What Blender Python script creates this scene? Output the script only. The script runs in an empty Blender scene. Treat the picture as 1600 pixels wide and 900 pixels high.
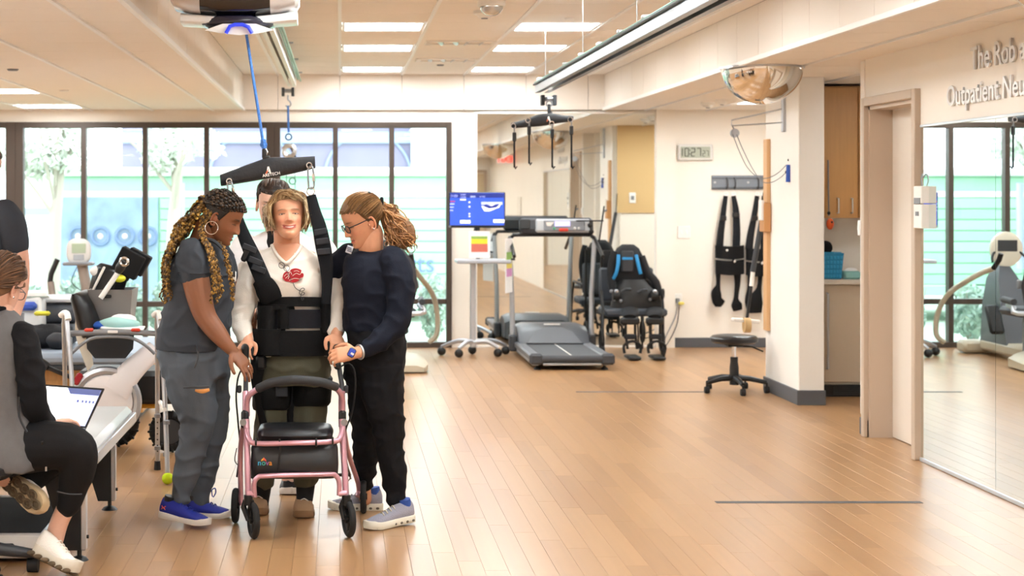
import bpy, bmesh, math, random
from math import sin, cos, pi, radians, sqrt, atan2, exp
from mathutils import Vector, Matrix, noise, Euler, Quaternion

random.seed(7)
SC = bpy.context.scene
COL = SC.collection
V = Vector

# ------------------------------------------------------------------ camera, sky, exposure
F_PX, PX0, PY0, EYE = 2540.0, 531.0, 307.0, 1.55       # focal length in pixels, principal point, eye height
cam_d = bpy.data.cameras.new('camera')
cam = bpy.data.objects.new('camera', cam_d)
COL.objects.link(cam)
cam.location = (0, 0, EYE)
cam.rotation_euler = (pi / 2, 0, 0)
cam_d.sensor_width = 36.0
cam_d.lens = F_PX / 1600 * 36.0
cam_d.shift_x = (800 - PX0) / 1600
cam_d.shift_y = -(450 - PY0) / 1600
cam_d.clip_start = 0.05
cam_d.clip_end = 300
cam_d.dof.use_dof = True
cam_d.dof.focus_distance = 7.75
cam_d.dof.aperture_fstop = 3.6
SC.camera = cam

SC.view_settings.view_transform = 'Standard'
SC.view_settings.look = 'None'
SC.view_settings.exposure = 0.87
SC.view_settings.gamma = 1.0
SC.view_settings.use_curve_mapping = False
SKY_STRENGTH = 3.1
LAMP_STRENGTH = 19.0

world = bpy.data.worlds.new('overcast_sky')
SC.world = world
world.use_nodes = True
wn = world.node_tree.nodes
wl = world.node_tree.links
wn.clear()
w_out = wn.new('ShaderNodeOutputWorld')
w_bg = wn.new('ShaderNodeBackground')
w_tc = wn.new('ShaderNodeTexCoord')
w_sep = wn.new('ShaderNodeSeparateXYZ')
w_ramp = wn.new('ShaderNodeValToRGB')
w_ramp.color_ramp.elements[0].position = 0.0
w_ramp.color_ramp.elements[0].color = (0.92, 0.96, 1.0, 1)
w_ramp.color_ramp.elements[1].position = 0.8
w_ramp.color_ramp.elements[1].color = (0.80, 0.90, 1.0, 1)
wl.new(w_tc.outputs['Generated'], w_sep.inputs[0])
wl.new(w_sep.outputs['Z'], w_ramp.inputs[0])
wl.new(w_ramp.outputs[0], w_bg.inputs['Color'])
w_bg.inputs['Strength'].default_value = SKY_STRENGTH
wl.new(w_bg.outputs[0], w_out.inputs[0])

# ------------------------------------------------------------------ helpers
def P(px, py, z):
    """point that the photograph shows at (px, py), z metres in front of the eye"""
    return V(((px - PX0) * z / F_PX, z, EYE - (py - PY0) * z / F_PX))

def lin(h):
    h = h.lstrip('#')
    c = [int(h[i:i + 2], 16) / 255 for i in (0, 2, 4)]
    return tuple(x / 12.92 if x <= 0.04045 else ((x + 0.055) / 1.055) ** 2.4 for x in c) + (1.0,)

_mats = {}
def M(name, col, rough=0.5, metal=0.0, var=0.0, vscale=8.0, bump=0.0, bscale=60.0, stretch=(1, 1, 1),
      spec=0.5, sheen=0.0, coat=0.0, sss=0.0, attr=None, emit=None, estr=0.0):
    if name in _mats:
        return _mats[name]
    m = bpy.data.materials.new(name)
    m.use_nodes = True
    nt = m.node_tree
    b = nt.nodes['Principled BSDF']
    c = lin(col) if isinstance(col, str) else tuple(col) + (1.0,) * (4 - len(col))
    b.inputs['Base Color'].default_value = c
    b.inputs['Roughness'].default_value = rough
    b.inputs['Metallic'].default_value = metal
    b.inputs['Specular IOR Level'].default_value = spec
    if sheen:
        b.inputs['Sheen Weight'].default_value = sheen
        b.inputs['Sheen Roughness'].default_value = 0.5
    if coat:
        b.inputs['Coat Weight'].default_value = coat
        b.inputs['Coat Roughness'].default_value = 0.1
    if sss:
        b.inputs['Subsurface Weight'].default_value = sss
        b.inputs['Subsurface Radius'].default_value = (0.012, 0.005, 0.003)
        b.inputs['Subsurface Scale'].default_value = 1.0
    m.diffuse_color = c
    src = None
    if attr:
        a = nt.nodes.new('ShaderNodeAttribute')
        a.attribute_name = attr
        src = a.outputs['Color']
        nt.links.new(src, b.inputs['Base Color'])
    if var or bump:
        tc = nt.nodes.new('ShaderNodeTexCoord')
        mp = nt.nodes.new('ShaderNodeMapping')
        mp.inputs['Scale'].default_value = stretch
        nt.links.new(tc.outputs['Object'], mp.inputs[0])
    if var:
        n = nt.nodes.new('ShaderNodeTexNoise')
        n.inputs['Scale'].default_value = vscale
        n.inputs['Detail'].default_value = 4
        nt.links.new(mp.outputs[0], n.inputs['Vector'])
        mr = nt.nodes.new('ShaderNodeMapRange')
        mr.inputs['From Min'].default_value = 0.25
        mr.inputs['From Max'].default_value = 0.75
        mr.inputs['To Min'].default_value = 1 - var
        mr.inputs['To Max'].default_value = 1 + var
        nt.links.new(n.outputs['Fac'], mr.inputs[0])
        mx = nt.nodes.new('ShaderNodeVectorMath')
        mx.operation = 'SCALE'
        if src:
            nt.links.new(src, mx.inputs[0])
        else:
            mx.inputs[0].default_value = c[:3]
        nt.links.new(mr.outputs[0], mx.inputs['Scale'])
        nt.links.new(mx.outputs[0], b.inputs['Base Color'])
    if bump:
        n2 = nt.nodes.new('ShaderNodeTexNoise')
        n2.inputs['Scale'].default_value = bscale
        n2.inputs['Detail'].default_value = 3
        nt.links.new(mp.outputs[0], n2.inputs['Vector'])
        bp = nt.nodes.new('ShaderNodeBump')
        bp.inputs['Strength'].default_value = bump
        bp.inputs['Distance'].default_value = 0.01
        nt.links.new(n2.outputs['Fac'], bp.inputs['Height'])
        nt.links.new(bp.outputs[0], b.inputs['Normal'])
    if emit:
        b.inputs['Emission Color'].default_value = lin(emit)
        b.inputs['Emission Strength'].default_value = estr
    _mats[name] = m
    return m

def glass_mat(name, tint=(1, 1, 1), rough=0.0, refl=0.5):
    if name in _mats:
        return _mats[name]
    m = bpy.data.materials.new(name)
    m.use_nodes = True
    nt = m.node_tree
    nt.nodes.clear()
    out = nt.nodes.new('ShaderNodeOutputMaterial')
    tr = nt.nodes.new('ShaderNodeBsdfTransparent')
    tr.inputs[0].default_value = tuple(tint) + (1,)
    gl = nt.nodes.new('ShaderNodeBsdfGlossy')
    gl.inputs['Roughness'].default_value = rough
    fr = nt.nodes.new('ShaderNodeFresnel')
    fr.inputs[0].default_value = 1.45
    ml = nt.nodes.new('ShaderNodeMath')
    ml.operation = 'MULTIPLY'
    ml.inputs[1].default_value = refl
    nt.links.new(fr.outputs[0], ml.inputs[0])
    mx = nt.nodes.new('ShaderNodeMixShader')
    nt.links.new(ml.outputs[0], mx.inputs[0])
    nt.links.new(tr.outputs[0], mx.inputs[1])
    nt.links.new(gl.outputs[0], mx.inputs[2])
    nt.links.new(mx.outputs[0], out.inputs[0])
    _mats[name] = m
    return m

def basis(d, up=None):
    """orthonormal (side, up) for direction d"""
    d = d.normalized()
    u = V(up) if up is not None else (V((0, 0, 1)) if abs(d.z) < 0.95 else V((0, 1, 0)))
    s = d.cross(u)
    if s.length < 1e-6:
        s = d.cross(V((1, 0, 0)))
    s.normalize()
    return s, s.cross(d).normalized()

def spline(pts, n):
    """Catmull-Rom through pts (sequences of floats), n samples per segment"""
    q = [tuple(p) for p in pts]
    out = []
    for i in range(len(q) - 1):
        p0, p1, p2, p3 = q[max(i - 1, 0)], q[i], q[i + 1], q[min(i + 2, len(q) - 1)]
        for k in range(n):
            t = k / n
            out.append(tuple(0.5 * (2 * b + (c - a) * t + (2 * a - 5 * b + 4 * c - d) * t * t + (3 * b - a - 3 * c + d) * t ** 3)
                             for a, b, c, d in zip(p0, p1, p2, p3)))
    out.append(q[-1])
    return out

class MB:
    """collects shapes into one mesh"""
    def __init__(s):
        s.v, s.f, s.mi = [], [], []
    def add(s, vs, fs, m=0):
        o = len(s.v)
        s.v.extend(tuple(x) for x in vs)
        s.f.extend([tuple(i + o for i in f) for f in fs])
        s.mi.extend([m] * len(fs))
        return s
    def box(s, c, d, b=0.0, rot=None, m=0):
        hx, hy, hz = d[0] / 2, d[1] / 2, d[2] / 2
        b = min(b, hx * .98, hy * .98, hz * .98)
        if b <= 0:
            vs = [(x, y, z) for x in (-hx, hx) for y in (-hy, hy) for z in (-hz, hz)]
            fs = [(0, 1, 3, 2), (4, 6, 7, 5), (0, 4, 5, 1), (2, 3, 7, 6), (0, 2, 6, 4), (1, 5, 7, 3)]
        else:
            vs, ix = [], {}
            for i, sx in enumerate((-1, 1)):
                for j, sy in enumerate((-1, 1)):
                    for k, sz in enumerate((-1, 1)):
                        for a in range(3):
                            p = [sx * (hx - b), sy * (hy - b), sz * (hz - b)]
                            p[a] = (sx * hx, sy * hy, sz * hz)[a]
                            ix[i, j, k, a] = len(vs)
                            vs.append(tuple(p))
            fs = []
            for a in range(3):
                o1, o2 = [(1, 2), (0, 2), (0, 1)][a]
                for e in (0, 1):
                    q = []
                    for (u, w) in ((0, 0), (1, 0), (1, 1), (0, 1)):
                        t = [0, 0, 0]; t[a] = e; t[o1] = u; t[o2] = w
                        q.append(ix[t[0], t[1], t[2], a])
                    fs.append(tuple(q))
            for a in range(3):           # edges along axis a
                o1, o2 = [(1, 2), (0, 2), (0, 1)][a]
                for u in (0, 1):
                    for w in (0, 1):
                        t0 = [0, 0, 0]; t0[o1] = u; t0[o2] = w
                        t1 = list(t0); t1[a] = 1
                        fs.append((ix[t0[0], t0[1], t0[2], o1], ix[t1[0], t1[1], t1[2], o1],
                                   ix[t1[0], t1[1], t1[2], o2], ix[t0[0], t0[1], t0[2], o2]))
            for i in (0, 1):
                for j in (0, 1):
                    for k in (0, 1):
                        fs.append(tuple(ix[i, j, k, a] for a in range(3)))
        c = V(c)
        if rot is not None:
            R = rot if isinstance(rot, (Matrix, Quaternion)) else Euler(rot).to_matrix()
            vs = [R @ V(p) + c for p in vs]
        else:
            vs = [V(p) + c for p in vs]
        return s.add(vs, fs, m)
    def loft(s, rings, cap=True, m=0, close=False):
        n = len(rings[0])
        vs = [p for r in rings for p in r]
        fs = []
        R = len(rings)
        for i in range(R if close else R - 1):
            a, b = i * n, ((i + 1) % R) * n
            for k in range(n):
                k2 = (k + 1) % n
                fs.append((a + k, a + k2, b + k2, b + k))
        if cap and not close:
            fs.append(tuple(range(n))[::-1])
            fs.append(tuple((R - 1) * n + k for k in range(n)))
        return s.add(vs, fs, m)
    def tube(s, pts, r, n=8, cap=True, m=0, up=None, flat=1.0, close=False, samples=0):
        """swept tube; r a number or one per point; flat squashes along the up vector"""
        rs = list(r) if hasattr(r, '__len__') else [r] * len(pts)
        if samples:
            q = spline([tuple(p) + (rr,) for p, rr in zip(pts, rs)], samples)
            pts, rs = [V(a[:3]) for a in q], [a[3] for a in q]
        pts = [V(p) for p in pts]
        rings = []
        N = len(pts)
        prev = None
        for i in range(N):
            if close:
                d = pts[(i + 1) % N] - pts[i - 1]
            else:
                d = pts[min(i + 1, N - 1)] - pts[max(i - 1, 0)]
            if d.length < 1e-9:
                d = V((0, 0, 1))
            d.normalize()
            if prev is None:
                sd, u = basis(d, up)
            else:
                u = prev - d * prev.dot(d)
                if u.length < 1e-6:
                    sd, u = basis(d, up)
                u.normalize()
                sd = d.cross(u)
            prev = u
            rings.append([pts[i] + sd * (cos(2 * pi * k / n) * rs[i]) + u * (sin(2 * pi * k / n) * rs[i] * flat) for k in range(n)])
        return s.loft(rings, cap, m, close)
    def cyl(s, a, b, r, n=16, m=0, r2=None):
        return s.tube([a, b], [r, r if r2 is None else r2], n, True, m)
    def lathe(s, prof, c=(0, 0, 0), n=24, m=0, axis='Z', cap=True, arc=None):
        c = V(c)
        rings = []
        for (r, h) in prof:
            ring = []
            for k in range(n):
                t = 2 * pi * k / n
                x, y = r * cos(t), r * sin(t)
                p = {'Z': V((x, y, h)), 'Y': V((x, h, y)), 'X': V((h, x, y))}[axis]
                ring.append(c + p)
            rings.append(ring)
        return s.loft(rings, cap, m)
    def prism(s, poly, a, b, m=0):
        """poly: 2-D outline; a(u,v) and b(u,v) give the two end positions"""
        n = len(poly)
        vs = [a(*p) for p in poly] + [b(*p) for p in poly]
        fs = [tuple(range(n))[::-1], tuple(range(n, 2 * n))]
        for k in range(n):
            k2 = (k + 1) % n
            fs.append((k, k2, n + k2, n + k))
        return s.add(vs, fs, m)
    def sphere(s, c, r, n=16, h=10, m=0, rot=None):
        c = V(c)
        rx, ry, rz = r if hasattr(r, '__len__') else (r, r, r)
        rings = []
        for i in range(1, h):
            t = pi * i / h
            rings.append([V((rx * sin(t) * cos(2 * pi * k / n), ry * sin(t) * sin(2 * pi * k / n), -rz * cos(t))) for k in range(n)])
        vs = [p for q in rings for p in q] + [V((0, 0, -rz)), V((0, 0, rz))]
        fs = []
        for i in range(h - 2):
            for k in range(n):
                k2 = (k + 1) % n
                fs.append((i * n + k, i * n + k2, (i + 1) * n + k2, (i + 1) * n + k))
        B, T = len(vs) - 2, len(vs) - 1
        for k in range(n):
            k2 = (k + 1) % n
            fs.append((B, k2, k))
            fs.append((T, (h - 2) * n + k, (h - 2) * n + k2))
        if rot is not None:
            vs = [rot @ p for p in vs]
        return s.add([p + c for p in vs], fs, m)
    def torus(s, c, R, r, n=24, k=8, rot=None, m=0, a0=0, a1=2 * pi):
        rot = rot if rot is not None else Matrix.Identity(3)
        c = V(c)
        full = abs(a1 - a0 - 2 * pi) < 1e-6
        N = n if full else n + 1
        rings = []
        for i in range(N):
            t = a0 + (a1 - a0) * i / n
            d = V((cos(t), sin(t), 0))
            rings.append([c + rot @ (d * (R + r * cos(2 * pi * j / k)) + V((0, 0, r * sin(2 * pi * j / k)))) for j in range(k)])
        return s.loft(rings, not full, m, close=full)
    def mesh(s, name, mats, smooth=40):
        me = bpy.data.meshes.new(name)
        me.from_pydata(s.v, [], s.f)
        for mt in (mats if isinstance(mats, (list, tuple)) else [mats]):
            me.materials.append(mt)
        if any(s.mi):
            me.polygons.foreach_set('material_index', s.mi)
        bm = bmesh.new(); bm.from_mesh(me)
        bmesh.ops.recalc_face_normals(bm, faces=bm.faces)
        bm.to_mesh(me); bm.free()
        if smooth:
            me.shade_smooth()
            me.set_sharp_from_angle(angle=radians(smooth))
        return me
    def build(s, name, mats, parent=None, smooth=40, world=True):
        return link(name, s.mesh(name, mats, smooth), parent, world)

def link(name, data, parent=None, world=True):
    o = bpy.data.objects.new(name, data)
    COL.objects.link(o)
    if parent is not None:
        o.parent = parent
        if world and parent.type == 'EMPTY':
            o.matrix_parent_inverse = (Matrix.Translation(parent.location) @ parent.rotation_euler.to_matrix().to_4x4()).inverted()
    return o

def tag(o, label=None, cat=None, group=None, kind=None):
    if label: o['label'] = label
    if cat: o['category'] = cat
    if group: o['group'] = group
    if kind: o['kind'] = kind
    return o

def thing(name, label, cat, loc=(0, 0, 0), rz=0.0, group=None):
    o = bpy.data.objects.new(name, None)
    COL.objects.link(o)
    o.location = loc
    o.rotation_euler = (0, 0, rz)
    o.empty_display_size = 0.05
    return tag(o, label, cat, group)

def struct(name, mb, mats, parent=None, smooth=0):
    o = mb.build(name, mats, parent, smooth)
    if parent is None:
        o['kind'] = 'structure'
    return o

def dup(root, loc, rz=0.0, label=None, group=None):
    r = root.copy(); COL.objects.link(r)
    r.location = loc; r.rotation_euler = (0, 0, rz)
    if label: r['label'] = label
    if group: r['group'] = group
    for ch in list(root.children):
        c = ch.copy(); COL.objects.link(c); c.parent = r
        for g in ch.children:
            d = g.copy(); COL.objects.link(d); d.parent = c
    return r

def text_mesh(s, size, depth, mat, name, parent, loc, rot, align='LEFT', world=True, bold=False, shear=0.0, sx=1.0):
    cu = bpy.data.curves.new('lettering', 'FONT')
    cu.body = s; cu.size = size; cu.extrude = depth; cu.align_x = align; cu.resolution_u = 3; cu.shear = shear
    if bold: cu.offset = size * 0.012
    t = bpy.data.objects.new('tmp', cu)
    COL.objects.link(t)
    dg = bpy.context.evaluated_depsgraph_get()
    me = bpy.data.meshes.new_from_object(t.evaluated_get(dg))
    bpy.data.objects.remove(t)
    bpy.data.curves.remove(cu)
    me.transform(Matrix.Translation(loc) @ Euler(rot).to_matrix().to_4x4() @ Matrix.Diagonal((sx, 1, 1, 1)))
    me.materials.clear(); me.materials.append(mat)
    return link(name, me, parent, world)

# ------------------------------------------------------------------ common materials
m_wall = M('wall_cream', '#f0e9df', 0.7, var=0.015, vscale=3)
m_white = M('wall_white', '#f1eeea', 0.7)
m_tile = M('ceiling_tile', '#f2ebe3', 0.9, bump=0.15, bscale=220)
m_grid = M('ceiling_grid', '#f4f3f2', 0.5)
m_bronze = M('window_bronze', '#4a3f38', 0.45, 0.3)
m_base = M('base_grey', '#55575c', 0.6)
m_black = M('black_plastic', '#0e0f12', 0.45)
m_rubber = M('black_rubber', '#141416', 0.7)
m_dark = M('charcoal_plastic', '#33363b', 0.5)
m_grey = M('grey_plastic', '#7d8086', 0.5)
m_silver = M('silver_paint', '#b9bdc4', 0.35, 0.7)
m_alu = M('brushed_aluminium', '#c9ccd1', 0.3, 0.9, bump=0.03, bscale=200)
m_chrome = M('chrome', '#e2e4e8', 0.12, 1.0)
m_wplastic = M('white_plastic', '#eceae6', 0.4)
m_cream = M('cream_plastic', '#d9d3c4', 0.45)
m_vinyl = M('black_vinyl', '#131418', 0.35, bump=0.05, bscale=250)
m_webbing = M('black_webbing', '#14161b', 0.8, spec=.3, var=0.1, vscale=40, bump=0.3, bscale=350)
m_blackcloth = M('black_cloth', '#09090c', 0.85, spec=.3, bump=0.2, bscale=160)
m_paper = M('paper', '#f6f6f6', 0.7)
m_oak = M('oak_wood', '#c99a63', 0.5, var=0.12, vscale=6, stretch=(8, 8, 0.6))
m_mirror = M('mirror_silver', '#e9efee', 0.0, 1.0)
# ------------------------------------------------------------------ room shell
ZB = 16.7              # window wall
XR = 3.41              # right wall
XL, ZR = -7.0, -3.5    # unseen left and rear walls
LOW, HIGH = 2.438, 2.80
TX0, TX1 = -1.0, 2.72  # raised ceiling trough

def wood_floor_mat():
    m = bpy.data.materials.new('oak_plank')
    m.use_nodes = True
    nt = m.node_tree; N = nt.nodes; L = nt.links
    b = N['Principled BSDF']
    oi = N.new('ShaderNodeObjectInfo')
    ge = N.new('ShaderNodeNewGeometry')
    ad = N.new('ShaderNodeMath'); ad.operation = 'ADD'
    L.new(oi.outputs['Random'], ad.inputs[0]); L.new(ge.outputs['Random Per Island'], ad.inputs[1])
    fr = N.new('ShaderNodeMath'); fr.operation = 'FRACT'
    L.new(ad.outputs[0], fr.inputs[0])
    mp = N.new('ShaderNodeMapping'); mp.inputs['Scale'].default_value = (30, 0.9, 1)
    cb = N.new('ShaderNodeCombineXYZ')
    ml = N.new('ShaderNodeMath'); ml.operation = 'MULTIPLY'; ml.inputs[1].default_value = 37
    L.new(fr.outputs[0], ml.inputs[0]); L.new(ml.outputs[0], cb.inputs[2])
    va = N.new('ShaderNodeVectorMath'); va.operation = 'ADD'
    L.new(ge.outputs['Position'], mp.inputs[0]); L.new(mp.outputs[0], va.inputs[0]); L.new(cb.outputs[0], va.inputs[1])
    n = N.new('ShaderNodeTexNoise'); n.inputs['Scale'].default_value = 1.0; n.inputs['Detail'].default_value = 5
    n.inputs['Distortion'].default_value = 0.15
    L.new(va.outputs[0], n.inputs['Vector'])
    mx = N.new('ShaderNodeMath'); mx.operation = 'MULTIPLY_ADD'
    mx.inputs[1].default_value = 0.30
    L.new(fr.outputs[0], mx.inputs[0])
    m2 = N.new('ShaderNodeMath'); m2.operation = 'MULTIPLY'; m2.inputs[1].default_value = 0.42
    L.new(n.outputs['Fac'], m2.inputs[0]); L.new(m2.outputs[0], mx.inputs[2])
    cr = N.new('ShaderNodeValToRGB')
    e = cr.color_ramp.elements
    e[0].position = 0.14; e[0].color = lin('#9b7450')
    e[1].position = 0.58; e[1].color = lin('#b58d64')
    q = cr.color_ramp.elements.new(0.32); q.color = lin('#a78058')
    L.new(mx.outputs[0], cr.inputs[0])
    L.new(cr.outputs[0], b.inputs['Base Color'])
    rr = N.new('ShaderNodeMapRange'); rr.inputs['To Min'].default_value = 0.27; rr.inputs['To Max'].default_value = 0.31
    L.new(n.outputs['Fac'], rr.inputs[0]); L.new(rr.outputs[0], b.inputs['Roughness'])
    b.inputs['Specular IOR Level'].default_value = 0.75
    bp = N.new('ShaderNodeBump'); bp.inputs['Strength'].default_value = 0.02; bp.inputs['Distance'].default_value = 0.004
    L.new(n.outputs['Fac'], bp.inputs['Height']); L.new(bp.outputs[0], b.inputs['Normal'])
    return m
m_floor = wood_floor_mat()

# floor: base slab, 300 nearest planks one by one, the rest joined
fb = MB(); fb.box(((XL + 7) / 2, (ZR + ZB) / 2, -0.056), (7 - XL, ZB - ZR + 0.2, 0.1))
floor = struct('floor', fb, M('floor_joint', '#b9a086', 0.7))
PW, PL = 0.1, 1.1
cells = []
for i in range(int((7 - XL) / PW)):
    x0 = XL + i * PW
    off = ((i * 7919) % 13) / 13 * PL
    k = 0
    while True:
        y0 = ZR - off + k * PL
        k += 1
        if y0 > ZB: break
        a, c = max(y0, ZR), min(y0 + PL, ZB)
        if c - a < 0.04: continue
        cells.append((x0 + PW / 2, (a + c) / 2, c - a))
def vis_key(c):
    x, y, l = c
    if y < 6.2: return 1e9
    px = PX0 + x * F_PX / y
    return y + (100 if px < -20 or px > 1620 or x > XR else 0)
cells.sort(key=vis_key)
pm = {}
for j, (x, y, l) in enumerate(cells[:300]):
    key = round(l, 2)
    if key not in pm:
        pm[key] = MB().box((0, 0, -0.003), (PW - 0.0009, l - 0.0009, 0.006), 0.0005).mesh('plank', m_floor, 0)
    o = link('plank', pm[key], floor)
    o.location = (x, y, 0)
rest = MB()
for (x, y, l) in cells[300:]:
    rest.box((x, y, -0.003), (PW - 0.0009, l - 0.0009, 0.006))
tag(rest.build('planks_beyond', m_floor, floor, 0), kind='stuff')

# walls
w = MB()
w.box(((XL + 1.144) / 2, ZB + 0.1, 2.7), (1.144 - XL, 0.2, 0.774))
w.box(((1.144 + 6) / 2, ZB + 0.1, 1.55), (6 - 1.144, 0.2, 3.1))
struct('wall_back', w, m_wall)
w = MB()
w.box((3.335, ZB - 0.03, LOW / 2), (0.19, 0.06, LOW))
struct('trim_1', w, m_wall)
w = MB()                                                    # right wall with the door recess
DZ0, DZ1, DH = 9.60, 10.47, 2.13
w.box((XR + 0.15, (ZR + DZ0) / 2, LOW / 2), (0.30, DZ0 - ZR, LOW))
w.box((XR + 0.15, (DZ1 + 10.62) / 2, LOW / 2), (0.30, 10.62 - DZ1, LOW))
w.box((XR + 0.15, (DZ0 + DZ1) / 2, (DH + LOW) / 2), (0.30, DZ1 - DZ0, LOW - DH))
struct('wall_right', w, m_wall)
struct('wall_left', MB().box((XL - 0.1, (ZR + ZB) / 2, 1.5), (0.2, ZB - ZR, 3.0)), m_wall)
w = MB()
w.box((0, ZR - 0.1, 1.5), (14, 0.2, 3.0))
struct('wall_rear', w, m_wall)
struct('wall_side', MB().box((6.0, 13.6, 1.5), (0.2, 6.6, 3.0)), m_wall)
struct('wall_closet', MB().box((XR + 1.4, 10.68, 1.5), (2.5, 0.12, 3.0)), m_wall)
# pillar: white window side, cream front
w = MB()
w.box((3.505, 12.55, LOW / 2), (0.19, 0.94, LOW), 0.004)
struct('pillar', w, M('wall_pillar', '#eeeae4', 0.6))
w = MB()                                                    # partition that carries the kitchenette and, on its back, the tan board
w.box((4.75, 13.08, LOW / 2), (2.5, 0.12, LOW))
part = struct('wall_partition', w, m_wall)
MB().box((4.2, 13.15, 1.89), (1.5, 0.02, 1.09)).build('tan_panel', M('tan_panel', '#cfae7c', 0.8), part, 0)

# base boards
bb = MB()
bb.box((4.7, ZB - 0.008, 0.05), (2.55, 0.016, 0.1), 0.003)
struct('baseboard_back', bb, m_base)
bb = MB()
bb.box((3.402, 12.55, 0.055), (0.016, 0.972, 0.11), 0.003)
bb.box((3.505, 12.072, 0.055), (0.206, 0.016, 0.11), 0.003)
struct('baseboard_pillar', bb, m_base)
bb = MB()
bb.box((3.402, 10.545, 0.055), (0.016, 0.15, 0.11), 0.003)
struct('baseboard_right', bb, m_base)
struct('trim_2', MB().box((XR - 0.004, 10.585, 1.28), (0.012, 0.07, 2.3), 0.003), m_white)       # corner guard

# door in the right wall
m_frame = M('door_frame_taupe', '#c0ac98', 0.45)
d = MB()
for z0 in (DZ0, DZ1):
    s = -1 if z0 == DZ0 else 1
    d.box((XR - 0.012, z0 + s * 0.028, (DH + 0.055) / 2), (0.05, 0.056, DH + 0.055), 0.004)
    d.box((XR + 0.07, z0 - s * 0.012, DH / 2), (0.15, 0.024, DH))
d.box((XR - 0.012, (DZ0 + DZ1) / 2, DH + 0.028), (0.05, DZ1 - DZ0, 0.056), 0.004)
d.box((XR + 0.07, (DZ0 + DZ1) / 2, DH - 0.012), (0.15, DZ1 - DZ0, 0.024))
door = tag(d.build('door_1', m_frame, None, 0), kind='structure')
MB().box((XR + 0.165, (DZ0 + DZ1) / 2, DH / 2 - 0.01), (0.045, DZ1 - DZ0 - 0.03, DH - 0.03), 0.002).build('door_leaf', M('door_leaf', '#e2d8cc', 0.5, var=0.02, vscale=2), door, 0)
MB().cyl((XR + 0.14, DZ0 + 0.08, 1.0), (XR + 0.09, DZ0 + 0.08, 1.0), 0.025).build('door_handle', m_chrome, door)
# rear double door seen in the mirror
d = MB()
for x in (2.12, 3.30):
    d.box((x, ZR + 0.02, 1.05), (0.06, 0.08, 2.15), 0.004)
d.box((2.71, ZR + 0.02, 2.12), (1.24, 0.08, 0.06), 0.004)
door = tag(d.build('door_2', m_frame, None, 0), kind='structure')
for x in (2.43, 2.99):
    MB().box((x, ZR + 0.03, 1.04), (0.55, 0.045, 2.06), 0.004).build('door_leaf', M('door_tan', '#cdb898', 0.5), door, 0)

# ------------------------------------------------------------------ ceiling
cb_ = MB()
cb_.box(((TX0 + TX1) / 2, (ZR + ZB) / 2, HIGH + 0.07), (TX1 - TX0 + 0.1, ZB - ZR + 0.2, 0.06))
cb_.box(((XL + TX0) / 2, (ZR + ZB) / 2, LOW + 0.27), (TX0 - XL, ZB - ZR + 0.2, 0.46))
cb_.box(((TX1 + 7) / 2, (ZR + ZB) / 2, LOW + 0.27), (7 - TX1, ZB - ZR + 0.2, 0.46))
ceiling = struct('ceiling', cb_, M('ceiling_void', '#8d8780', 0.9))
LZ = [15.94, 13.66, 11.95, 9.67, 7.39, 5.11, 2.83, 0.55, -1.73]
PITCH = 0.57
zs = []
z = LZ[0] + PITCH / 2
while z > ZR + 0.3:
    zs.append((z - PITCH, z)); z -= PITCH
zs.insert(0, (LZ[0] + PITCH / 2, ZB))
def lit_rows(a, c): return any(abs((a + c) / 2 - q) < 0.1 for q in LZ)
hx = [TX0, -0.636, 0, 0.636, 1.272, 1.908, 2.544, TX1]
lx = [TX0]
x = -1.30
while x > XL: lx.append(x); x -= 0.62
lx.append(XL)
rx = [TX1, 3.13, 3.76, 4.39, 5.02, 5.65, 6.0]
tiles, bars, far = {}, MB(), MB()
light_slots = []
def tile_at(x0, x1, a, c, h):
    seen = a > 6.8 and x0 > -3.8
    wdt, dpt = abs(x1 - x0) - 0.018, c - a - 0.005
    ctr = ((x0 + x1) / 2, (a + c) / 2, h + 0.012)
    if not seen:
        far.box(ctr, (wdt, dpt, 0.024)); return
    key = (round(wdt, 3), round(dpt, 3))
    if key not in tiles:
        tiles[key] = MB().box((0, 0, 0), (wdt, dpt, 0.024), 0.003).mesh('ceiling_tile', m_tile, 0)
    o = link('ceiling_tile', tiles[key], ceiling); o.location = ctr
for (a, c) in zs:
    for i in range(len(hx) - 1):
        if lit_rows(a, c) and i in (2, 4): light_slots.append(((hx[i] + hx[i + 1]) / 2, (a + c) / 2, HIGH, 0.60)); continue
        tile_at(hx[i], hx[i + 1], a, c, HIGH)
    for i in range(len(lx) - 1):
        if lit_rows(a, c) and i in (3, 6): light_slots.append(((lx[i] + lx[i + 1]) / 2, (a + c) / 2, LOW, 0.585)); continue
        tile_at(lx[i + 1], lx[i], a, c, LOW)
    for i in range(len(rx) - 1):
        if i == 2 and (abs((a + c) / 2 - 15.37) < .1 or abs((a + c) / 2 - 14.23) < .1): light_slots.append(((rx[i] + rx[i + 1]) / 2, (a + c) / 2, LOW, 0.585)); continue  # alcove panels out of view, added to brighten the clock wall
        tile_at(rx[i], rx[i + 1], a, c, LOW)
tag(far.build('tiles_beyond', m_tile, ceiling, 0), kind='stuff')
for q, h in ((hx[1:-1], HIGH), (lx[1:-1], LOW), (rx[1:-1], LOW)):
    for x in q:
        bars.box((x, (ZR + ZB) / 2, h - 0.002), (0.024 if h == HIGH or x < 0 else 0.008, ZB - ZR, 0.02))
tag(bars.build('grid_bars', m_grid, ceiling, 0), kind='stuff')
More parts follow.
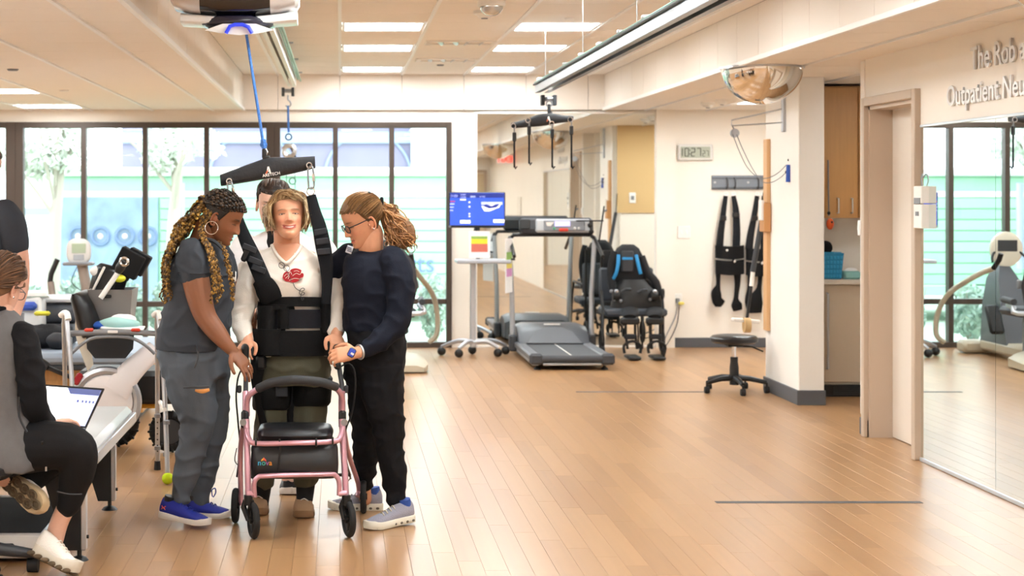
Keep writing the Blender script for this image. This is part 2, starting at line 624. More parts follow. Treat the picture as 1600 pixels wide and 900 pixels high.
# vertical faces of the trough, in panels, with a white bead along the lower edge
sides = MB()
sides.box((TX0 - 0.05, (ZR + ZB) / 2, (LOW + HIGH) / 2 + 0.05), (0.08, ZB - ZR, HIGH - LOW + 0.02))
sides.box((TX1 + 0.05, (ZR + ZB) / 2, (LOW + HIGH) / 2 + 0.05), (0.08, ZB - ZR, HIGH - LOW + 0.02))
sides.box(((TX0 + TX1) / 2, ZB - 0.02, (LOW + HIGH) / 2 + 0.03), (TX1 - TX0, 0.03, HIGH - LOW + 0.06))
soffit = tag(sides.build('ceiling_soffit', M('ceiling_void', '#8d8780'), None, 0), kind='structure')
sp, sp2, sfar = None, {}, MB()
for (a, c) in zs:
    for x in (TX0, TX1):
        if a < 6.8:
            sfar.box((x, (a + c) / 2, (LOW + HIGH) / 2), (0.02, c - a - 0.005, HIGH - LOW)); continue
        key = round(c - a, 3)
        if key not in sp2: sp2[key] = MB().box((0, 0, 0), (0.02, c - a - 0.005, HIGH - LOW), 0.002).mesh('soffit_panel', m_tile, 0)
        o = link('soffit_panel', sp2[key], soffit); o.location = (x, (a + c) / 2, (LOW + HIGH) / 2)
tag(sfar.build('panels_beyond', m_tile, soffit, 0), kind='stuff')
for i in range(len(hx) - 1):
    MB().box(((hx[i] + hx[i + 1]) / 2, ZB - 0.04, (LOW + HIGH) / 2), (hx[i + 1] - hx[i] - 0.005, 0.02, HIGH - LOW), 0.002).build('soffit_panel', m_tile, soffit, 0)
t = MB()
for x, s in ((TX0, 1), (TX1, -1)):
    t.box((x + s * 0.012, (ZR + ZB) / 2, LOW + 0.008), (0.03, ZB - ZR, 0.032), 0.003)
struct('trim_3', t, m_grid)

# troffers: seen lamps one by one, unseen and added ones joined
m_lit = M('lamp_diffuser', '#ffffff', 0.5, emit='#f3f8f8', estr=LAMP_STRENGTH)
tro = None
beyond = MB()
for n_, (x, y, h, wd) in enumerate(light_slots):
    if y < 11 or x > 3 or x < -4:
        beyond.box((x, y, h + .006), (.565, .525, .008)); continue
    if tro is None:
        tro = thing('ceiling_light', 'x', 'ceiling light', (0, 0, 0), 0, 'square ceiling light panels')
        fr = MB()
        for sx in (-1, 1):
            fr.box((sx * (0.29), 0, 0.004), (0.02, 0.56, 0.02)); fr.box((0, sx * 0.27, 0.004), (0.60, 0.02, 0.02))
        fr.build('light_frame', m_grid, tro, 0, world=False)
        MB().box((0, 0, 0.006), (0.565, 0.525, 0.008)).build('diffuser', m_lit, tro, 0, world=False)
        o = tro
        o.location = (x, y, h)
    else:
        o = dup(tro, (x, y, h))
    o['label'] = 'x'
    if x > 3: o['label'] = 'added lit ceiling panel hidden behind the pillar, %.1f metres along' % (y + 4)
    elif h == HIGH: 
        nm = {15.94: 'nearest the window wall', 13.66: 'second from the window wall', 11.95: 'third from the window wall'}
        k = [q for q in nm if abs(q - y) < 0.1]
        side = 'beside the motor-unit rail' if x < 1 else 'beside the big overhead rail'
        o['label'] = ('lit square panel in raised ceiling %s, %s' % (side, nm[k[0]])) if k else 'lit square ceiling panel above the camera side, %s column, %.1f metres along' % ('first' if x < 1 else 'second', y + 4)
    else:
        k = [q for q in (15.94, 13.66) if abs(q - y) < 0.1] if x > -4 else []
        o['label'] = ('lit panel in the lower ceiling, ' + ('closest to the windows' if abs(y - 15.94) < 0.1 else 'second row from the windows')) if k else 'lit panel in the lower ceiling, beyond the picture edge, %s column, %.1f metres along' % ('inner' if x > -4 else 'outer', y + 4)

beyond.box((4.3, 11.7, LOW + .004), (.32, .28, .008))  # small unseen lamp panel added to light the dark kitchenette
tag(beyond.build('unseen_and_added_lamps', m_lit, ceiling, 0), kind='stuff')

# supply vents, detectors, camera dome
def vent(px, py, label):
    z = (HIGH - EYE) * F_PX / (PY0 - py)
    c = P(px, py, z)
    r = thing('ceiling_vent', label, 'vent', (c.x, c.y, HIGH), 0, 'white ceiling supply vents')
    m = MB()
    for sx in (-1, 1):
        m.box((sx * 0.27, 0, -0.004), (0.05, 0.30, 0.014), 0.004); m.box((0, sx * 0.13, -0.004), (0.58, 0.05, 0.014), 0.004)
    m.build('vent_frame', m_white, r, 0, world=False)
    MB().box((0, 0, 0.012), (0.52, 0.24, 0.004)).build('backing', m_grey, r, 0, world=False)
    for k in range(4):
        MB().box((-0.18 + k * 0.12, 0, 0.0), (0.075, 0.22, 0.006), 0.002, rot=(0, 0.5 if k < 2 else -0.5, 0)).build('vane', m_silver, r, 0, world=False)
vent(721, 66, 'white ceiling supply vent between the light columns, farther from the window wall')
vent(700, 93, 'white ceiling supply vent between the light columns, closer to the window wall')
def disc(px, py, h, r_, label, mt, name='sprinkler_cover', cat='sprinkler'):
    z = (h - EYE) * F_PX / (PY0 - py)
    c = P(px, py, z)
    tag(MB().lathe([(0.001, -0.012), (r_ * .8, -0.012), (r_, -0.004), (r_, 0.01), (0.001, 0.01)], (c.x, c.y, h)).build(name, mt), label, cat)
disc(688, 101, HIGH, 0.035, 'small grey sprinkler disc by the vents in the raised ceiling', m_grey)
disc(20, 108, LOW, 0.04, 'small dark round sprinkler disc in the low ceiling by the lights', m_grey)
disc(100, 141, LOW, 0.04, 'small pale round sprinkler disc in the low ceiling toward the soffit', m_white)
disc(890, 28, HIGH, 0.035, 'small sprinkler disc in ceiling beyond the big overhead rail', m_white)
def detector(px, py, h, label, r_):
    z = (h - EYE) * F_PX / (PY0 - py)
    c = P(px, py, z)
    o = tag(MB().lathe([(0.001, -0.05), (r_ * .55, -0.048), (r_ * .7, -0.03), (r_, -0.022), (r_, 0.0), (0.001, 0.0)], (c.x, c.y, h)).build('smoke_detector', m_wplastic), label, 'smoke detector')
    MB().lathe([(0.001, -0.056), (r_ * .3, -0.054), (r_ * .3, -0.045), (0.001, -0.045)], (c.x, c.y, h)).build('sensor', m_grey, o)
detector(757, 17, HIGH, 'round white smoke detector in the raised ceiling, by the dome camera', 0.075)
detector(1106, 160, LOW, 'white smoke detector on low ceiling before the clock wall', 0.07)
detector(1128, 155, LOW, 'white low-ceiling smoke detector toward the convex mirror', 0.06)
c = P(768, 2, (HIGH - EYE) * F_PX / (PY0 - 2))
o = tag(MB().lathe([(0.09, 0.0), (0.09, -0.03), (0.08, -0.035), (0.001, -0.035), (0.001, 0)], (c.x, c.y, HIGH)).build('dome_camera', m_wplastic), 'white dome camera with clear bubble on the raised ceiling', 'camera')
MB().sphere((c.x, c.y, HIGH - 0.035), (0.075, 0.075, 0.06), 20, 12).build('bubble', M('bubble', '#c9c5c0', 0.05, 0.7), o)

# ------------------------------------------------------------------ windows
m_pane = glass_mat('window_glass', (0.97, 0.985, 0.985), 0.0, 0.6)
def window(n, x0, x1, posts, trans_px, post0=0.07, post1=0.07):
    """bronze curtain-wall window between x0 and x1, dividers at posts"""
    H = 2.313
    fr = MB()
    fr.box((x0 + post0 / 2, ZB + 0.02, H / 2), (post0, 0.12, H), 0.004)
    fr.box((x1 - post1 / 2, ZB + 0.02, H / 2), (post1, 0.12, H), 0.004)
    fr.box(((x0 + x1) / 2, ZB + 0.02, H - 0.03), (x1 - x0, 0.11, 0.06), 0.004)
    fr.box(((x0 + x1) / 2, ZB + 0.02, 0.025), (x1 - x0, 0.13, 0.06), 0.004)
    o = tag(fr.build('window_%d' % n, m_bronze, None, 0), kind='structure')
    th = EYE - (trans_px - PY0) * ZB / F_PX
    xs = [x0 + post0] + [q for q in posts] + [x1 - post1]
    for q in posts:
        MB().box((q, ZB + 0.015, H / 2), (0.052, 0.10, H - 0.05), 0.003).build('mullion', m_bronze, o, 0)
    for i in range(len(xs) - 1):
        a = xs[i] + (0.026 if i else 0); b = xs[i + 1] - (0.026 if i < len(xs) - 2 else 0)
        MB().box(((a + b) / 2, ZB + 0.015, th), (b - a, 0.09, 0.055), 0.003).build('transom', m_bronze, o, 0)
        for zz0, zz1 in ((0.055, th - 0.028), (th + 0.028, H - 0.06)):
            MB().box(((a + b) / 2, ZB + 0.03, (zz0 + zz1) / 2), (b - a, 0.006, zz1 - zz0)).build('pane', m_pane, o, 0)
    return o
X = lambda px: (px - PX0) * ZB / F_PX
window(1, XL, X(25), [X(25) - 0.16 - 0.63 * k for k in range(1, 5)], 475, 0.07, 0.10)
window(2, X(25), X(429), [X(131), X(227), X(323)], 475, 0.08, 0.085)
window(3, X(429), X(705.5), [X(524), X(612)], 471, 0.06, 0.055)

# ------------------------------------------------------------------ mirrors on the walls
MX0, MX1 = X(743), X(1024)
r = thing('wall_mirror', 'tall frameless mirror on window wall behind the treadmill', 'mirror', ((MX0 + MX1) / 2, ZB, 0))
MB().box(((MX0 + MX1) / 2, ZB - 0.008, 1.21), (MX1 - MX0 - 0.02, 0.008, 2.38)).build('mirror_glass', m_mirror, r, 0)
fr = MB()
fr.box((MX0, ZB - 0.012, 1.21), (0.03, 0.02, 2.42), 0.003); fr.box((MX1, ZB - 0.012, 1.21), (0.02, 0.02, 2.42), 0.003)
fr.box(((MX0 + MX1) / 2, ZB - 0.012, 2.41), (MX1 - MX0, 0.02, 0.025), 0.003); fr.box(((MX0 + MX1) / 2, ZB - 0.012, 0.012), (MX1 - MX0, 0.02, 0.024), 0.003)
fr.build('mirror_frame', m_white, r, 0)
r = thing('wall_mirror', 'large frameless two-panel mirror under the raised lettering', 'mirror', (XR, 8.0, 0))
zz = [9.52, 8.43, 7.33, 6.23]
for k in range(3):
    MB().box((XR - 0.006, (zz[k] + zz[k + 1]) / 2, 0.99), (0.006, zz[k] - zz[k + 1] - 0.004, 1.93)).build('mirror_panel', m_mirror, r, 0)
MB().box((XR - 0.006, (zz[0] + zz[3]) / 2, 0.013), (0.02, zz[0] - zz[3], 0.022), 0.002).build('channel', m_alu, r, 0)
fr = MB()
fr.box((XR - 0.006, (zz[0] + zz[3]) / 2, 1.962), (0.016, zz[0] - zz[3], 0.016), 0.002)
fr.build('channel', m_alu, r, 0)

# ------------------------------------------------------------------ outside the windows
m_lawn = M('lawn', '#b4c4ae', 0.9, var=0.2, vscale=3)
struct('ground_outside', MB().box((0, 40, -0.2), (80, 46, 0.1)), m_lawn)
m_mint = M('mint_siding', '#a3d2b4', 0.6)
m_mintl = M('mint_light', '#c4e9cf', 0.6)
TZ = 22.0
XT = lambda px: (px - PX0) * TZ / F_PX
ZT = lambda py: EYE - (py - PY0) * TZ / F_PX
tr = thing('green_trailer', 'long pale green trailer parked outside the windows', 'trailer', (0.5, TZ, 0))
MB().box(((XT(81) + 4.2) / 2, TZ + 1.2, (0.35 + ZT(275)) / 2), (4.2 - XT(81), 2.4, ZT(275) - 0.35), 0.03).build('body', m_mint, tr, 0)
MB().box(((XT(81) + 4.3) / 2, TZ + 1.2, (ZT(262) + ZT(275)) / 2), (4.4 - XT(81), 2.6, ZT(262) - ZT(275)), 0.03).build('roof_edge', M('trailer_white', '#f5f7f5', 0.5), tr, 0)
MB().box(((XT(81) + 4.2) / 2, TZ - 0.005, (ZT(299) + ZT(308)) / 2), (4.2 - XT(81), 0.03, ZT(299) - ZT(308)), 0.004).build('stripe', M('trailer_pink', '#e6d8e4', 0.5), tr, 0)
for k in range(9):
    MB().box(((XT(250) + 4.2) / 2, TZ - 0.01, ZT(318 + k * 17)), (4.2 - XT(250), 0.03, ZT(318) - ZT(333)), 0.006).build('siding_plank', m_mint if k % 2 else M('mint_siding_pale', '#aad8ba', 0.6), tr, 0)
MB().box(((XT(95) + XT(247)) / 2, TZ - 0.02, (ZT(308) + ZT(470)) / 2), (XT(247) - XT(95), 0.06, ZT(308) - ZT(470)), 0.01).build('door_panel', M('trailer_blue', '#8fa6bf', 0.35, var=0.25, vscale=3), tr, 0)
for px in (123, 158, 196, 232):
    f_ = MB().torus((XT(px), TZ - 0.06, ZT(369)), 0.115, 0.025, 24, 8, Matrix.Rotation(pi / 2, 3, 'X')).build('fan_ring', M('fan_ring', '#6f86ab', 0.3), tr)
    MB().sphere((XT(px), TZ - 0.06, ZT(369)), 0.04, 12, 8).build('fan_hub', M('fan_hub', '#e8d4da', 0.3), tr)
for px in (100, 240):
    MB().lathe([(0.001, -0.1), (0.35, -0.1), (0.35, 0.1), (0.001, 0.1)], (XT(px) + 0.5, TZ + 0.3, 0.2), axis='Y').build('wheel', m_rubber, tr)
text_mesh('tts', 0.36, 0.004, M('trailer_letter', '#6f82c0', 0.5), 'lettering', tr, (XT(638), TZ - 0.035, ZT(425)), (pi / 2, 0, 0), sx=0.95)
MB().cyl(P(283, 420, 21.2), P(283, 286, 21.2), 0.045).build('downpipe', M('pipe_blue', '#b9c4dd', 0.4), tr)
bz = 36.0
bl = thing('office_building', 'grey-violet building with white panel beyond the trailer', 'building', (0, bz, 0))
XB = lambda px: (px - PX0) * bz / F_PX
ZBd = lambda py: EYE - (py - PY0) * bz / F_PX
MB().box(((XB(190) + XB(760)) / 2, bz + 2, 2.2), (XB(760) - XB(190), 4, 5.0), 0.02).build('facade', M('facade_violet', '#85829a', 0.8, var=0.1, vscale=1), bl, 0)
MB().box(((XB(190) + XB(650)) / 2, bz - 0.06, ZBd(215)), (XB(650) - XB(190), 0.1, 0.25)).build('ledge', M('facade_blue', '#93a3bd', 0.7), bl, 0)
MB().box(((XB(642) + XB(760)) / 2, bz - 0.2, 2.5), (XB(760) - XB(642), 0.3, 4.6)).build('white_panel', M('facade_white', '#f2f4f6', 0.7), bl, 0)
MB().torus(((XB(395)), bz - 0.05, ZBd(275)), 0.95, 0.03, 24, 6, Matrix.Rotation(pi / 2, 3, 'X'), 0, 0, pi).build('arch', M('facade_blue', '#93a3bd'), bl)
MB().torus(((XB(575)), bz - 0.05, ZBd(275)), 0.95, 0.03, 24, 6, Matrix.Rotation(pi / 2, 3, 'X'), 0, 0, pi).build('arch', M('facade_blue', '#93a3bd'), bl)
lb = thing('white_building', 'white low building with grey window band beside the trailer', 'building', (-8, 30, 0))
MB().box(((-531 * 30 / F_PX + (82 - PX0) * 30 / F_PX) / 2 - 1.5, 31, 1.2), (3 + 82 * 30 / F_PX, 2, 2.9)).build('facade', M('facade_white2', '#eef0f2', 0.7), lb, 0)
MB().box(((-531 * 30 / F_PX + (82 - PX0) * 30 / F_PX) / 2 - 1.5, 29.97, EYE - 23 * 30 / F_PX), (3 + 82 * 30 / F_PX, 0.06, 0.13)).build('window_band', M('facade_band', '#8b93a3', 0.3), lb, 0)

def leaf_cloud(mb, c, r, n, size, rnd):
    for _ in range(n):
        d = V((rnd.gauss(0, 1), rnd.gauss(0, 1), rnd.gauss(0, 1)))
        d.normalize()
        p = V(c) + V((d.x * r[0], d.y * r[1], d.z * r[2])) * (rnd.random() ** 0.4)
        a = V((rnd.uniform(-1, 1), rnd.uniform(-1, 1), rnd.uniform(-1, 1))).normalized() * size
        b = a.orthogonal().normalized() * size * 0.45
        mb.add([p - a, p + b, p + a, p - b], [(0, 1, 2, 3)])
m_leafp = M('leaf_pale', '#dfe6da', 0.6)
m_leafg = M('leaf_green', '#a9c2b3', 0.6)
m_bark = M('bark_pale', '#b3ada0', 0.8)
rnd = random.Random(3)
def tree(px, base_z, crown, label, seed):
    rr = random.Random(seed)
    c = P(px, 300, base_z)
    r = thing('shade_tree', label, 'tree', (c.x, c.y, -0.15), 0, 'pale trees outside the windows')
    tk = MB(); tk.tube([(c.x, c.y, -0.15), (c.x + 0.05, c.y, 1.2), (c.x + 0.15, c.y, 2.4)], [0.1, 0.08, 0.05], 8)
    for k in range(6):
        t = rr.uniform(0, 6.28)
        tk.tube([(c.x + 0.05, c.y, 1.3 + 0.15 * k), (c.x + 0.4 * cos(t), c.y + 0.3 * sin(t), 1.8 + 0.18 * k), (c.x + 0.9 * cos(t), c.y + 0.5 * sin(t), 2.2 + 0.2 * k)], [0.03, 0.02, 0.01], 5)
    tk.build('trunk', m_bark, r)
    lf = MB()
    for q in crown:
        leaf_cloud(lf, P(q[0], q[1], base_z), (q[2], q[2], q[2] * .8), q[3], 0.055, rr)
    tag(lf.build('leaves', m_leafp, r, 0), kind='stuff')
tree(80, 20.5, [(70, 225, .5, 800), (105, 245, .3, 300), (60, 265, .2, 160), (115, 210, .3, 260), (5, 230, .5, 600)], 'pale sunlit tree outside the second window bay', 5)
tree(265, 21.0, [(262, 225, .4, 600), (300, 215, .35, 300), (250, 250, .25, 240), (330, 230, .2, 100)], 'pale tree in front of the violet building', 6)
sh_n = 0
for (px, w_, h_, lab) in ((48, .22, .5, 'pale shrub outside the window beside the mat table'), (122, .22, .62, 'pale shrub outside window behind the seat console'),
                          (195, .24, .55, 'pale shrub outside window behind the storage bin'), (265, .24, .55, 'pale shrub outside window behind the braided hair'),
                          (505, .26, .5, 'pale shrub outside window behind the navy sweater'), (606, .2, .55, 'pale shrub outside window behind the cross trainer'), (678, .17, .6, 'pale shrub outside the last window pane')):
    c = P(px, 500, 18.0)
    r = thing('garden_shrub', lab, 'shrub', (c.x, c.y, -0.15), 0, 'shrubs under the windows')
    st = MB()
    for k in range(5):
        t = k * 1.3
        st.tube([(c.x, c.y, -0.15), (c.x + .1 * cos(t), c.y + .1 * sin(t), .2), (c.x + .25 * cos(t), c.y + .2 * sin(t), h_)], [.012, .008, .004], 5)
    st.build('stems', m_bark, r)
    lf = MB(); leaf_cloud(lf, (c.x, c.y, h_ * .55), (w_, .3, h_ * .6), 900, 0.045, rnd)
    tag(lf.build('leaves', m_leafg, r, 0), kind='stuff')
# ------------------------------------------------------------------ overhead rails and lifts
m_steel = M('galvanised', '#9aa0a7', 0.3, 0.9, bump=0.05, bscale=120)
m_green = M('cable_green', '#7fa697', 0.5)
m_blue = M('blue_rope', '#3f78c8', 0.6, var=0.3, vscale=120)
m_screen = M('lcd_blue', '#2d52c8', 0.3, emit='#2f55d6', estr=0.55)
m_red = M('red_plastic', '#d8402c', 0.5)

r = thing('overhead_rail', 'slim silver overhead rail carrying the motor unit over the people', 'rail', (-0.45, 10, 2.58))
Y0, Y1 = 4.0, 15.2
b = MB()
b.box((-0.485, (Y0 + Y1) / 2, 2.63), (0.012, Y1 - Y0, 0.10)); b.box((-0.415, (Y0 + Y1) / 2, 2.63), (0.012, Y1 - Y0, 0.10))
b.box((-0.45, (Y0 + Y1) / 2, 2.68), (0.07, Y1 - Y0, 0.012)); b.box((-0.475, (Y0 + Y1) / 2, 2.582), (0.03, Y1 - Y0, 0.006)); b.box((-0.425, (Y0 + Y1) / 2, 2.582), (0.03, Y1 - Y0, 0.006))
tag(b.build('track', m_wplastic, r, 0), 'white C-shaped track')
for x, z_ in ((-0.39, 2.64), (-0.365, 2.625), (-0.378, 2.66)):
    MB().cyl((x, Y0, z_), (x, Y1 - 0.1, z_), 0.009, 8).build('cable', m_green, r)
for k in range(8):
    y = Y0 + 0.8 + k * 1.45
    m = MB(); m.box((-0.45, y, 2.745), (0.05, 0.05, 0.12)); m.box((-0.42, y, 2.69), (0.15, 0.03, 0.012)); m.build('hanger', m_steel, r, 0)
r = thing('overhead_rail', 'wide galvanised overhead rail beside the convex mirror', 'rail', (1.53, 9, 2.34))
ky = lambda z_: EYE + (z_ - EYE) * .82
RY1 = 12.3; ry, rl = (Y0 + RY1) / 2, RY1 - Y0
b = MB()
b.box((1.481, ry, ky(2.538)), (0.009, rl, 0.051)); b.box((1.579, ry, ky(2.538)), (0.009, rl, 0.051))
b.box((1.530, ry, ky(2.572)), (0.105, rl, 0.007)); b.box((1.496, ry, ky(2.508)), (0.033, rl, 0.005)); b.box((1.566, ry, ky(2.508)), (0.033, rl, 0.005))
b.build('track', m_steel, r, 0)
MB().box((1.517, ry, ky(2.592)), (0.066, rl, 0.021), 0.005).build('cable_tray', m_steel, r, 0)
MB().cyl((1.468, Y0, ky(2.582)), (1.468, RY1, ky(2.582)), 0.008, 8).build('cable', m_dark, r)
MB().cyl((1.476, Y0, ky(2.60)), (1.476, RY1, ky(2.60)), 0.0065, 8).build('cable', m_green, r)
for k in range(12):
    y = Y0 + 0.4 + k * 0.7
    MB().box((1.488, y, ky(2.615)), (0.041, 0.057, 0.018), 0.004).build('clip', m_alu, r, 0)
for k in range(5): MB().cyl((1.517, 4.6 + 1.85 * k, ky(2.6)), (1.517, 4.6 + 1.85 * k, 2.80), .003, 8).build('hanger_rod', m_alu, r)

def trolley(x, y, zt, label):
    r = thing('rail_trolley', label, 'trolley', (x, y, zt), 0, 'trolleys at the rail ends')
    for s in (-1, 1):
        MB().box((x + s * .045, y, zt - .06), (.028, .07, .08), .004).build('side_plate', m_dark, r, 0)
    MB().cyl((x - .05, y, zt - .05), (x + .05, y, zt - .05), .018).build('axle', m_steel, r)
    h = MB(); h.tube([(x, y, zt - .09), (x, y, zt - .13), (x + .02, y, zt - .15), (x + .025, y, zt - .18), (x, y, zt - .20), (x - .02, y, zt - .185)], .007, 8, samples=4)
    h.build('hook', m_steel, r)
tA, tB = P(450, 132, 15.0), P(857, 146, 12.3)
trolley(tA.x, tA.y, 2.575, 'dark trolley with hook at end of slim rail')
trolley(tB.x, tB.y, ky(2.51), 'dark trolley with hook at end of wide rail')
# spare rope and pulley on the far trolley
r = thing('lift_rope', 'blue rope with carabiner hanging from the far rail trolley', 'rope', tuple(P(451, 238, 15.0)))
a, b2 = P(450, 165, 15.0), P(451, 207, 15.0)
MB().tube([a, (a + b2) / 2, b2], .010, 8).build('rope', m_blue, r)
m = MB(); m.torus(P(451, 214, 15.0), .028, .007, 16, 6, Matrix.Rotation(pi / 2, 3, 'X')); m.build('carabiner', m_dark, r)
m = MB(); m.torus(P(452, 236, 15.0), .05, .022, 20, 8, Matrix.Rotation(pi / 2, 3, 'X')); m.build('pulley', m_alu, r)
m = MB(); m.tube([P(452, 225, 15), P(458, 238, 15), P(462, 246, 15)], .01, 6); m.build('strap', m_dark, r)
r = thing('cord_loop', 'thin green looped cord hanging before the window by the pulley', 'cord', tuple(P(457, 290, 15.0)))
m = MB(); m.tube([P(447, 240, 15), P(448, 300, 15)], .004, 6); m.tube([P(461, 240, 15), P(461, 310, 15)], .004, 6); m.build('cord', M('cord_green', '#567e74', .6), r)
MB().torus(P(457, 283, 15), .03, .006, 16, 6, Matrix.Rotation(pi / 2, 3, 'X')).build('loop', M('cord_green', '#567e74'), r)

# motor unit on the slim rail
ZU = 7.95
U = lambda px, py, dz=0: P(px, py, ZU + dz)
r = thing('motor_unit', 'silver, white and black motor unit riding the slim rail', 'lift unit', tuple(U(369, 0)))
def xsec(px, y0, y1, d):       # rounded rectangle ring in the depth/height plane at px
    c = U(px, (y0 + y1) / 2); h = abs(U(px, y0).z - U(px, y1).z) / 2
    return [V((c.x, c.y + d * (abs(cos(t)) ** .5) * (1 if cos(t) > 0 else -1), c.z + h * (abs(sin(t)) ** .5) * (1 if sin(t) > 0 else -1))) for t in [2 * pi * k / 20 for k in range(20)]]
for seg, nm, mt in (((270, 275, 300, 316), 'shell', m_silver), ((424, 440, 462, 468), 'shell', m_silver)):
    ys = [(-30, 8), (-38, 17), (-40, 24), (-40, 26)] if seg[0] < 300 else [(-40, 26), (-40, 24), (-38, 17), (-30, 8)]
    MB().loft([xsec(px, y0, y1, .17 if 275 < px < 465 else .14) for px, (y0, y1) in zip(seg, ys)]).build(nm, M('unit_silver', '#c9c5c3', .25, .3, coat=.4), r)
MB().loft([xsec(316, -40, 25, .172), xsec(350, -38, 30, .17), xsec(390, -38, 30, .17), xsec(424, -40, 25, .172)]).build('core', M('unit_black', '#131318', .15, coat=.5), r)
for s, (xa, xb) in ((-1, (285, 345)), (1, (398, 465))):
    ring = []
    for px, y0, y1, d in ((xa, 23, 40, .11), (xb, 28, 43, .13)) if s < 0 else ((xa, 28, 43, .13), (xb, 20, 38, .11)):
        ring.append(xsec(px, y0, y1, d))
    MB().loft(ring).build('wing', M('unit_white', '#e9e9ea', .3, coat=.3), r)
MB().loft([xsec(318, 36, 42, .10), xsec(345, 26, 46, .15), xsec(395, 26, 46, .15), xsec(428, 36, 42, .10)]).build('under_shell', M('unit_navy', '#15172c', .2, coat=.4), r)
pr = [(320, 47), (348, 37), (400, 37), (428, 47), (405, 52), (374, 55), (345, 52)]
MB().prism(pr, lambda u, v: U(u, v, -.16), lambda u, v: U(u, v, .05)).build('bottom_plate', M('unit_white', '#e9e9ea'), r, 30)
m = MB(); m.tube([U(353, 52, -.17), U(359, 41, -.17), U(367, 38.5, -.17), U(379, 38.5, -.17), U(388, 42, -.17), U(394, 52, -.17)], .009, 8); m.build('blue_arc', M('blue_arc', '#2c3ed0', .3, emit='#2c3ed0', estr=.4), r)
MB().box(((U(369, 0)).x, ZU, 2.62), (.10, .30, .05), .01).build('carriage', m_dark, r, 0)

# lifting rope to the spreader bar
ZP = 7.85
r = thing('lift_rope', 'taut blue rope from motor unit down to the padded bar', 'rope', tuple(P(412, 240, ZP)))
MB().tube([U(385, 54), P(400, 150, ZP), P(411, 222, ZP)], .0075, 8).build('rope', m_blue, r)
m = MB(); m.tube([P(411, 218, ZP), P(413, 232, ZP)], .013, 8); m.torus(P(412, 226, ZP), .012, .006, 12, 6, Matrix.Rotation(pi / 2, 3, 'X')); m.build('knot', m_blue, r)

def hanger_bar(name, label, top, bot, z, thick, logo, grom, tilt):
    c = P(*top[len(top) // 2], z)
    r = thing(name, label, 'hanger bar', tuple(c), 0, 'padded lifting bars')
    tp = spline(top, 5); bt = spline(bot, 5)
    rings = []
    n = len(tp)
    for i in range(n):
        a = P(*tp[i], z); q = bt[int(round(i * (len(bt) - 1) / (n - 1)))]
        d = P(*q, z)
        cc = (a + d) / 2; h = (a.z - d.z) / 2
        rings.append([V((cc.x + (a.x - d.x) / 2 * sin(t) , cc.y + thick * (abs(cos(t)) ** .6) * (1 if cos(t) > 0 else -1),
                         cc.z + h * (abs(sin(t)) ** .6) * (1 if sin(t) > 0 else -1))) for t in [2 * pi * k / 16 for k in range(16)]])
    MB().loft(rings).build('padded_cover', M('bar_cover', '#17191f', .55, bump=.25, bscale=60, sheen=.2), r)
    for g in grom:
        MB().torus(P(*g, z - thick - .004), .011 * z / 7.85 * .9 + .002, .0045, 16, 6, Matrix.Rotation(pi / 2, 3, 'X')).build('grommet', m_chrome, r)
    return r, c
r, c = hanger_bar('hanger_bar', 'black padded bar on blue rope over the patient', [(344, 273), (368, 264), (392, 255), (421, 246), (451, 246), (492, 244)],
                  [(346, 291), (385, 285), (424, 278), (460, 271), (493, 263)], ZP, .035, None, [(358, 283), (483, 258)], 0)
def A_logo(px, py, z, w, parent, slope):
    """white A with an orange left foot, lying on the front of the bar"""
    q = lambda u, v: P(px + u * w, py + v * w * 1.15 - u * w * slope, z)
    q2 = lambda u, v: P(px + u * w, py + v * w * 1.15 - u * w * slope, z + .004)
    MB().prism([(-.12, -.5), (.14, -.5), (.5, .5), (.24, .5), (.02, -.18), (-.06, .02), (-.2, .02)], q, q2).build('logo_stroke', m_white, parent, 0)
    MB().prism([(-.22, .02), (-.02, .02), (-.06, .2), (-.25, .5), (-.5, .5)], q, q2).build('logo_foot', M('logo_orange', '#d8643a', .5), parent, 0)
    MB().prism([(-.02, .05), (.12, .05), (.18, .2), (-.07, .2)], q, q2).build('logo_bar', m_white, parent, 0)
A_logo(419, 266, ZP - .042, 10, r, .16)
text_mesh('ARETECH', .021, .0008, m_white, 'lettering', r, P(410.5, 277, ZP - .042), (pi / 2, -radians(9.5), 0), bold=True, sx=.95)
m = MB(); m.box(P(413, 240, ZP), (.022, .03, .05), .006); m.box(P(416, 247, ZP), (.035, .04, .022), .004); m.build('swivel', m_black, r)
m = MB(); m.tube([P(414, 232, ZP), P(417, 238, ZP), P(414, 245, ZP)], .006, 8); m.build('shackle', m_chrome, r)
def carabiner(pa, pb, z, label):
    a, b_ = P(*pa, z), P(*pb, z)
    o = tag(MB().tube([a + V((-.012, 0, 0)), a + V((0, 0, .012)), a + V((.012, 0, 0)), b_ + V((.014, 0, 0)), b_ + V((0, 0, -.014)), b_ + V((-.012, 0, 0)), a + V((-.012, 0, 0))], .0048, 8, samples=3).build('carabiner', m_steel), label, 'carabiner')
    MB().cyl(a.lerp(b_, .3) + V((.013, 0, 0)), a.lerp(b_, .75) + V((.014, 0, 0)), .0075, 8).build('screw_gate', m_chrome, o)
    return o
carabiner((485, 264), (486, 290), ZP - .045, 'steel carabiner between bar and strap behind the grey-blond hair')
carabiner((359, 288), (361, 306), ZP - .045, 'steel carabiner at the bar end above the braided hair')

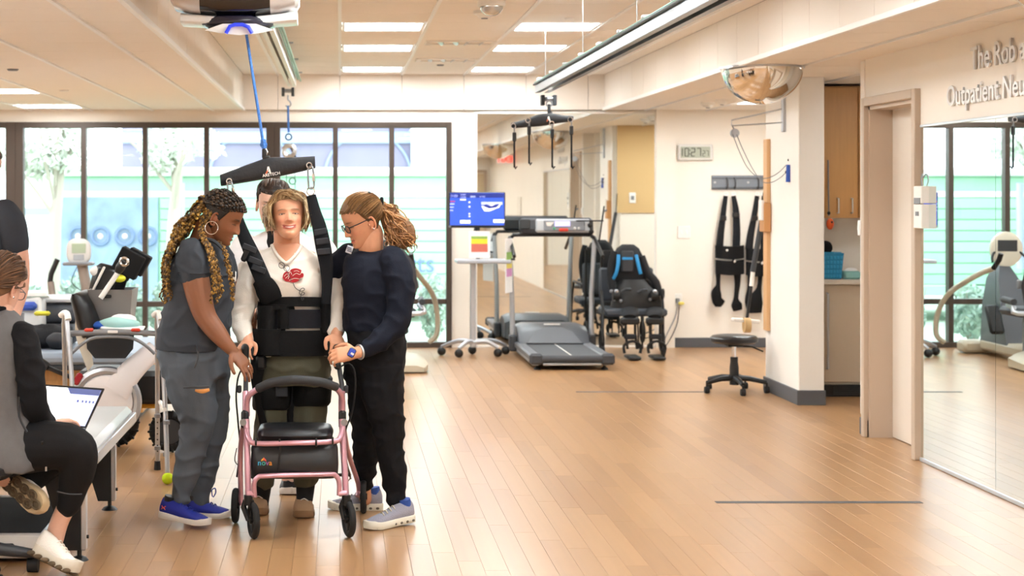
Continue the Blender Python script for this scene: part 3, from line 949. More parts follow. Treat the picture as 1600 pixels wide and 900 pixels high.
# second bar, hanging at the far end of the wide rail
Z2 = 12.25
r, c = hanger_bar('hanger_bar', 'black padded bar with dangling straps before the wall mirror', [(799, 192), (822, 186), (840, 179), (862, 177), (880, 180), (895, 181)],
                  [(799, 201), (822, 199), (848, 197), (870, 193), (895, 190)], Z2, .033, None, [(802, 197), (825, 188), (862, 193), (891, 187)], 0)
A_logo(857, 186, Z2 - .042, 7, r, 0)
MB().tube([P(858, 163, Z2), P(858, 178, Z2)], .012, 8).build('shackle', m_dark, r)
MB().torus(P(858, 162, Z2), .022, .006, 14, 6, Matrix.Rotation(pi / 2, 3, 'X')).build('ring', m_steel, r)
for i, (px, y0, y1) in enumerate(((803, 200, 262), (826, 190, 256), (862, 195, 262), (892, 190, 262))):
    m = MB(); m.box((P(px, 0, Z2).x, Z2 - .03, (P(px, y0 + 14, Z2).z + P(px, y1, Z2).z) / 2), (.013, .006, (y1 - y0 - 14) / F_PX * Z2))
    m.tube([P(px, y1 - 4, Z2) + V((0, -.03, 0)), P(px + 2, y1 + 2, Z2) + V((0, -.03, 0)), P(px + 4, y1 - 2, Z2) + V((0, -.03, 0))], .006, 6)
    sr = m.build('strap', m_webbing, r, 0)
    MB().box((P(px, 0, Z2).x, Z2 - .03, P(px, y0 + 14, Z2).z), (.028, .02, .07), .005).build('buckle', m_black, sr, 0)
    MB().tube([P(px, y0, Z2) + V((0, -.04, 0)), P(px, y0 + 9, Z2) + V((0, -.03, 0))], .006, 6).build('snap_hook', m_steel, sr)

# convex dome mirrors
def dome(x, y, label):
    r = thing('convex_mirror', label, 'mirror', (x, y, LOW), 0, 'half-dome safety mirrors')
    R_, H_ = .277, .255
    MB().lathe([(R_ * cos(t), -H_ * sin(t)) for t in [pi / 2 * k / 20 for k in range(20)]] + [(0.001, -H_)], (x, y, LOW), 40, cap=False).build('mirror_dome', M('dome_mirror', '#e6dfd6', .03, 1.0), r, 80)
    MB().lathe([(R_ + .008, 0), (R_ + .008, -.012), (R_ - .004, -.014), (R_ - .004, 0)], (x, y, LOW), 40).build('rim', m_alu, r)
dome(2.90, 11.17, 'half-dome convex mirror on low ceiling before the pillar')
dome(2.68, 5.9, 'half-dome convex mirror on low ceiling, seen only reflected')

# ------------------------------------------------------------------ right side
m_oakcab = M('cabinet_oak', '#c4935a', .45, var=.06, vscale=5, stretch=(10, 10, .5))
r = thing('wall_cabinet', 'honey oak two-door wall cabinet over the kitchenette counter', 'cabinet', (4.0, 12.8, 1.38))
MB().box((4.13, 12.92, 1.90), (.85, .24, 1.04)).build('body', m_oakcab, r, 0)
for x in (3.92, 4.22 + .01):
    d = MB().box((x, 12.79, 1.895), (.296, .02, 1.03), .002).build('door', m_oakcab, r, 0)
    hx_ = P(1310 if x < 4 else 1331.5, 0, 12.76).x
    MB().tube([(hx_, 12.78, 1.535), (hx_, 12.75, 1.535), (hx_, 12.75, 1.42), (hx_, 12.78, 1.42)], .006, 8).build('handle', m_alu, d)
r = thing('fridge', 'beige under-counter fridge with a bar handle behind the pillar', 'fridge', (4.1, 12.7, 0))
MB().box((4.12, 12.80, .48), (.80, .38, .78), .005).build('body', m_cream, r, 0)
MB().box((4.12, 12.60, .49), (.79, .04, .76), .006).build('door', M('fridge_door', '#c9b8a2', .4), r, 0)
MB().tube([(3.77, 12.58, .80), (3.77, 12.55, .80), (3.77, 12.55, .22), (3.77, 12.58, .22)], .009, 8).build('handle', m_alu, r)
m = MB(); m.box((4.12, 12.78, .045), (.79, .40, .09)); m.build('toe_grille', m_black, r, 0)
for k in range(5): MB().box((4.12, 12.575, .02 + k * .014), (.6, .006, .006)).build('grille_slat', m_dark, r, 0)
tag(MB().box((4.15, 12.79, .888), (.90, .50, .036), .004).build('counter', M('counter_top', '#d8cdbf', .35)), 'pale worktop over beige fridge behind the pillar', 'counter')
r = thing('basket', 'blue woven plastic basket on the kitchenette counter', 'basket', (3.80, 12.68, .906))
m = MB()
bs = lambda s, z_: [V((3.835 + s * q[0], 12.70 + s * .7 * q[1], z_)) for q in ((-.085, -.085), (.085, -.085), (.085, .085), (-.085, .085))]
m.loft([bs(.8, .908), bs(1, 1.11), bs(.96, 1.11), bs(.78, .915)]); m.build('tub', M('basket_blue', '#1f86b4', .5), r, 0)
for k in range(5):
    for q in range(6):
        s_ = .82 + .035 * k
        MB().box((3.835 + s_ * (-.07 + .028 * q), 12.70 - s_ * .062, .93 + .036 * k), (.018, .006, .024), .002).build('weave', M('basket_weave', '#2f9bc9', .5), r, 0)
m = MB(); m.torus((3.835, 12.70, 1.112), .078, .006, 4, 6); m.build('rim', M('basket_weave', '#2f9bc9'), r)
tag(MB().sphere((3.80, 12.72, 1.15), (.055, .05, .055), 14, 10).build('knit_hat', m_blackcloth), 'black cloth hat lying in the blue basket', 'hat')
o = tag(MB().box((3.985, 12.68, .938), (.13, .10, .064), .014).build('wipes_packet', M('packet_teal', '#8cc3bf', .5)), 'pale teal wipes packet beside the blue basket', 'packet')
MB().sphere((3.985, 12.67, .975), (.05, .03, .02), 10, 6).build('tissue', m_paper, o)
r = thing('hanging_ball', 'small orange ball on a cord beside the oak cabinet', 'ball', tuple(P(1297, 350, 12.74)))
MB().sphere(P(1297, 350, 12.74), (.03, .03, .045), 14, 10).build('ball', M('ball_orange', '#e2591f', .5), r)
MB().cyl(P(1294, 250, 12.772), P(1295, 338, 12.74), .006, 8).build('cord', m_grey, r)
MB().sphere(P(1295, 333, 12.74), .014, 8, 6).build('toggle', m_black, r)
MB().sphere(P(1300, 347, 12.71), .009, 8, 6).build('eye_hole', m_black, r)

# pillar fittings
r = thing('wooden_post_strip', 'upright wooden strip fixed on the white pillar face', 'wood strip', (3.4, 12.93, .5))
MB().box((3.395, 12.925, 1.245), (.03, .11, 1.52), .004).build('strip', M('strip_wood', '#d3a676', .5, var=.06, vscale=8, stretch=(6, 6, .5)), r, 0)
MB().box((3.378, 12.91, 1.385), (.055, .15, .23), .006).build('block', M('block_wood', '#c08a55', .5), r, 0)
MB().box((3.345, 12.90, 1.44), (.025, .09, .16), .005).build('holder', m_wplastic, r, 0)
r = thing('pulley_bracket', 'white wire pulley bracket arm on the pillar', 'bracket', tuple(P(1220, 170, 12.45)))
MB().box((3.40, 12.45, 2.235), (.03, .05, .38), .004).build('wall_plate', m_silver, r, 0)
pa, pb, pc = V((3.385, 12.45, 2.22)), P(1143, 188, 12.45), V((3.385, 12.45, 2.115))
MB().tube([pa, pb, pb + V((0, 0, -.035)), P(1147, 196, 12.45), pc], .006, 8).build('arm', m_alu, r)
r = thing('rope_pulley', 'rope pulley hanging in a loop from the bracket', 'pulley', tuple(P(1148, 208, 12.45)))
MB().lathe([(.001, -.012), (.034, -.012), (.030, 0), (.034, .012), (.001, .012)], P(1148, 208, 12.45), 18, axis='Y').build('wheel', m_silver, r)
MB().tube([P(1144, 196, 12.45), P(1147, 202, 12.45)], .005, 6).build('hook', m_steel, r)
rope = lambda q: MB().tube([P(px, py, 12.42) for px, py in q], .0032, 6, samples=5)
rope([(1145, 210), (1155, 236), (1168, 262), (1185, 277), (1200, 278), (1216, 270), (1232, 254)]).build('rope', m_grey, r)
rope([(1151, 210), (1160, 232), (1175, 262), (1190, 283), (1205, 285), (1220, 277), (1231, 266)]).build('rope', m_grey, r)
r = thing('pulley_grips', 'blue pulley handles hung by a black cord on the pillar', 'handle', tuple(P(1237, 262, 12.40)))
for px, py, h in ((1240, 266, 26), (1234, 271, 27)):
    m = MB(); m.cyl(P(px, py - h / 2, 12.40 if px > 1236 else 12.33), P(px - 1, py + h / 2, 12.40 if px > 1236 else 12.33), .026, 12); m.build('grip', M('grip_blue', '#1f4ba8', .5), r)
MB().tube([P(1239, 222, 12.36), P(1236, 240, 12.36), P(1235, 250, 12.36)], .006, 6).build('cord', m_black, r)
MB().tube([P(1239, 222, 12.36), P(1241, 252, 12.36)], .005, 6).build('cord', m_black, r)
MB().tube([P(1239, 215, 12.42), P(1239, 223, 12.36)], .004, 6).build('peg', m_white, r)
for px, py in ((1233, 250), (1231, 262), (1229, 269)): MB().sphere(P(px, py, 12.36), .013, 8, 6).build('bead', m_black, r)
o = tag(MB().box((XR - .012, 10.60, 1.345), (.03, .05, .10), .004).build('wall_sensor', m_wplastic), 'small white sensor box on the wall corner', 'sensor')
MB().box((XR - .028, 10.60, 1.345), (.006, .03, .03), .002).build('button', m_white, o, 0)
r = thing('card_holder', 'white card holder with grey label by door frame', 'holder', (XR, 9.47, 1.5))
MB().box((XR - .028, 9.45, 1.56), (.05, .13, .10), .004).build('upper_box', m_wplastic, r, 0)
MB().box((XR - .028, 9.45, 1.435), (.05, .13, .14), .004).build('lower_box', m_wplastic, r, 0)
MB().box((XR - .055, 9.45, 1.525), (.004, .095, .035), .001).build('grey_label', m_grey, r, 0)
MB().box((XR - .055, 9.45, 1.45), (.004, .05, .025), .001).build('window', m_grey, r, 0)
MB().tube([(XR - .02, 9.46, 1.60), (XR - .03, 9.45, 1.65), (XR - .02, 9.46, 1.68), (XR - .012, 9.48, 1.66)], .004, 6, samples=4).build('wire_loop', m_silver, r)
r = thing('raised_sign', 'raised silver lettering on wall over the mirror', 'sign', (XR, 8.7, 2.05))
m_let = M('letter_silver', '#dddbd9', .35, .25)
text_mesh('The Rob a', .172, .006, m_let, 'lettering', r, (XR - .010, 8.755, 2.233), (pi / 2, 0, -pi / 2), sx=.97, bold=True)
text_mesh('Outpatient Neu', .160, .006, m_let, 'lettering', r, (XR - .010, 9.10, 2.055), (pi / 2, 0, -pi / 2), sx=1.01, bold=True)

# clock wall
r = thing('digital_clock', 'silver-framed digital wall clock reading 10:27 on clock wall', 'clock', tuple(P(1086, 238, ZB)))
cx = P(1086, 238, ZB - .02)
MB().box(cx, (.36, .035, .165), .010).build('case', M('clock_case', '#dcdad6', .35), r, 0)
MB().box(cx + V((0, -.018, 0)), (.305, .006, .115), .002).build('display', M('lcd_grey', '#aab0a0', .3), r, 0)
SEG = {'0': 'abcdef', '1': 'bc', '2': 'abged', '7': 'abc'}
def digit(ch, x, y, z, w, h, parent):
    t = w * .22
    S = {'a': ((0, h / 2), (w, t)), 'g': ((0, 0), (w, t)), 'd': ((0, -h / 2), (w, t)), 'f': ((-w / 2, h / 4), (t, h / 2)), 'b': ((w / 2, h / 4), (t, h / 2)),
         'e': ((-w / 2, -h / 4), (t, h / 2)), 'c': ((w / 2, -h / 4), (t, h / 2))}
    m = MB()
    for k in SEG[ch]:
        (dx, dz), (sx, sz) = S[k]
        m.box((x + dx, y, z + dz), (sx, .003, sz))
    m.build('digit', m_black, parent, 0)
for ch, dx in zip('1027', (-.153, -.090, -.025, .035)): digit(ch, cx.x + dx, cx.y - .022, cx.z, .036, .08, r)
for ch, dx in zip('27', (.085, .122)): digit(ch, cx.x + dx, cx.y - .022, cx.z - .012, .022, .055, r)
for dz in (-.02, .02): MB().box((cx.x - .058, cx.y - .022, cx.z + dz), (.008, .003, .012)).build('colon_dot', m_black, r, 0)

r = thing('hook_rail', 'grey wall rail with hooks holding black harnesses', 'rail', tuple(P(1154, 285, ZB)))
a, c = P(1112, 285, ZB - .012), P(1204, 285, ZB - .012)
MB().box(((a.x + c.x) / 2, a.y, a.z), (c.x - a.x, .025, .145), .004).build('board', M('rail_grey', '#7d838c', .45), r, 0)
for dz in (.045, -.055): MB().box(((a.x + c.x) / 2, a.y - .016, a.z + dz), (c.x - a.x, .014, .016), .003).build('groove', M('rail_dark', '#5d636c', .45), r, 0)
for px in (1135, 1147, 1183, 1193):
    p = P(px, 280, ZB - .03)
    MB().tube([p + V((0, .01, .01)), p + V((0, -.05, .0)), p + V((0, -.06, -.07)), p + V((0, -.02, -.10)), p + V((0, 0, -.08))], .008, 6, samples=3).build('hook', m_dark, r)
for px in (1117, 1169): MB().cyl(P(px, 285, ZB - .03), P(px, 285, ZB - .024), .012, 10).build('screw', m_alu, r)

def harness(label, straps, waist, legs, z, seed):
    rr = random.Random(seed)
    r = thing('body_harness', label, 'harness', tuple(P(straps[0][0][0], 300, z)), 0, 'harnesses on the hook rail')
    for q in straps:
        pts = [P(px, py, z) for px, py, w_ in q]
        MB().tube(pts, [w_ / 2 * z / F_PX for *_, w_ in q], 10, flat=.35, up=(0, -1, 0), samples=4).build('shoulder_strap', m_webbing, r)
        MB().torus(P(q[0][0], q[0][1] - 3, z), .018, .006, 12, 6, Matrix.Rotation(pi / 2, 3, 'X')).build('ring', m_white, r)
        k = q[1]; MB().box(P(k[0], k[1] + 6, z - .02), (k[2] * z / F_PX * 1.1, .03, .05), .006).build('buckle', m_black, r)
    x0, x1, y0, y1 = waist
    n = 4
    for i in range(2):
        ya, yb = (y0, y0 + (y1 - y0) * .45) if i == 0 else (y0 + (y1 - y0) * .5, y1)
        A, B = P(x0, ya, z), P(x1, yb, z)
        rings = []
        for k in range(9):
            u = k / 8; x = A.x + (B.x - A.x) * u; sag = .012 * sin(pi * u)
            rings.append([V((x, z - .02 - .05 * sin(pi * u), A.z - sag)), V((x, z + .02 - .05 * sin(pi * u), A.z - sag)), V((x, z + .02 - .05 * sin(pi * u), B.z - sag)), V((x, z - .02 - .05 * sin(pi * u), B.z - sag))])
        MB().loft(rings).build('waist_belt', m_blackcloth, r, 60)
    MB().tube([P((x0 + x1) / 2 - 2, y0 + 4, z - .05), P((x0 + x1) / 2 + 6, (y0 + y1) / 2, z - .06), P((x0 + x1) / 2 + 2, y1, z - .05)], .012, 8, flat=.4, up=(0, -1, 0)).build('front_strap', m_webbing, r)
    for px, py in (((x0 + x1) / 2 - 4, y0 + 8), ((x0 + x1) / 2 + 8, (y0 + y1) / 2 + 3)): MB().sphere(P(px, py, z - .075), .012, 8, 6).build('stud', m_white, r)
    for q in legs:
        MB().tube([P(px, py, z - .02) for px, py, w_ in q], [w_ / 2 * z / F_PX for *_, w_ in q], 10, flat=.5, up=(0, -1, 0), samples=4).build('leg_strap', m_blackcloth, r)
ZH = ZB - .09
harness('black body harness hanging from first pair of rail hooks', [[(1134, 306, 7), (1130, 335, 9), (1126, 365, 11), (1124, 390, 12)], [(1146, 306, 7), (1150, 330, 10), (1151, 365, 12), (1150, 392, 12)]],
        (1118, 1162, 383, 428), [[(1122, 428, 8), (1122, 445, 7), (1119, 458, 16), (1122, 474, 14), (1130, 468, 8)], [(1152, 425, 12), (1152, 445, 9), (1150, 466, 8), (1151, 476, 17), (1153, 485, 14)]], ZH, 1)
harness('black body harness on the hooks closest to the pillar', [[(1183, 306, 7), (1179, 335, 9), (1173, 365, 11), (1170, 390, 12)], [(1193, 306, 6), (1193, 335, 8), (1193, 392, 10)]],
        (1166, 1200, 387, 430), [[(1172, 430, 8), (1171, 450, 7), (1170, 470, 12), (1173, 484, 12)], [(1188, 425, 8), (1186, 450, 8), (1180, 470, 24), (1180, 489, 20)]], ZH, 2)
r = thing('floor_reacher', 'dark stick with pale crossbar leaning before the harness', 'stick', tuple(P(1165, 508, 13.4)))
ZK = 13.2
MB().cyl(P(1190, 345, ZK), P(1176, 425, ZK), .022, 10).build('shaft', m_dark, r)
MB().cyl(P(1177, 420, ZK), P(1174, 447, ZK), .018, 10).build('collar', m_white, r)
MB().cyl(P(1174, 447, ZK), P(1167, 498, ZK), .013, 10).build('lower_shaft', m_black, r)
MB().box(P(1165, 501, ZK), (.24, .05, .03), .008, rot=(0, .09, .2)).build('crossbar', m_wplastic, r, 0)
MB().lathe([(.001, -.025), (.06, -.025), (.06, .025), (.001, .025)], P(1167, 508, ZK - .02), 16, axis='X').build('roller', M('roller_tan', '#c9a877', .6), r)
MB().tube([P(1193, 300, ZK), P(1190, 345, ZK)], .006, 6).build('cord', m_black, r)

def plate(px, py, w_, h_, label, n, mt=None):
    o = tag(MB().box(P(px, py, ZB - .006), (w_, .012, h_), .003).build('wall_plate', mt or m_wplastic), label, 'wall plate')
    for k in range(n):
        MB().box(P(px, py, ZB - .014) + V(((k - (n - 1) / 2) * .05, 0, 0)), (.022, .008, .045), .002).build('rocker', m_white, o, 0)
plate(1068.5, 363, .13, .13, 'double white switch plate beneath the digital clock', 2)
plate(1060, 468, .075, .12, 'white wall outlet with plugs beside the robotic suit', 1)
o = tag(MB().box(P(1064, 474, ZB - .045), (.06, .05, .03), .006).build('yellow_plug', M('plug_yellow', '#d9c95e', .5)), 'pale yellow plug in the outlet by the robotic suit', 'plug')
MB().box(P(1059, 470, ZB - .035), (.035, .04, .05), .005).build('grey_plug', m_grey, o, 0)
MB().tube([P(1059, 473, ZB - .05), P(1055, 495, ZB - .1), P(1043, 520, ZB - .3), P(1035, 540, 16.1)], .006, 6, samples=5).build('cord', m_grey, o)
MB().tube([P(1061, 476, ZB - .05), P(1058, 505, ZB - .1), P(1047, 530, ZB - .3), P(1036, 546, 16.1)], .005, 6, samples=5).build('cord', m_dark, o)
o = tag(MB().box((P(985, 309, 20.35).x, 13.17, P(985, 309, 20.35).z), (.08, .02, .13), .004).build('thermostat', m_wplastic), 'white thermostat on the tan panel, seen in the mirror', 'thermostat')
MB().box((o.data.vertices[0].co.x + .04, 13.182, P(985, 309, 20.35).z), (.04, .006, .05), .002).build('display', m_grey, o, 0)
o = tag(MB().box((3.22, 1.7, 2.28), (.34, .04, .2), .006).build('exit_sign', m_wplastic), 'red exit sign, seen reflected in the mirror', 'exit sign')
text_mesh('EXIT', .15, .003, M('exit_red', '#ff3020', .4, emit='#ff2818', estr=2.0), 'lettering', o, (3.36, 1.724, 2.225), (pi / 2, 0, pi), bold=True)
o.data.transform(Matrix.Translation((0, 0, 0)))
MB().cyl((3.22, 1.7, 2.37), (3.22, 1.7, LOW), .012).build('stem', m_white, o)
# rear features that the mirror shows
tag(MB().box((3.395, 2.6, 1.35), (.02, .6, .4), .004).build('notice_board', M('board_cream', '#e4ddd2', .6)), 'cream notice board on the wall behind, seen reflected', 'board')

# rolling stool
c0 = P(1147, 607, 12.87)
r = thing('rolling_stool', 'black round rolling stool on five castors by pillar', 'stool', (c0.x, c0.y, 0))
MB().lathe([(.001, .385), (.16, .39), (.185, .405), (.187, .43), (.17, .448), (.12, .455), (.001, .455)], (c0.x, c0.y, 0), 32).build('seat', m_vinyl, r)
MB().cyl((c0.x, c0.y, .20), (c0.x, c0.y, .37), .018, 14).build('gas_lift', m_chrome, r)
MB().lathe([(.001, .06), (.036, .06), (.036, .20), (.030, .24), (.030, .28), (.001, .28)], (c0.x, c0.y, 0), 18).build('sleeve', m_black, r)
MB().box((c0.x, c0.y, .375), (.12, .12, .02), .004).build('mount', m_black, r, 0)
MB().tube([(c0.x + .03, c0.y, .37), (c0.x + .13, c0.y - .05, .365), (c0.x + .21, c0.y - .08, .33)], .007, 6).build('lever', m_black, r)
for k in range(5):
    t = radians(200 + 72 * k)
    e = V((c0.x + .25 * cos(t), c0.y + .25 * sin(t), .085))
    lg = MB().tube([(c0.x, c0.y, .115), (c0.x + .12 * cos(t), c0.y + .12 * sin(t), .112), e], [.026, .022, .017], 8).build('leg', m_black, r)
    MB().lathe([(.001, -.018), (.026, -.018), (.028, 0), (.026, .018), (.001, .018)], (e.x, e.y, .029), 14, axis='X').build('caster', m_rubber, lg)
    MB().cyl((e.x, e.y, .035), (e.x, e.y, .085), .009, 8).build('caster_stem', m_black, lg)

# floor tape
m_tape = M('floor_tape', '#55585d', .6)
for px0, px1, py, lb in ((1118, 1440, 785, 'grey tape line across the floor before the big mirror'), (900, 1110, 612.5, 'thin grey tape line across the floor before the stool')):
    z_ = EYE * F_PX / (py - PY0)
    a, c = P(px0, py, z_), P(px1, py, z_)
    tag(MB().box(((a.x + c.x) / 2, z_, .0012), (c.x - a.x, .05 if py > 700 else .05, .0016)).build('floor_tape', m_tape), lb, 'tape')

# ------------------------------------------------------------------ treadmill
TX = (1.70, 2.44)
r = thing('treadmill', 'grey treadmill with silver uprights facing the mirror', 'treadmill', (2.07, 15.3, 0))
m_tg = M('tread_grey', '#6d7178', .45); m_td = M('tread_dark', '#3b3e44', .5)
MB().box((2.07, 15.2, .115), (.54, 1.42, .025), .004).build('belt', M('tread_belt', '#4d5056', .6, bump=.1, bscale=300), r, 0)
MB().box((2.07, 15.15, .1295), (.012, 1.25, .002)).build('centre_line', m_white, r, 0)
for s, x in ((-1, TX[0] + .05), (1, TX[1] - .05)):
    MB().box((x, 15.22, .105), (.10, 1.40, .06), .012).build('side_rail', m_tg, r, 0)
    MB().box((x, 15.22, .062), (.06, 1.36, .05), .004).build('frame_rail', m_silver, r, 0)
    MB().box((x, 14.50, .10), (.12, .08, .10), .02).build('end_cap', m_td, r, 0)
    MB().lathe([(.001, 0), (.035, 0), (.03, .015), (.012, .03), (.012, .06), (.001, .06)], (x - s * .02, 14.56, 0), 14).build('foot', m_black, r)
MB().cyl((1.80, 14.50, .10), (2.34, 14.50, .10), .034, 16).build('roller', m_td, r)
MB().box((2.07, 14.49, .055), (.52, .03, .02), .004).build('rear_bar', m_silver, r, 0)
rings = []
for u, h in ((15.66, .14), (15.72, .20), (15.82, .27), (15.95, .305), (16.2, .30), (16.3, .25), (16.32, .08)):
    rings.append([V((TX[0] + .03, u, .06)), V((TX[0] + .03, u, h - .03)), V((TX[0] + .10, u, h)), V((TX[1] - .10, u, h)), V((TX[1] - .03, u, h - .03)), V((TX[1] - .03, u, .06))])
MB().loft(rings).build('motor_hood', M('hood_grey', '#5a5e65', .4), r, 40)
MB().prism([(-.26, 0), (.26, 0), (.18, .10), (.08, .135), (-.08, .135), (-.18, .10)], lambda u, v: V((2.07 + u, 15.63 + v * 1.1, .142 + v * 1.02)), lambda u, v: V((2.07 + u, 15.66 + v * 1.1, .135 + v * 1.02))).build('hood_step', m_tg, r, 30)
MB().box((2.07, 15.87, .302), (.16, .012, .012), .003).build('badge', m_white, r, 0)
for s, x in ((-1, 1.69), (1, 2.46)):
    MB().tube([(x, 15.90, .07), (x + .005 * s, 15.92, .6), (x + .03 * s, 15.90, 1.13)], [.027, .024, .022], 12).build('upright', m_silver, r)
    MB().box((x, 15.9, .12), (.07, .14, .16), .012).build('upright_boot', m_td, r, 0)
    MB().tube([(x + .03 * s, 15.90, 1.15), (x + .03 * s, 15.70, 1.08), (x + .035 * s, 15.42, .98)], .017, 10).build('side_handle', m_black, r)
MB().tube([(1.665, 15.90, 1.13), (1.69, 15.88, 1.165), (1.75, 15.88, 1.175), (2.38, 15.88, 1.175), (2.46, 15.88, 1.165), (2.49, 15.90, 1.13)], .018, 10, samples=3).build('handrail', m_black, r)
cs = r
MB().box((2.11, 15.86, 1.265), (.72, .10, .15), .03, rot=(-.25, 0, 0)).build('console', m_td, cs, 0)
con = MB().box((2.17, 15.815, 1.265), (.54, .04, .135), .018, rot=(-.25, 0, 0)).build('console_face', M('console_silver', '#b4b8bd', .35), cs, 0)
MB().box((2.18, 15.79, 1.267), (.40, .012, .105), .008, rot=(-.25, 0, 0)).build('keypad', m_grey, con, 0)
MB().box((2.16, 15.778, 1.285), (.15, .008, .05), .002, rot=(-.25, 0, 0)).build('display', M('lcd_violet', '#b9b6ee', .3, emit='#b9b6ee', estr=.5), con, 0)
MB().box((1.80, 15.80, 1.28), (.10, .02, .10), .006, rot=(-.25, 0, 0)).build('speaker_grille', m_black, cs, 0)
MB().box((2.17, 15.765, 1.225), (.09, .02, .03), .006).build('safety_key', m_red, cs, 0)
MB().prism([(0, 0), (.08, 0), (.02, -.07)], lambda u, v: V((2.0 + u, 15.783, 1.30 + v)), lambda u, v: V((2.0 + u, 15.79, 1.30 + v))).build('key_label', m_white, con, 0)
for dx, cl in ((.10, '#4a9d7a'), (.30, '#d9d9d9'), (.34, '#d9d9d9')): MB().sphere((1.98 + dx, 15.775, 1.24), .014, 8, 6).build('button', M('btn' + cl, cl, .4), con)
# phone holder on the upright
r = thing('phone_mount', 'black rod phone mount clamped on the treadmill handrail', 'mount', tuple(P(938, 380, 15.7)))
m = MB(); m.tube([P(900, 345, 15.75), P(943, 345, 15.75)], .007, 8); m.build('cross_rod', m_black, r)
MB().tube([P(944, 322, 15.75), P(940, 350, 15.75), P(936, 378, 15.75)], .008, 8).build('upright_rod', m_black, r)
MB().tube([P(944, 330, 15.75), P(948, 328, 15.75)], .01, 8).build('tip', m_grey, r)
for px, py in ((922, 352), (924, 362)): MB().sphere(P(px, py, 15.75), .026, 10, 8).build('clamp', m_black, r)
MB().tube([P(922, 345, 15.75), P(924, 372, 15.75)], .009, 8).build('stem', m_black, r)

def chart(px, py, z, w_, h_, label, tilt, rz, stripes):
    c = P(px, py, z)
    R = Euler((tilt, 0, rz)).to_matrix()
    o = tag(MB().box(c, (w_, .006, h_), 0, rot=R).build('chart_sheet', m_paper), label, 'chart')
    for i, (cl, f0, f1) in enumerate(stripes):
        MB().box(c + R @ V((0, -.005, h_ * (.5 - (f0 + f1) / 2))), (w_ * .78, .003, h_ * (f1 - f0)), rot=R).build('colour_band', M('band' + cl, cl, .7), o, 0)
bands = [('#8fb55a', .20, .30), ('#f2dd3a', .30, .48), ('#cf6f5f', .48, .78)]
chart(749, 382, 15.55, .20, .26, 'chart of green, yellow and red bands on cart', -.15, 0, bands)
chart(795, 415, 15.6, .24, .52, 'rainbow chart sheet hung edge-on at treadmill upright', 0, 1.2, [('#9cc36b', .25, .4), ('#f0e06a', .4, .55), ('#d99ad0', .55, .7)])

# computer cart
r = thing('computer_cart', 'silver rolling cart with tray and blue monitor', 'cart', (P(744, 500, 15.7).x, 15.7, 0))
cx = P(744, 0, 15.7).x
MB().box((cx - .03, 15.72, .5), (.055, .045, .82), .008).build('column', m_silver, r, 0)
MB().box((cx + .06, 15.65, P(0, 408, 15.65).z), (.52, .36, .035), .008).build('tray', M('tray_grey', '#a9adb5', .4), r, 0)
MB().cyl((cx + .02, 15.74, .9), (cx + .02, 15.74, 1.35), .02, 12).build('mast', m_dark, r)
MB().cyl((cx + .34, 15.68, .935), (cx + .34, 15.68, .955), .035, 14).build('knob', m_dark, r)
for i, (px, py) in enumerate(((690, 553), (717, 560), (738, 549), (778, 558), (790, 550))):
    z_ = EYE * F_PX / (py - PY0); e = P(px, py, z_)
    z_ = 15.7 + (z_ - 15.7) * .5
    e = V(((px - PX0) * z_ / F_PX, z_, .07))
    lg = MB().tube([(cx - .03, 15.72, .14), ((cx + e.x) / 2, (15.72 + e.y) / 2, .15), (e.x, e.y, .085)], [.026, .022, .018], 10, samples=4).build('leg', m_silver, r)
    MB().sphere((e.x, e.y, .042), (.042, .042, .042), 14, 10).build('caster', m_black, lg)
mz = 15.66
mc = P(745, 328, mz)
mon = MB().box(mc, (.545, .045, .345), .008).build('monitor', m_black, r, 0)
MB().box(mc + V((0, -.024, .008)), (.52, .004, .31)).build('screen', m_screen, mon, 0)
m_scr = M('screen_white', '#ffffff', .4, emit='#eef2ff', estr=.6); m_scd = M('screen_navy', '#1a2f8c', .4, emit='#1a2f8c', estr=.3)
q = lambda px, py: P(px, py, mz - .028)
def sbar(x0, y0, x1, y1, mt): 
    a, c = q(x0, y0), q(x1, y1)
    MB().box(((a.x + c.x) / 2, a.y, (a.z + c.z) / 2), (abs(c.x - a.x), .002, abs(a.z - c.z))).build('screen_item', mt, mon, 0)
sbar(703, 302, 787, 309, m_scd)
for b4 in ((704, 304, 715, 308), (719, 303, 728, 305.5), (719, 307, 728, 309), (719, 311, 728, 313), (735, 306, 743, 308.5), (749, 306, 758, 308.5), (719, 344, 735, 349), (771, 343, 788, 348)): sbar(*b4, m_scr)
MB().prism([(752, 322), (783, 318), (780, 324), (765, 330), (757, 330)], lambda u, v: q(u, v), lambda u, v: q(u, v) + V((0, .003, 0))).build('screen_graph', m_scr, mon, 0)
MB().prism([(753, 321), (760, 319), (768, 322), (775, 319), (781, 319), (776, 324), (764, 326)], lambda u, v: q(u, v) + V((0, -.003, 0)), lambda u, v: q(u, v) + V((0, -.001, 0))).build('screen_curve', m_scd, mon, 0)
sbar(752, 315.5, 785, 320, M('screen_pale', '#b8c6f4', .4, emit='#b8c6f4', estr=.5))
for py in (316, 323, 334, 338): MB().sphere(q(733.5, py), (.008, .002, .008), 8, 6).build('screen_icon', m_scr, mon)
for k, py in enumerate((314, 318, 323, 328)): sbar(703, py, 711 - k, py + 1.5, m_red if k == 0 else M('screen_pale', '#b8c6f4'))
MB().box(P(703, 354, mz - .02), (.02, .02, .02), .003).build('corner', m_grey, mon, 0)
MB().tube([P(744, 356, mz), P(743, 361, mz)], .02, 10).build('neck', m_black, r)

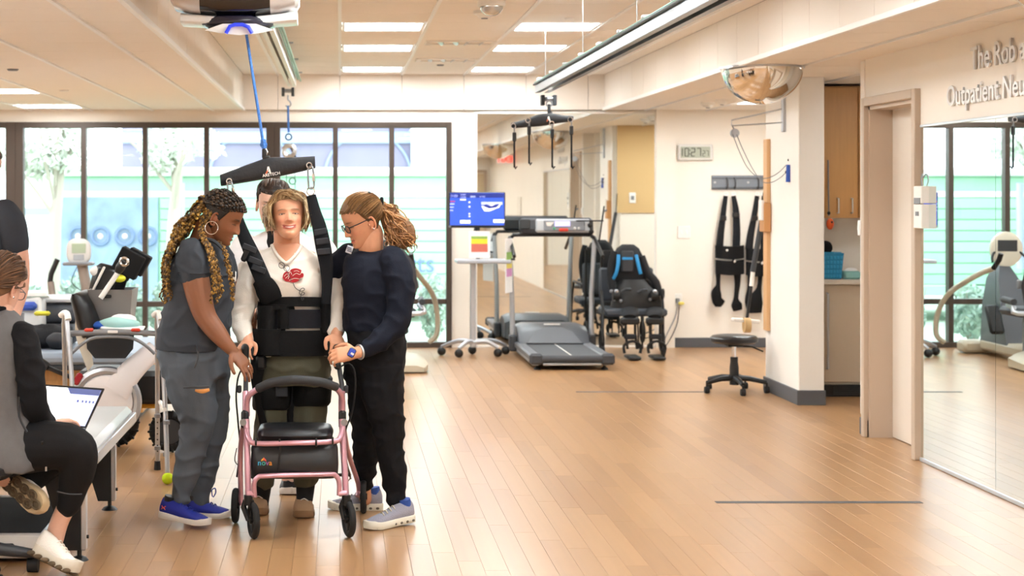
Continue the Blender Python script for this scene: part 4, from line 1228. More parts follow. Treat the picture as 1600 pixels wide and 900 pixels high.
# ------------------------------------------------------------------ robotic suit on a wheelchair
m_exo = M('exo_black', '#0e0f12', .5); m_exoc = M('exo_cloth', '#181a1f', .8, bump=.2, bscale=90); m_exob = M('exo_blue', '#2389c7', .5)
ZE = 15.75
E = lambda px, py, dz=0: P(px, py, ZE + dz)
def slab(mb, x0, y0, x1, y1, dz, d, b=.006, rot=None, m=0):
    a, c = E(x0, y0, dz), E(x1, y1, dz)
    return mb.box(((a.x + c.x) / 2, a.y, (a.z + c.z) / 2), (abs(c.x - a.x), d, abs(a.z - c.z)), b, rot, m)
r = thing('transport_chair', 'dark wheelchair standing against mirror edge under the robotic suit', 'wheelchair', (E(985, 0).x, 16.2, 0))
slab(MB(), 936, 418, 1020, 470, .38, .05, .02).build('backrest', M('chair_slate', '#3c424b', .6), r)
slab(MB(), 940, 480, 1036, 492, .1, .46, .02).build('seat', M('chair_slate', '#3c424b'), r)
for px in (940, 1034):
    MB().tube([E(px, 395 if px < 1000 else 452, .42), E(px, 478, .42), E(px, 545, .45)], .013, 8).build('back_post', m_exo, r)
    MB().tube([E(px, 455, .35), E(px, 455, 0), E(px + 2, 480, -.1), E(px + 2, 535, -.15)], .013, 8).build('side_frame', m_exo, r)
    MB().torus(E(px, 0, .3) * V((1, 1, 0)) + V((0, 0, .12)) if False else V((E(px, 0, .42).x, ZE + .42, .12)), .105, .015, 28, 8, Matrix.Rotation(pi / 2, 3, 'Y')).build('wheel', m_rubber, r)
    MB().lathe([(.001, -.014), (.05, -.014), (.05, .014), (.001, .014)], E(px + 2, 549, -.15), 14, axis='X').build('caster', m_rubber, r)
slab(MB(), 942, 391, 955, 418, .40, .04).build('headrest', m_exo, r)
r = thing('robotic_suit', 'black wearable robotic leg suit with blue backpack straps', 'robotic suit', tuple(E(990, 470)))
def pack_ring(y, x0, x1, d, z0):
    a, c = E(x0, y, z0), E(x1, y, z0)
    cx_, hw = (a.x + c.x) / 2, (c.x - a.x) / 2
    return [V((cx_ + hw * (abs(cos(t)) ** .7) * (1 if cos(t) > 0 else -1), a.y + d * (abs(sin(t)) ** .7) * (1 if sin(t) > 0 else -1), a.z)) for t in [2 * pi * k / 18 for k in range(18)]]
MB().loft([pack_ring(440, 955, 1012, .10, .12), pack_ring(420, 955, 1010, .12, .10), pack_ring(400, 958, 1004, .12, .10), pack_ring(388, 964, 998, .10, .10), pack_ring(382, 972, 990, .06, .10)]).build('backpack', m_exoc, r, 60)
slab(MB(), 971, 392, 990, 425, -.03, .03, .01).build('centre_panel', M('exo_panel', '#2f3238', .6), r)
slab(MB(), 972, 402, 989, 406, -.05, .01, .003).build('blue_badge', m_exob, r)
MB().tube([E(966, 398, -.04), E(966, 410, -.06), E(963, 426, -.06), E(958, 436, -.03)], .017, 10, flat=.5, up=(0, -1, 0), samples=3).build('blue_strap', m_exob, r)
MB().tube([E(994, 398, -.04), E(997, 412, -.06), E(1001, 428, -.05)], .017, 10, flat=.5, up=(0, -1, 0), samples=3).build('blue_strap', m_exob, r)
for s, q in ((0, [(960, 392), (956, 410), (955, 430), (957, 452)]), (1, [(1003, 400), (1012, 425), (1025, 442), (1030, 462)])):
    MB().tube([E(px, py, .0) for px, py in q], [.03, .036, .04, .035], 10, samples=3).build('side_wing', m_exoc, r)
MB().loft([pack_ring(490, 950, 1034, .12, .05), pack_ring(470, 956, 1034, .14, .05), pack_ring(452, 958, 1028, .14, .08), pack_ring(436, 965, 1012, .12, .1)]).build('hip_cradle', m_exo, r, 50)
for q in ((978, 452, 15), (1004, 453, 14)):
    MB().tube([E(q[0] - q[2] / 2, q[1] + 4, -.1), E(q[0], q[1], -.12), E(q[0] + q[2] / 2, q[1], -.1)], .014, 8).build('pad', M('exo_panel', '#2f3238'), r)
for px, lab in ((962, 0), (1022, 1)):
    MB().lathe([(.001, -.03), (.05, -.03), (.055, 0), (.05, .03), (.001, .03)], E(px, 462, -.1), 18, axis='X').build('hip_motor', m_exo, r)
    MB().sphere(E(px + 1, 455, -.14), .02, 10, 8).build('bolt', m_silver, r)
for x0, x1, kx, fx in ((968, 1000, 985, 988), (1008, 1038, 1024, 1026)):
    MB().tube([E((x0 + x1) / 2, 482, .05), E((x0 + x1) / 2, 490, -.25), E((x0 + x1) / 2, 495, -.32)], [.09, .085, .06], 12, flat=.45, samples=3).build('thigh_shell', m_exoc, r)
    slab(MB(), x0 + 1, 496, x1 - 1, 507, -.30, .07, .015).build('thigh_strap', m_exo, r)
    for dx in (-.045, .045):
        MB().tube([E(kx, 500, -.28) + V((dx, 0, 0)), E(kx, 520, -.27) + V((dx, 0, 0)), E(fx, 545, -.24) + V((dx, 0, 0))], .013, 8).build('shin_rod', m_exo, r)
    MB().lathe([(.001, -.02), (.04, -.02), (.04, .02), (.001, .02)], E(kx - 10, 503, -.28), 14, axis='X').build('knee_motor', m_dark, r)
    slab(MB(), kx - 10, 522, kx + 10, 530, -.27, .05, .01).build('shin_strap', m_exoc, r)
    MB().box((E(fx, 0, -.3).x, ZE - .32, .025), (.12, .28, .03), .01).build('foot_plate', m_exo, r)
    MB().tube([E(fx - 12, 552, -.25), E(fx - 13, 540, -.25), E(fx, 533, -.27), E(fx + 13, 540, -.25), E(fx + 12, 552, -.25)], .014, 8, samples=3).build('ankle_bow', m_exo, r)
for px, py in ((955, 455), (960, 468), (1016, 468), (970, 470)): MB().sphere(E(px, py, -.12), .017, 8, 6).build('connector', m_grey, r)
MB().torus(E(1036, 459, -.05), .045, .009, 16, 6, Matrix.Rotation(1.2, 3, 'Z') @ Matrix.Rotation(pi / 2, 3, 'X')).build('grab_loop', m_exo, r)
for px in (996, 1002, 1014): MB().tube([E(px, 490, .1), E(px + 2, 545, .05)], .008, 6).build('crutch_rod', m_exo, r)

# ------------------------------------------------------------------ recumbent cross trainer by the window
r = thing('cross_trainer', 'grey and cream seated cross trainer facing the window', 'exercise machine', (.45, 15.2, 0))
m_ntan = M('trainer_tan', '#bdb4a0', .45); m_nblk = M('trainer_seat', '#34343a', .6)
MB().loft([[V((.42 + sx * w_, y, h)) for sx, h in ((-1, .015), (-1, hh * .7), (-.8, hh), (.8, hh), (1, hh * .7), (1, .015))] for y, w_, hh in ((14.22, .32, .07), (14.35, .36, .10), (14.7, .34, .13), (14.85, .16, .14))]).build('rear_foot', m_ntan, r, 40)
MB().box((.40, 15.35, .10), (.22, 1.3, .12), .03).build('base_rail', m_ntan, r)
MB().box((.36, 16.1, .07), (.60, .22, .12), .03).build('front_foot', m_ntan, r)
MB().box((.50, 14.85, .30), (.10, .12, .38), .02).build('seat_post', m_grey, r)
MB().box((.45, 14.85, .50), (.50, .48, .08), .035).build('seat', m_nblk, r)
MB().loft([[V((.45 + sx * w_, y, h)) for sx, y in ((-1, yb), (-.7, yb - .05), (.7, yb - .05), (1, yb), (.7, yb + .05), (-.7, yb + .05))] for h, w_, yb in ((.53, .20, 14.60), (.75, .25, 14.56), (.95, .22, 14.52), (1.08, .12, 14.5))]).build('backrest', m_nblk, r, 60)
MB().tube([(.72, 14.8, .56), (.74, 14.62, .55), (.72, 14.58, .5), (.2, 14.58, .5), (.18, 14.62, .55), (.2, 14.8, .56)], .022, 10, samples=3).build('seat_bar', m_silver, r)
for x in (.20, .74): MB().tube([(x, 14.62, .60), (x, 14.85, .61)], .03, 10).build('armrest', m_dark, r)
MB().box((.68, 14.62, .76), (.06, .05, .08), .01).build('lever', m_grey, r)
MB().loft([[V((.38 + sx * w_, y, h)) for sx, y in ((-1, y0), (1, y0), (1, y1), (-1, y1))] for h, w_, y0, y1 in ((.12, .12, 15.35, 16.0), (.5, .12, 15.5, 15.95), (.75, .10, 15.6, 15.9), (.88, .05, 15.7, 15.85))]).build('housing', M('trainer_housing', '#565a62', .45), r, 40)
MB().loft([[V((.36 + .155 * cos(t) * s_, 15.72 + dy, 1.04 + .17 * sin(t) * s_)) for t in [2 * pi * k / 24 for k in range(24)]] for s_, dy in ((.8, -.035), (1, -.02), (1, .02), (.85, .04))]).build('console', m_cream, r, 50)
MB().box((.36, 15.683, 1.075), (.19, .01, .11), .004).build('display', m_dark, r)
MB().tube([(.36, 15.78, .80), (.36, 15.74, .95)], .04, 10).build('console_neck', m_ntan, r)
for s in (-1, 1):
    x = .38 + s * .31
    MB().tube([(x + s * .18, 15.95, .12), (x + s * .26, 15.95, .20), (x + s * .26, 15.9, .42), (x + s * .20, 15.75, .62), (x + s * .06, 15.45, .80), (x, 15.2, .88)], .026, 10, samples=4).build('arm_lever', m_ntan, r)
    MB().tube([(x, 15.2, .88), (x - s * .02, 15.12, .96), (x - s * .03, 15.10, 1.02)], .024, 10).build('grip', m_black, r)
    MB().box((.38 + s * .20, 15.45, .38), (.14, .05, .30), .02, rot=(-.5, 0, 0)).build('pedal', m_vinyl, r)
MB().torus((.36, 15.62, .92), .17, .012, 20, 8, Matrix.Rotation(.9, 3, 'X'), 0, 0, pi).build('front_handle', m_black, r)
# ------------------------------------------------------------------ left-hand cluster
m_pad = M('pad_bluegrey', '#8b97a6', .45, bump=.04, bscale=80)
m_cloth_k = M('dark_clothing', '#17181d', .9, bump=.3, bscale=30)

# low wooden mat table with things on it
MTZ = 10.9
r = thing('mat_table', 'low wood-sided therapy table with blue-grey vinyl top', 'therapy table', (-2.2, 11.4, 0))
tz = EYE - (553 - PY0) * MTZ / F_PX
MB().box((-2.15, 11.55, .25), (1.65, 1.2, tz - .12 - .06), .004).build('wood_base', m_oak, r, 0)
for k, zz_ in enumerate((.17, .27)):
    MB().box((-2.15, 10.945, zz_), (1.64, .014, .085), .003).build('front_plank', m_oak, r, 0)
MB().box((-2.15, 11.5, tz - .09), (1.72, 1.3, .03), .004).build('top_board', m_dark, r, 0)
MB().box((-2.15, 11.5, tz - .035), (1.74, 1.32, .085), .03).build('vinyl_top', m_pad, r)
MB().box((-2.15, 11.55, .03), (1.5, 1.0, .06)).build('plinth', m_black, r, 0)
q = lambda px, py: P(px, py, 11.3)
top = tz + .012
def on(px, dz=0, z_=11.3): return V(((px - PX0) * z_ / F_PX, z_, top + dz))
def lumpy(c, rad, seed, amp=.25, n=22, h=16):
    mb = MB(); mb.sphere((0, 0, 0), rad, n, h)
    rr = V((seed * 3.1, seed * 1.7, 0))
    out = []
    for p in mb.v:
        p = V(p); s = 1 + amp * noise.noise(p * 9 + rr) + amp * .5 * noise.noise(p * 22 + rr)
        out.append(V(c) + p * s)
    mb.v = [tuple(p) for p in out]
    return mb
tag(lumpy(on(70, .075), (.15, .16, .085), 1).build('folded_jacket', m_cloth_k), 'crumpled black jacket heaped on blue-grey mat table', 'jacket')
tag(lumpy(on(92, .05, 11.2), (.09, .12, .06), 4).build('sport_bag', M('bag_black', '#22242a', .7)), 'small black bag beside the crumpled jacket', 'bag')
o = tag(MB().tube([on(60, .21, 11.6), on(120, .215, 11.6)], .075, 16).build('bolster', M('bolster_grey', '#4c5058', .5)), 'dark grey bolster roll behind the crumpled jacket', 'bolster')
MB().box(on(88, .07, 11.6), (.30, .14, .14), .02).build('bolster_base', M('bolster_grey', '#4c5058'), o)
tag(MB().box(on(95, .315, 11.62), (.34, .22, .045), .02).build('white_pillow', M('pillow_white', '#eff0f2', .8)), 'flat white pillow on top of the dark bolster', 'pillow')
tag(MB().box(on(66, .235, 11.25), (.11, .05, .03), .012).build('yellow_band', M('band_yellow', '#d8cf3c', .6)), 'yellow folded exercise band on the black jacket', 'band')
tag(MB().box(on(44, .28, 11.35), (.13, .12, .06), .02).build('blue_pack', M('pack_blue', '#2f4fae', .5)), 'blue soft pack on mat table behind grey vest', 'pack')
o = tag(MB().box(on(38, .36, 11.45), (.30, .22, .028), .003, rot=(0, 0, .3)).build('binder', m_paper), 'open white binder stacked on mat table behind seated person', 'binder')
MB().box(on(38, .342, 11.45), (.32, .235, .008), .002, rot=(0, 0, .3)).build('cover', M('binder_cover', '#a8b6ae', .6), o)
MB().box(on(40, .15, 11.45), (.26, .22, .38), .02).build('book_stack', M('box_white', '#dcdedf', .7), o)
MB().lathe([(.001, 0), (.03, 0), (.032, .05), (.001, .05)], P(31, 500, 11.0), 10).build('roll', m_grey, o)

# upright bike behind
r = thing('exercise_bike', 'cream exercise bike with a white console by the window', 'exercise bike', (-2.45, 15.0, 0))
Bk = lambda px, py, dz=0: P(px, py, 15.0 + dz)
MB().loft([[Bk(123, 393, dy) + V((.115 * s_ * (abs(cos(t)) ** .7) * (1 if cos(t) > 0 else -1), 0, .12 * s_ * (abs(sin(t)) ** .7) * (1 if sin(t) > 0 else -1))) for t in [2 * pi * k / 24 for k in range(24)]] for s_, dy in ((.85, -.05), (1, -.03), (1, .03), (.8, .05))]).build('console', M('console_white', '#cfd0d0', .4), r, 50)
MB().box(Bk(123, 388, -.052), (.13, .008, .09), .01).build('display', M('lcd_pale', '#9fb09a', .3), r, 0)
MB().box(Bk(123, 402, -.052), (.10, .008, .05), .01).build('keypad', M('keypad_pale', '#9aa0a8', .4), r, 0)
MB().box(Bk(123, 412, -.02), (.28, .16, .03), .012).build('tray', m_grey, r, 0)
MB().tube([Bk(128, 412), Bk(137, 460), Bk(142, 520), Bk(138, 548)], .05, 10).build('mast', M('bike_taupe', '#8b8079', .5), r)
MB().tube([Bk(90, 405), Bk(80, 428), Bk(78, 442)], .025, 10).build('grip', m_black, r)
MB().tube([Bk(79, 440), Bk(83, 470), Bk(88, 500), Bk(95, 548)], .032, 10).build('arm_lever', M('bike_taupe', '#8b8079'), r)
MB().loft([[Bk(px, py) + V((.0, d * cos(t), .0)) + V((h * .3 * sin(t), 0, h * sin(t))) for t in [2 * pi * k / 14 for k in range(14)]] for px, py, d, h in ((88, 478, .10, .03), (100, 470, .18, .07), (115, 478, .18, .10), (122, 495, .10, .06))]).build('seat_back', m_vinyl, r)
MB().tube([Bk(113, 470), Bk(118, 540), Bk(125, 548)], .04, 10).build('seat_post', m_grey, r)
MB().box((-2.40, 15.05, .06), (.9, .4, .12), .03).build('base', m_cream, r)
MB().tube([Bk(123, 412), Bk(112, 440), Bk(128, 455)], .004, 6, samples=4).build('cord', m_black, r)

# power wheelchair carrying a bin
ZW = 9.75
W = lambda px, py, dz=0: P(px, py, ZW + dz)
r = thing('power_wheelchair', 'power wheelchair with black back and white side disc', 'wheelchair', (W(190, 0).x, ZW, 0))
MB().loft([[W(px, py) + V((w_ * cos(t), .22 * (abs(sin(t)) ** .6) * (1 if sin(t) > 0 else -1), w_ * .25 * cos(t))) for t in [2 * pi * k / 18 for k in range(18)]] for px, py, w_ in ((124, 456, .025), (127, 462, .05), (134, 480, .06), (141, 505, .065), (146, 522, .05))]).build('backrest', m_vinyl, r, 60)
MB().prism([(118, 492), (128, 496), (139, 520), (146, 570), (137, 580), (124, 545), (117, 520)], lambda u, v: W(u, v, -.16), lambda u, v: W(u, v, .10)).build('back_shroud', m_cream, r, 30)
MB().loft([[W(172 + dx * sx, py, dy) for sx, dy in ((-1, -.24), (1, -.24), (1, .24), (-1, .24))] for py, dx in ((515, 36), (520, 38), (545, 36), (560, 24))]).build('seat', m_vinyl, r, 50)
MB().box(W(205, 600, .18), (.62, .42, .20), .03).build('base', m_black, r)
MB().box(W(232, 622, .05), (.10, .05, .12), .01).build('yellow_tag', M('tag_yellow', '#c98f1c', .5), r)
MB().box(W(226, 602, .02), (.16, .05, .03), .006).build('base_trim', m_grey, r)
c = W(166, 628, -.18)
MB().torus(c, .185, .026, 36, 8, Matrix.Rotation(pi / 2, 3, 'X')).build('wheel_rim', m_silver, r)
dc = MB().lathe([(.001, -.035), (.10, -.034), (.155, -.02), (.165, 0), (.155, .02), (.001, .03)], c, 36, axis='Y').build('side_disc', M('disc_white', '#e6e0e0', .4, var=.05, vscale=5), r)
MB().tube([c + V((.06, -.02, .06)), W(205, 580, -.18), W(243, 545, -.12)], [.085, .07, .055], 14, flat=.35, up=(0, -1, 0), samples=4).build('arm', M('disc_white', '#e6e0e0'), dc)
MB().box(W(122, 592, -.20), (.04, .03, .075), .01, rot=(0, .5, 0)).build('reflector', M('reflector_red', '#a3202c', .2), r)
def tyre(px, py, rad, dz, nm='wheel'):
    m = MB(); cc = W(px, py, dz); cc.z = rad
    tr_ = m.torus(cc, rad - .03, .03, 32, 10, Matrix.Rotation(pi / 2, 3, 'X')).build(nm, m_rubber, r)
    MB().lathe([(.001, -.03), (rad - .05, -.028), (rad - .045, .028), (.001, .03)], cc, 24, axis='Y').build('hub', m_dark, tr_)
    for k in range(18):
        t = 2 * pi * k / 18
        MB().box(cc + V(((rad - .018) * cos(t), -.022, (rad - .018) * sin(t))), (.05, .022, .014), .004, rot=(0, -t, 0)).build('tread_lug', m_black, tr_, 0)
tyre(265, 655, .125, .12)
tyre(180, 640, .15, .34)
MB().tube([W(262, 560), W(275, 590), W(262, 620)], .02, 8).build('leg_rest', m_black, r)
MB().tube([W(268, 598, -.02), W(258, 618, -.02)], .006, 6).build('cord', M('cord_yellow', '#d7c27a', .5), r)
MB().tube([W(62, 566, -.1), W(74, 574, -.1)], .03, 12).build('armrest', m_black, r)
MB().tube([W(74, 574, -.1), W(112, 590, .1)], .014, 8).build('armrest_bar', m_dark, r)
# seat load
zs_ = W(0, 515).z + .004
o = thing('storage_bin', 'grey plastic bin standing on the wheelchair seat', 'bin', (W(175, 0).x, ZW + .05, zs_))
bx = lambda xa, xb, ya, yb, z_: [V((xa, ya, z_)), V((xb, ya, z_)), V((xb, yb, z_)), V((xa, yb, z_))]
a0, a1, b0, b1 = W(150, 0).x, W(203, 0).x, W(139, 0).x, W(208.5, 0).x
zt_ = W(0, 452).z
m = MB(); m.loft([bx(a0, a1, ZW - .02, ZW + .20, zs_), bx(b0, b1, ZW - .06, ZW + .24, zt_), bx(b0 + .008, b1 - .008, ZW - .052, ZW + .232, zt_), bx(a0 + .008, a1 - .008, ZW - .012, ZW + .19, zs_ + .01)])
m.build('tub', M('bin_grey', '#7f7a78', .45), o, 0)
m = MB(); m.box(P(165, 463, ZW - .064), (.07, .008, .02), .006); m.build('hand_slot', m_black, o, 0)
o = tag(MB().box(W(163, 444, .12), (.16, .12, .24), .03, rot=(0, .25, 0)).build('black_case', m_vinyl), 'black padded case standing in the grey bin', 'case')
MB().box(W(152, 440, .04), (.015, .02, .20), .004, rot=(0, .45, 0)).build('white_edge', m_white, o)
tag(MB().box(W(181, 446, .12), (.11, .08, .15), .02, rot=(0, .3, 0)).build('black_pouch', m_blackcloth), 'black rounded pouch in the grey bin, beside the cane', 'pouch')
r2 = thing('foam_blocks', 'stack of black foam blocks poking out of the bin', 'foam blocks', tuple(W(208, 412, .1)))
for k, (px, py, s_) in enumerate(((202, 411, .16), (214, 409, .14), (193, 424, .10))):
    MB().box(W(px, py, .12 + .03 * k), (s_, .10, s_ * .95), .006, rot=(0, .5, 0)).build('foam_block', M('foam_black', '#101114', .9), r2, 0)
MB().cyl(W(200, 418, .12), W(186, 470, .12), .012, 8).build('post', m_black, r2)
r2 = thing('quad_cane', 'white cane with black head leaning in the grey bin', 'cane', tuple(W(175, 440, -.07)))
MB().cyl(W(157, 466, -.08), W(186, 424, -.06), .016, 12).build('shaft', m_wplastic, r2)
MB().tube([W(184, 427, -.06), W(188, 418, -.06), W(194, 408, -.06)], [.018, .03, .022], 10, samples=3).build('head', m_black, r2)
MB().torus(W(194, 409, -.08), .022, .009, 16, 8, Matrix.Rotation(pi / 2, 3, 'X')).build('ring', m_chrome, r2)
tag(lumpy(W(186, 435, -.04), (.038, .03, .022), 3, .1).build('yellow_ball', M('ball_yellow', '#dfe02f', .6)), 'yellow ball wedged behind white cane in bin', 'ball')
tag(MB().sphere(W(153, 424, .1), (.05, .04, .035), 14, 8).build('white_roll', m_white), 'white roll on top of the black padded case', 'roll')
zc = W(0, 512).z
tag(lumpy(W(160, 509, -.16), (.06, .06, .03), 7, .2).build('blue_towel', M('towel_blue', '#2558b8', .9)), 'blue cloth on wheelchair seat before the bin', 'cloth')
tag(lumpy(W(185, 506, -.16), (.12, .07, .035), 8, .2).build('teal_towel', M('towel_teal', '#a6d3d0', .9)), 'pale teal towel on wheelchair seat before bin', 'towel')
tag(lumpy(W(193, 499, -.10), (.075, .05, .035), 9, .2).build('white_towel', M('towel_white', '#f0eeea', .9)), 'white towel lying over the pale teal towel', 'towel')
o = tag(MB().box(W(193, 514, -.2), (.28, .12, .012), .004, rot=(.15, .05, 0)).build('clipboard', m_black), 'clipboard with white sheet lying on wheelchair seat', 'clipboard')
MB().box(W(192, 511.5, -.2), (.25, .10, .006), .001, rot=(.15, .05, 0)).build('sheet', m_paper, o)

# folding walker
ZK2 = 9.0
K = lambda px, py, dz=0: P(px, py, ZK2 + dz)
def onfloor(px, z_): return V(((px - PX0) * z_ / F_PX, z_, 0))
r = thing('folding_walker', 'aluminium folding walker with yellow-green tennis ball feet', 'walker', (K(180, 0).x, ZK2, 0))
m_walk = M('walker_alu', '#b9bcc1', .32, .8); m_wgrey = M('walker_grey', '#8c8f94', .4, .4)
ball = M('tennis_ball', '#c6e01c', .9, bump=.3, bscale=200)
def ball_foot(p, leg):
    MB().sphere(p + V((0, 0, .032)), (.031, .031, .032), 16, 12).build('tennis_ball', ball, leg)
for side, (fx, bx_) in enumerate(((101, 118), (246, 262))):
    f0, b0_ = onfloor(fx + (0 if side else 2), 9.22), onfloor(bx_, 8.75)
    lf = MB().tube([f0 + V((0, 0, .05)), K(fx, 560, .1), K(fx - 1, 505, .05), K(fx + 2, 492, .0)], .0135, 10, samples=3).build('leg', m_walk, r)
    ll = MB().tube([b0_ + V((0, 0, .04)), K(bx_ - 6, 590, -.12), K(bx_ - 12, 520, -.08), K(bx_ - 14, 494, -.03)], .0135, 10, samples=3).build('leg', m_walk, r)
    ball_foot(b0_, ll)
    MB().lathe([(.001, 0), (.02, 0), (.017, .05), (.001, .05)], f0, 12).build('rubber_tip', m_rubber, lf)
    MB().tube([K(fx - 6, 493, .06), K(fx, 489, .03), K(fx + 4, 491, -.03), K(fx + 6, 500, -.06)], .017, 10, samples=3).build('hand_grip', m_wplastic, r)
    for py in (650, 700):
        MB().cyl(K(fx, py, .14) + V((0, 0, -.01)), K(fx, py, .14) + V((0, 0, .01)), .018, 12).build('collar', m_wgrey, lf)
        MB().cyl(K(bx_ - 2, py + 10, -.2) + V((0, 0, -.01)), K(bx_ - 2, py + 10, -.2) + V((0, 0, .01)), .018, 12).build('collar', m_wgrey, ll)
    MB().tube([K(fx + 4, 628, .12), K(bx_ - 4, 640, -.18)], .012, 8).build('side_brace', m_wplastic, r)
    for k in range(6): MB().sphere(K(fx, 660 + 9 * k, .12), .0045, 6, 5).build('pin_hole', m_black, lf)
MB().tube([K(108, 521), K(180, 518), K(243, 521)], .0165, 10).build('cross_bar', m_wgrey, r)
MB().tube([K(112, 552), K(128, 538), K(150, 527), K(200, 527), K(225, 538), K(242, 553)], .0095, 10, samples=3).build('brace_arch', m_wgrey, r)
for px in (139, 212): MB().box(K(px, 515.5, -.01), (.05, .03, .018), .006).build('fold_button', m_red, r)
MB().box(K(176, 518.5, -.02), (.055, .012, .014), .002).build('sticker', m_white, r)
MB().box(K(109, 545, .02), (.028, .03, .13), .006).build('post_sleeve', m_wgrey, r)

# treatment table near the seated person, with its laptop
r = thing('treatment_table', 'low table with pale padded top and black tapered legs', 'table', (-1.8, 7.5, 0))
TZt = .50
MB().box((-1.83, 7.51, TZt - .03), (1.58, 1.30, .06), .025).build('padded_top', M('pad_pale', '#d3d6d8', .3, bump=.05, bscale=40), r)
MB().box((-1.03, 7.51, TZt - .055), (.02, 1.28, .05), .004).build('edge_rail', m_alu, r)
MB().box((-1.83, 7.51, TZt - .075), (1.50, 1.20, .03), .006).build('under_frame', m_black, r)
for x, y in ((-1.12, 6.93), (-1.15, 8.05), (-2.55, 6.93), (-2.55, 8.05)):
    lg = MB().prism([(-.16, TZt - .09), (.02, TZt - .09), (.02, .045), (-.045, .045)], lambda u, v: V((x + u, y - .02, v)), lambda u, v: V((x + u, y + .02, v))).build('leg', m_black, r, 0)
    MB().box((x + .03, y, .235), (.022, .05, .38), .004).build('leg_edge', m_alu, lg)
    MB().lathe([(.001, 0), (.04, 0), (.03, .012), (.010, .02), (.010, .05), (.001, .05)], (x + .01, y, 0), 16).build('levelling_foot', m_black, lg)
    for z_ in (.1, .33): MB().cyl((x + .04, y, z_), (x + .05, y, z_), .008, 8).build('bolt', m_black, lg)
r = thing('laptop', 'open laptop leaning on pale padded table, screen half white', 'laptop', tuple(P(105, 660, 7.1)))
LT = lambda px, py, dz=0: P(px, py, 7.12 + dz)
corners = [(55, 660), (134, 669), (163, 607), (63, 600)]
dzs = [-.03, -.05, .10, .12]
cs_ = [LT(*c_, d_) for c_, d_ in zip(corners, dzs)]
nrm = (cs_[1] - cs_[0]).cross(cs_[3] - cs_[0]).normalized()
if nrm.y > 0: nrm = -nrm
def panel(mb, uv, off, th):
    f = lambda u, v: cs_[0].lerp(cs_[1], u).lerp(cs_[3].lerp(cs_[2], u), v)
    a = [f(u, v) + nrm * off for u, v in uv]; b_ = [f(u, v) + nrm * (off - th) for u, v in uv]
    n_ = len(uv)
    return mb.loft([b_, a])
lid = panel(MB(), [(0, 0), (1, 0), (1, 1), (0, 1)], 0, .008).build('lid', m_black, r, 0)
m_lap = M('laptop_lavender', '#b9c4ee', .25, emit='#b4c0f0', estr=.55)
panel(MB(), [(.03, .04), (.97, .04), (.97, .94), (.03, .94)], .0015, .001).build('screen', m_lap, lid, 0)
panel(MB(), [(.03, .04), (.84, .04), (.46, .94), (.03, .94)], .003, .001).build('white_area', M('laptop_white', '#ffffff', .25, emit='#ffffff', estr=1.0), lid, 0)  # white area with a slanted edge over one side of the screen
panel(MB(), [(.50, .80), (.97, .80), (.97, .94), (.44, .94)], .0035, .001).build('toolbar', M('laptop_bar', '#56618f', .3, emit='#56618f', estr=.3), lid, 0)
for k, u in enumerate((.66, .74, .80, .86, .92)): panel(MB(), [(u, .60), (u + .025, .60), (u + .02, .65), (u - .005, .65)], .004, .001).build('icon', M('laptop_icon', '#4a56a5', .3) if k == 0 else M('laptop_bar', '#56618f'), lid, 0)
kb = MB()
base = [cs_[0], cs_[1], cs_[1] + V((-.02, -.16, -.005)), cs_[0] + V((-.02, -.16, -.005))]
kb.loft([[p + V((0, 0, -.012)) for p in base], [p for p in base]]).build('keyboard_deck', m_grey, r, 0)

# low step platform under the table
r = thing('step_platform', 'low platform with black mat and white frame, under the table', 'platform', (-1.9, 7.35, 0))
MB().box((-1.95, 7.33, .105), (1.36, .84, .02), .004).build('mat', M('mat_black', '#1a1b1e', .85, var=.1, vscale=8), r, 0)
MB().box((-1.93, 6.89, .07), (1.36, .05, .10), .008).build('front_rail', m_wplastic, r)
MB().box((-1.93, 7.77, .07), (1.36, .05, .10), .008).build('rear_rail', m_wplastic, r)
MB().box((-1.255, 7.33, .07), (.05, .90, .10), .008).build('side_rail', m_silver, r)
MB().box((-1.42, 6.862, .065), (.09, .02, .04), .006).build('roller_slot', m_black, r)
for x, y in ((-1.3, 6.93), (-1.3, 7.72), (-2.55, 6.93), (-2.55, 7.72)): MB().cyl((x, y, 0), (x, y, .03), .03, 12).build('foot', m_rubber, r)

# stool of the seated person
r = thing('rolling_stool', 'black rolling stool under the person in the grey vest', 'stool', (-1.52, 6.62, 0))
SX, SY = -1.52, 6.62
MB().lathe([(.001, .40), (.17, .405), (.20, .43), (.20, .455), (.17, .475), (.001, .48)], (SX, SY, 0), 28).build('seat', m_vinyl, r)
MB().cyl((SX, SY, .10), (SX, SY, .41), .022, 14).build('gas_lift', m_dark, r)
for k in range(5):
    t = radians(20 + 72 * k)
    e = V((SX + .27 * cos(t), SY + .27 * sin(t), .075))
    lg = MB().tube([(SX, SY, .11), (SX + .13 * cos(t), SY + .13 * sin(t), .105), e], [.032, .027, .02], 10).build('leg', m_dark, r)
    MB().lathe([(.001, -.022), (.03, -.022), (.03, .022), (.001, .022)], (e.x, e.y, .03), 14, axis='X').build('caster', m_rubber, lg)
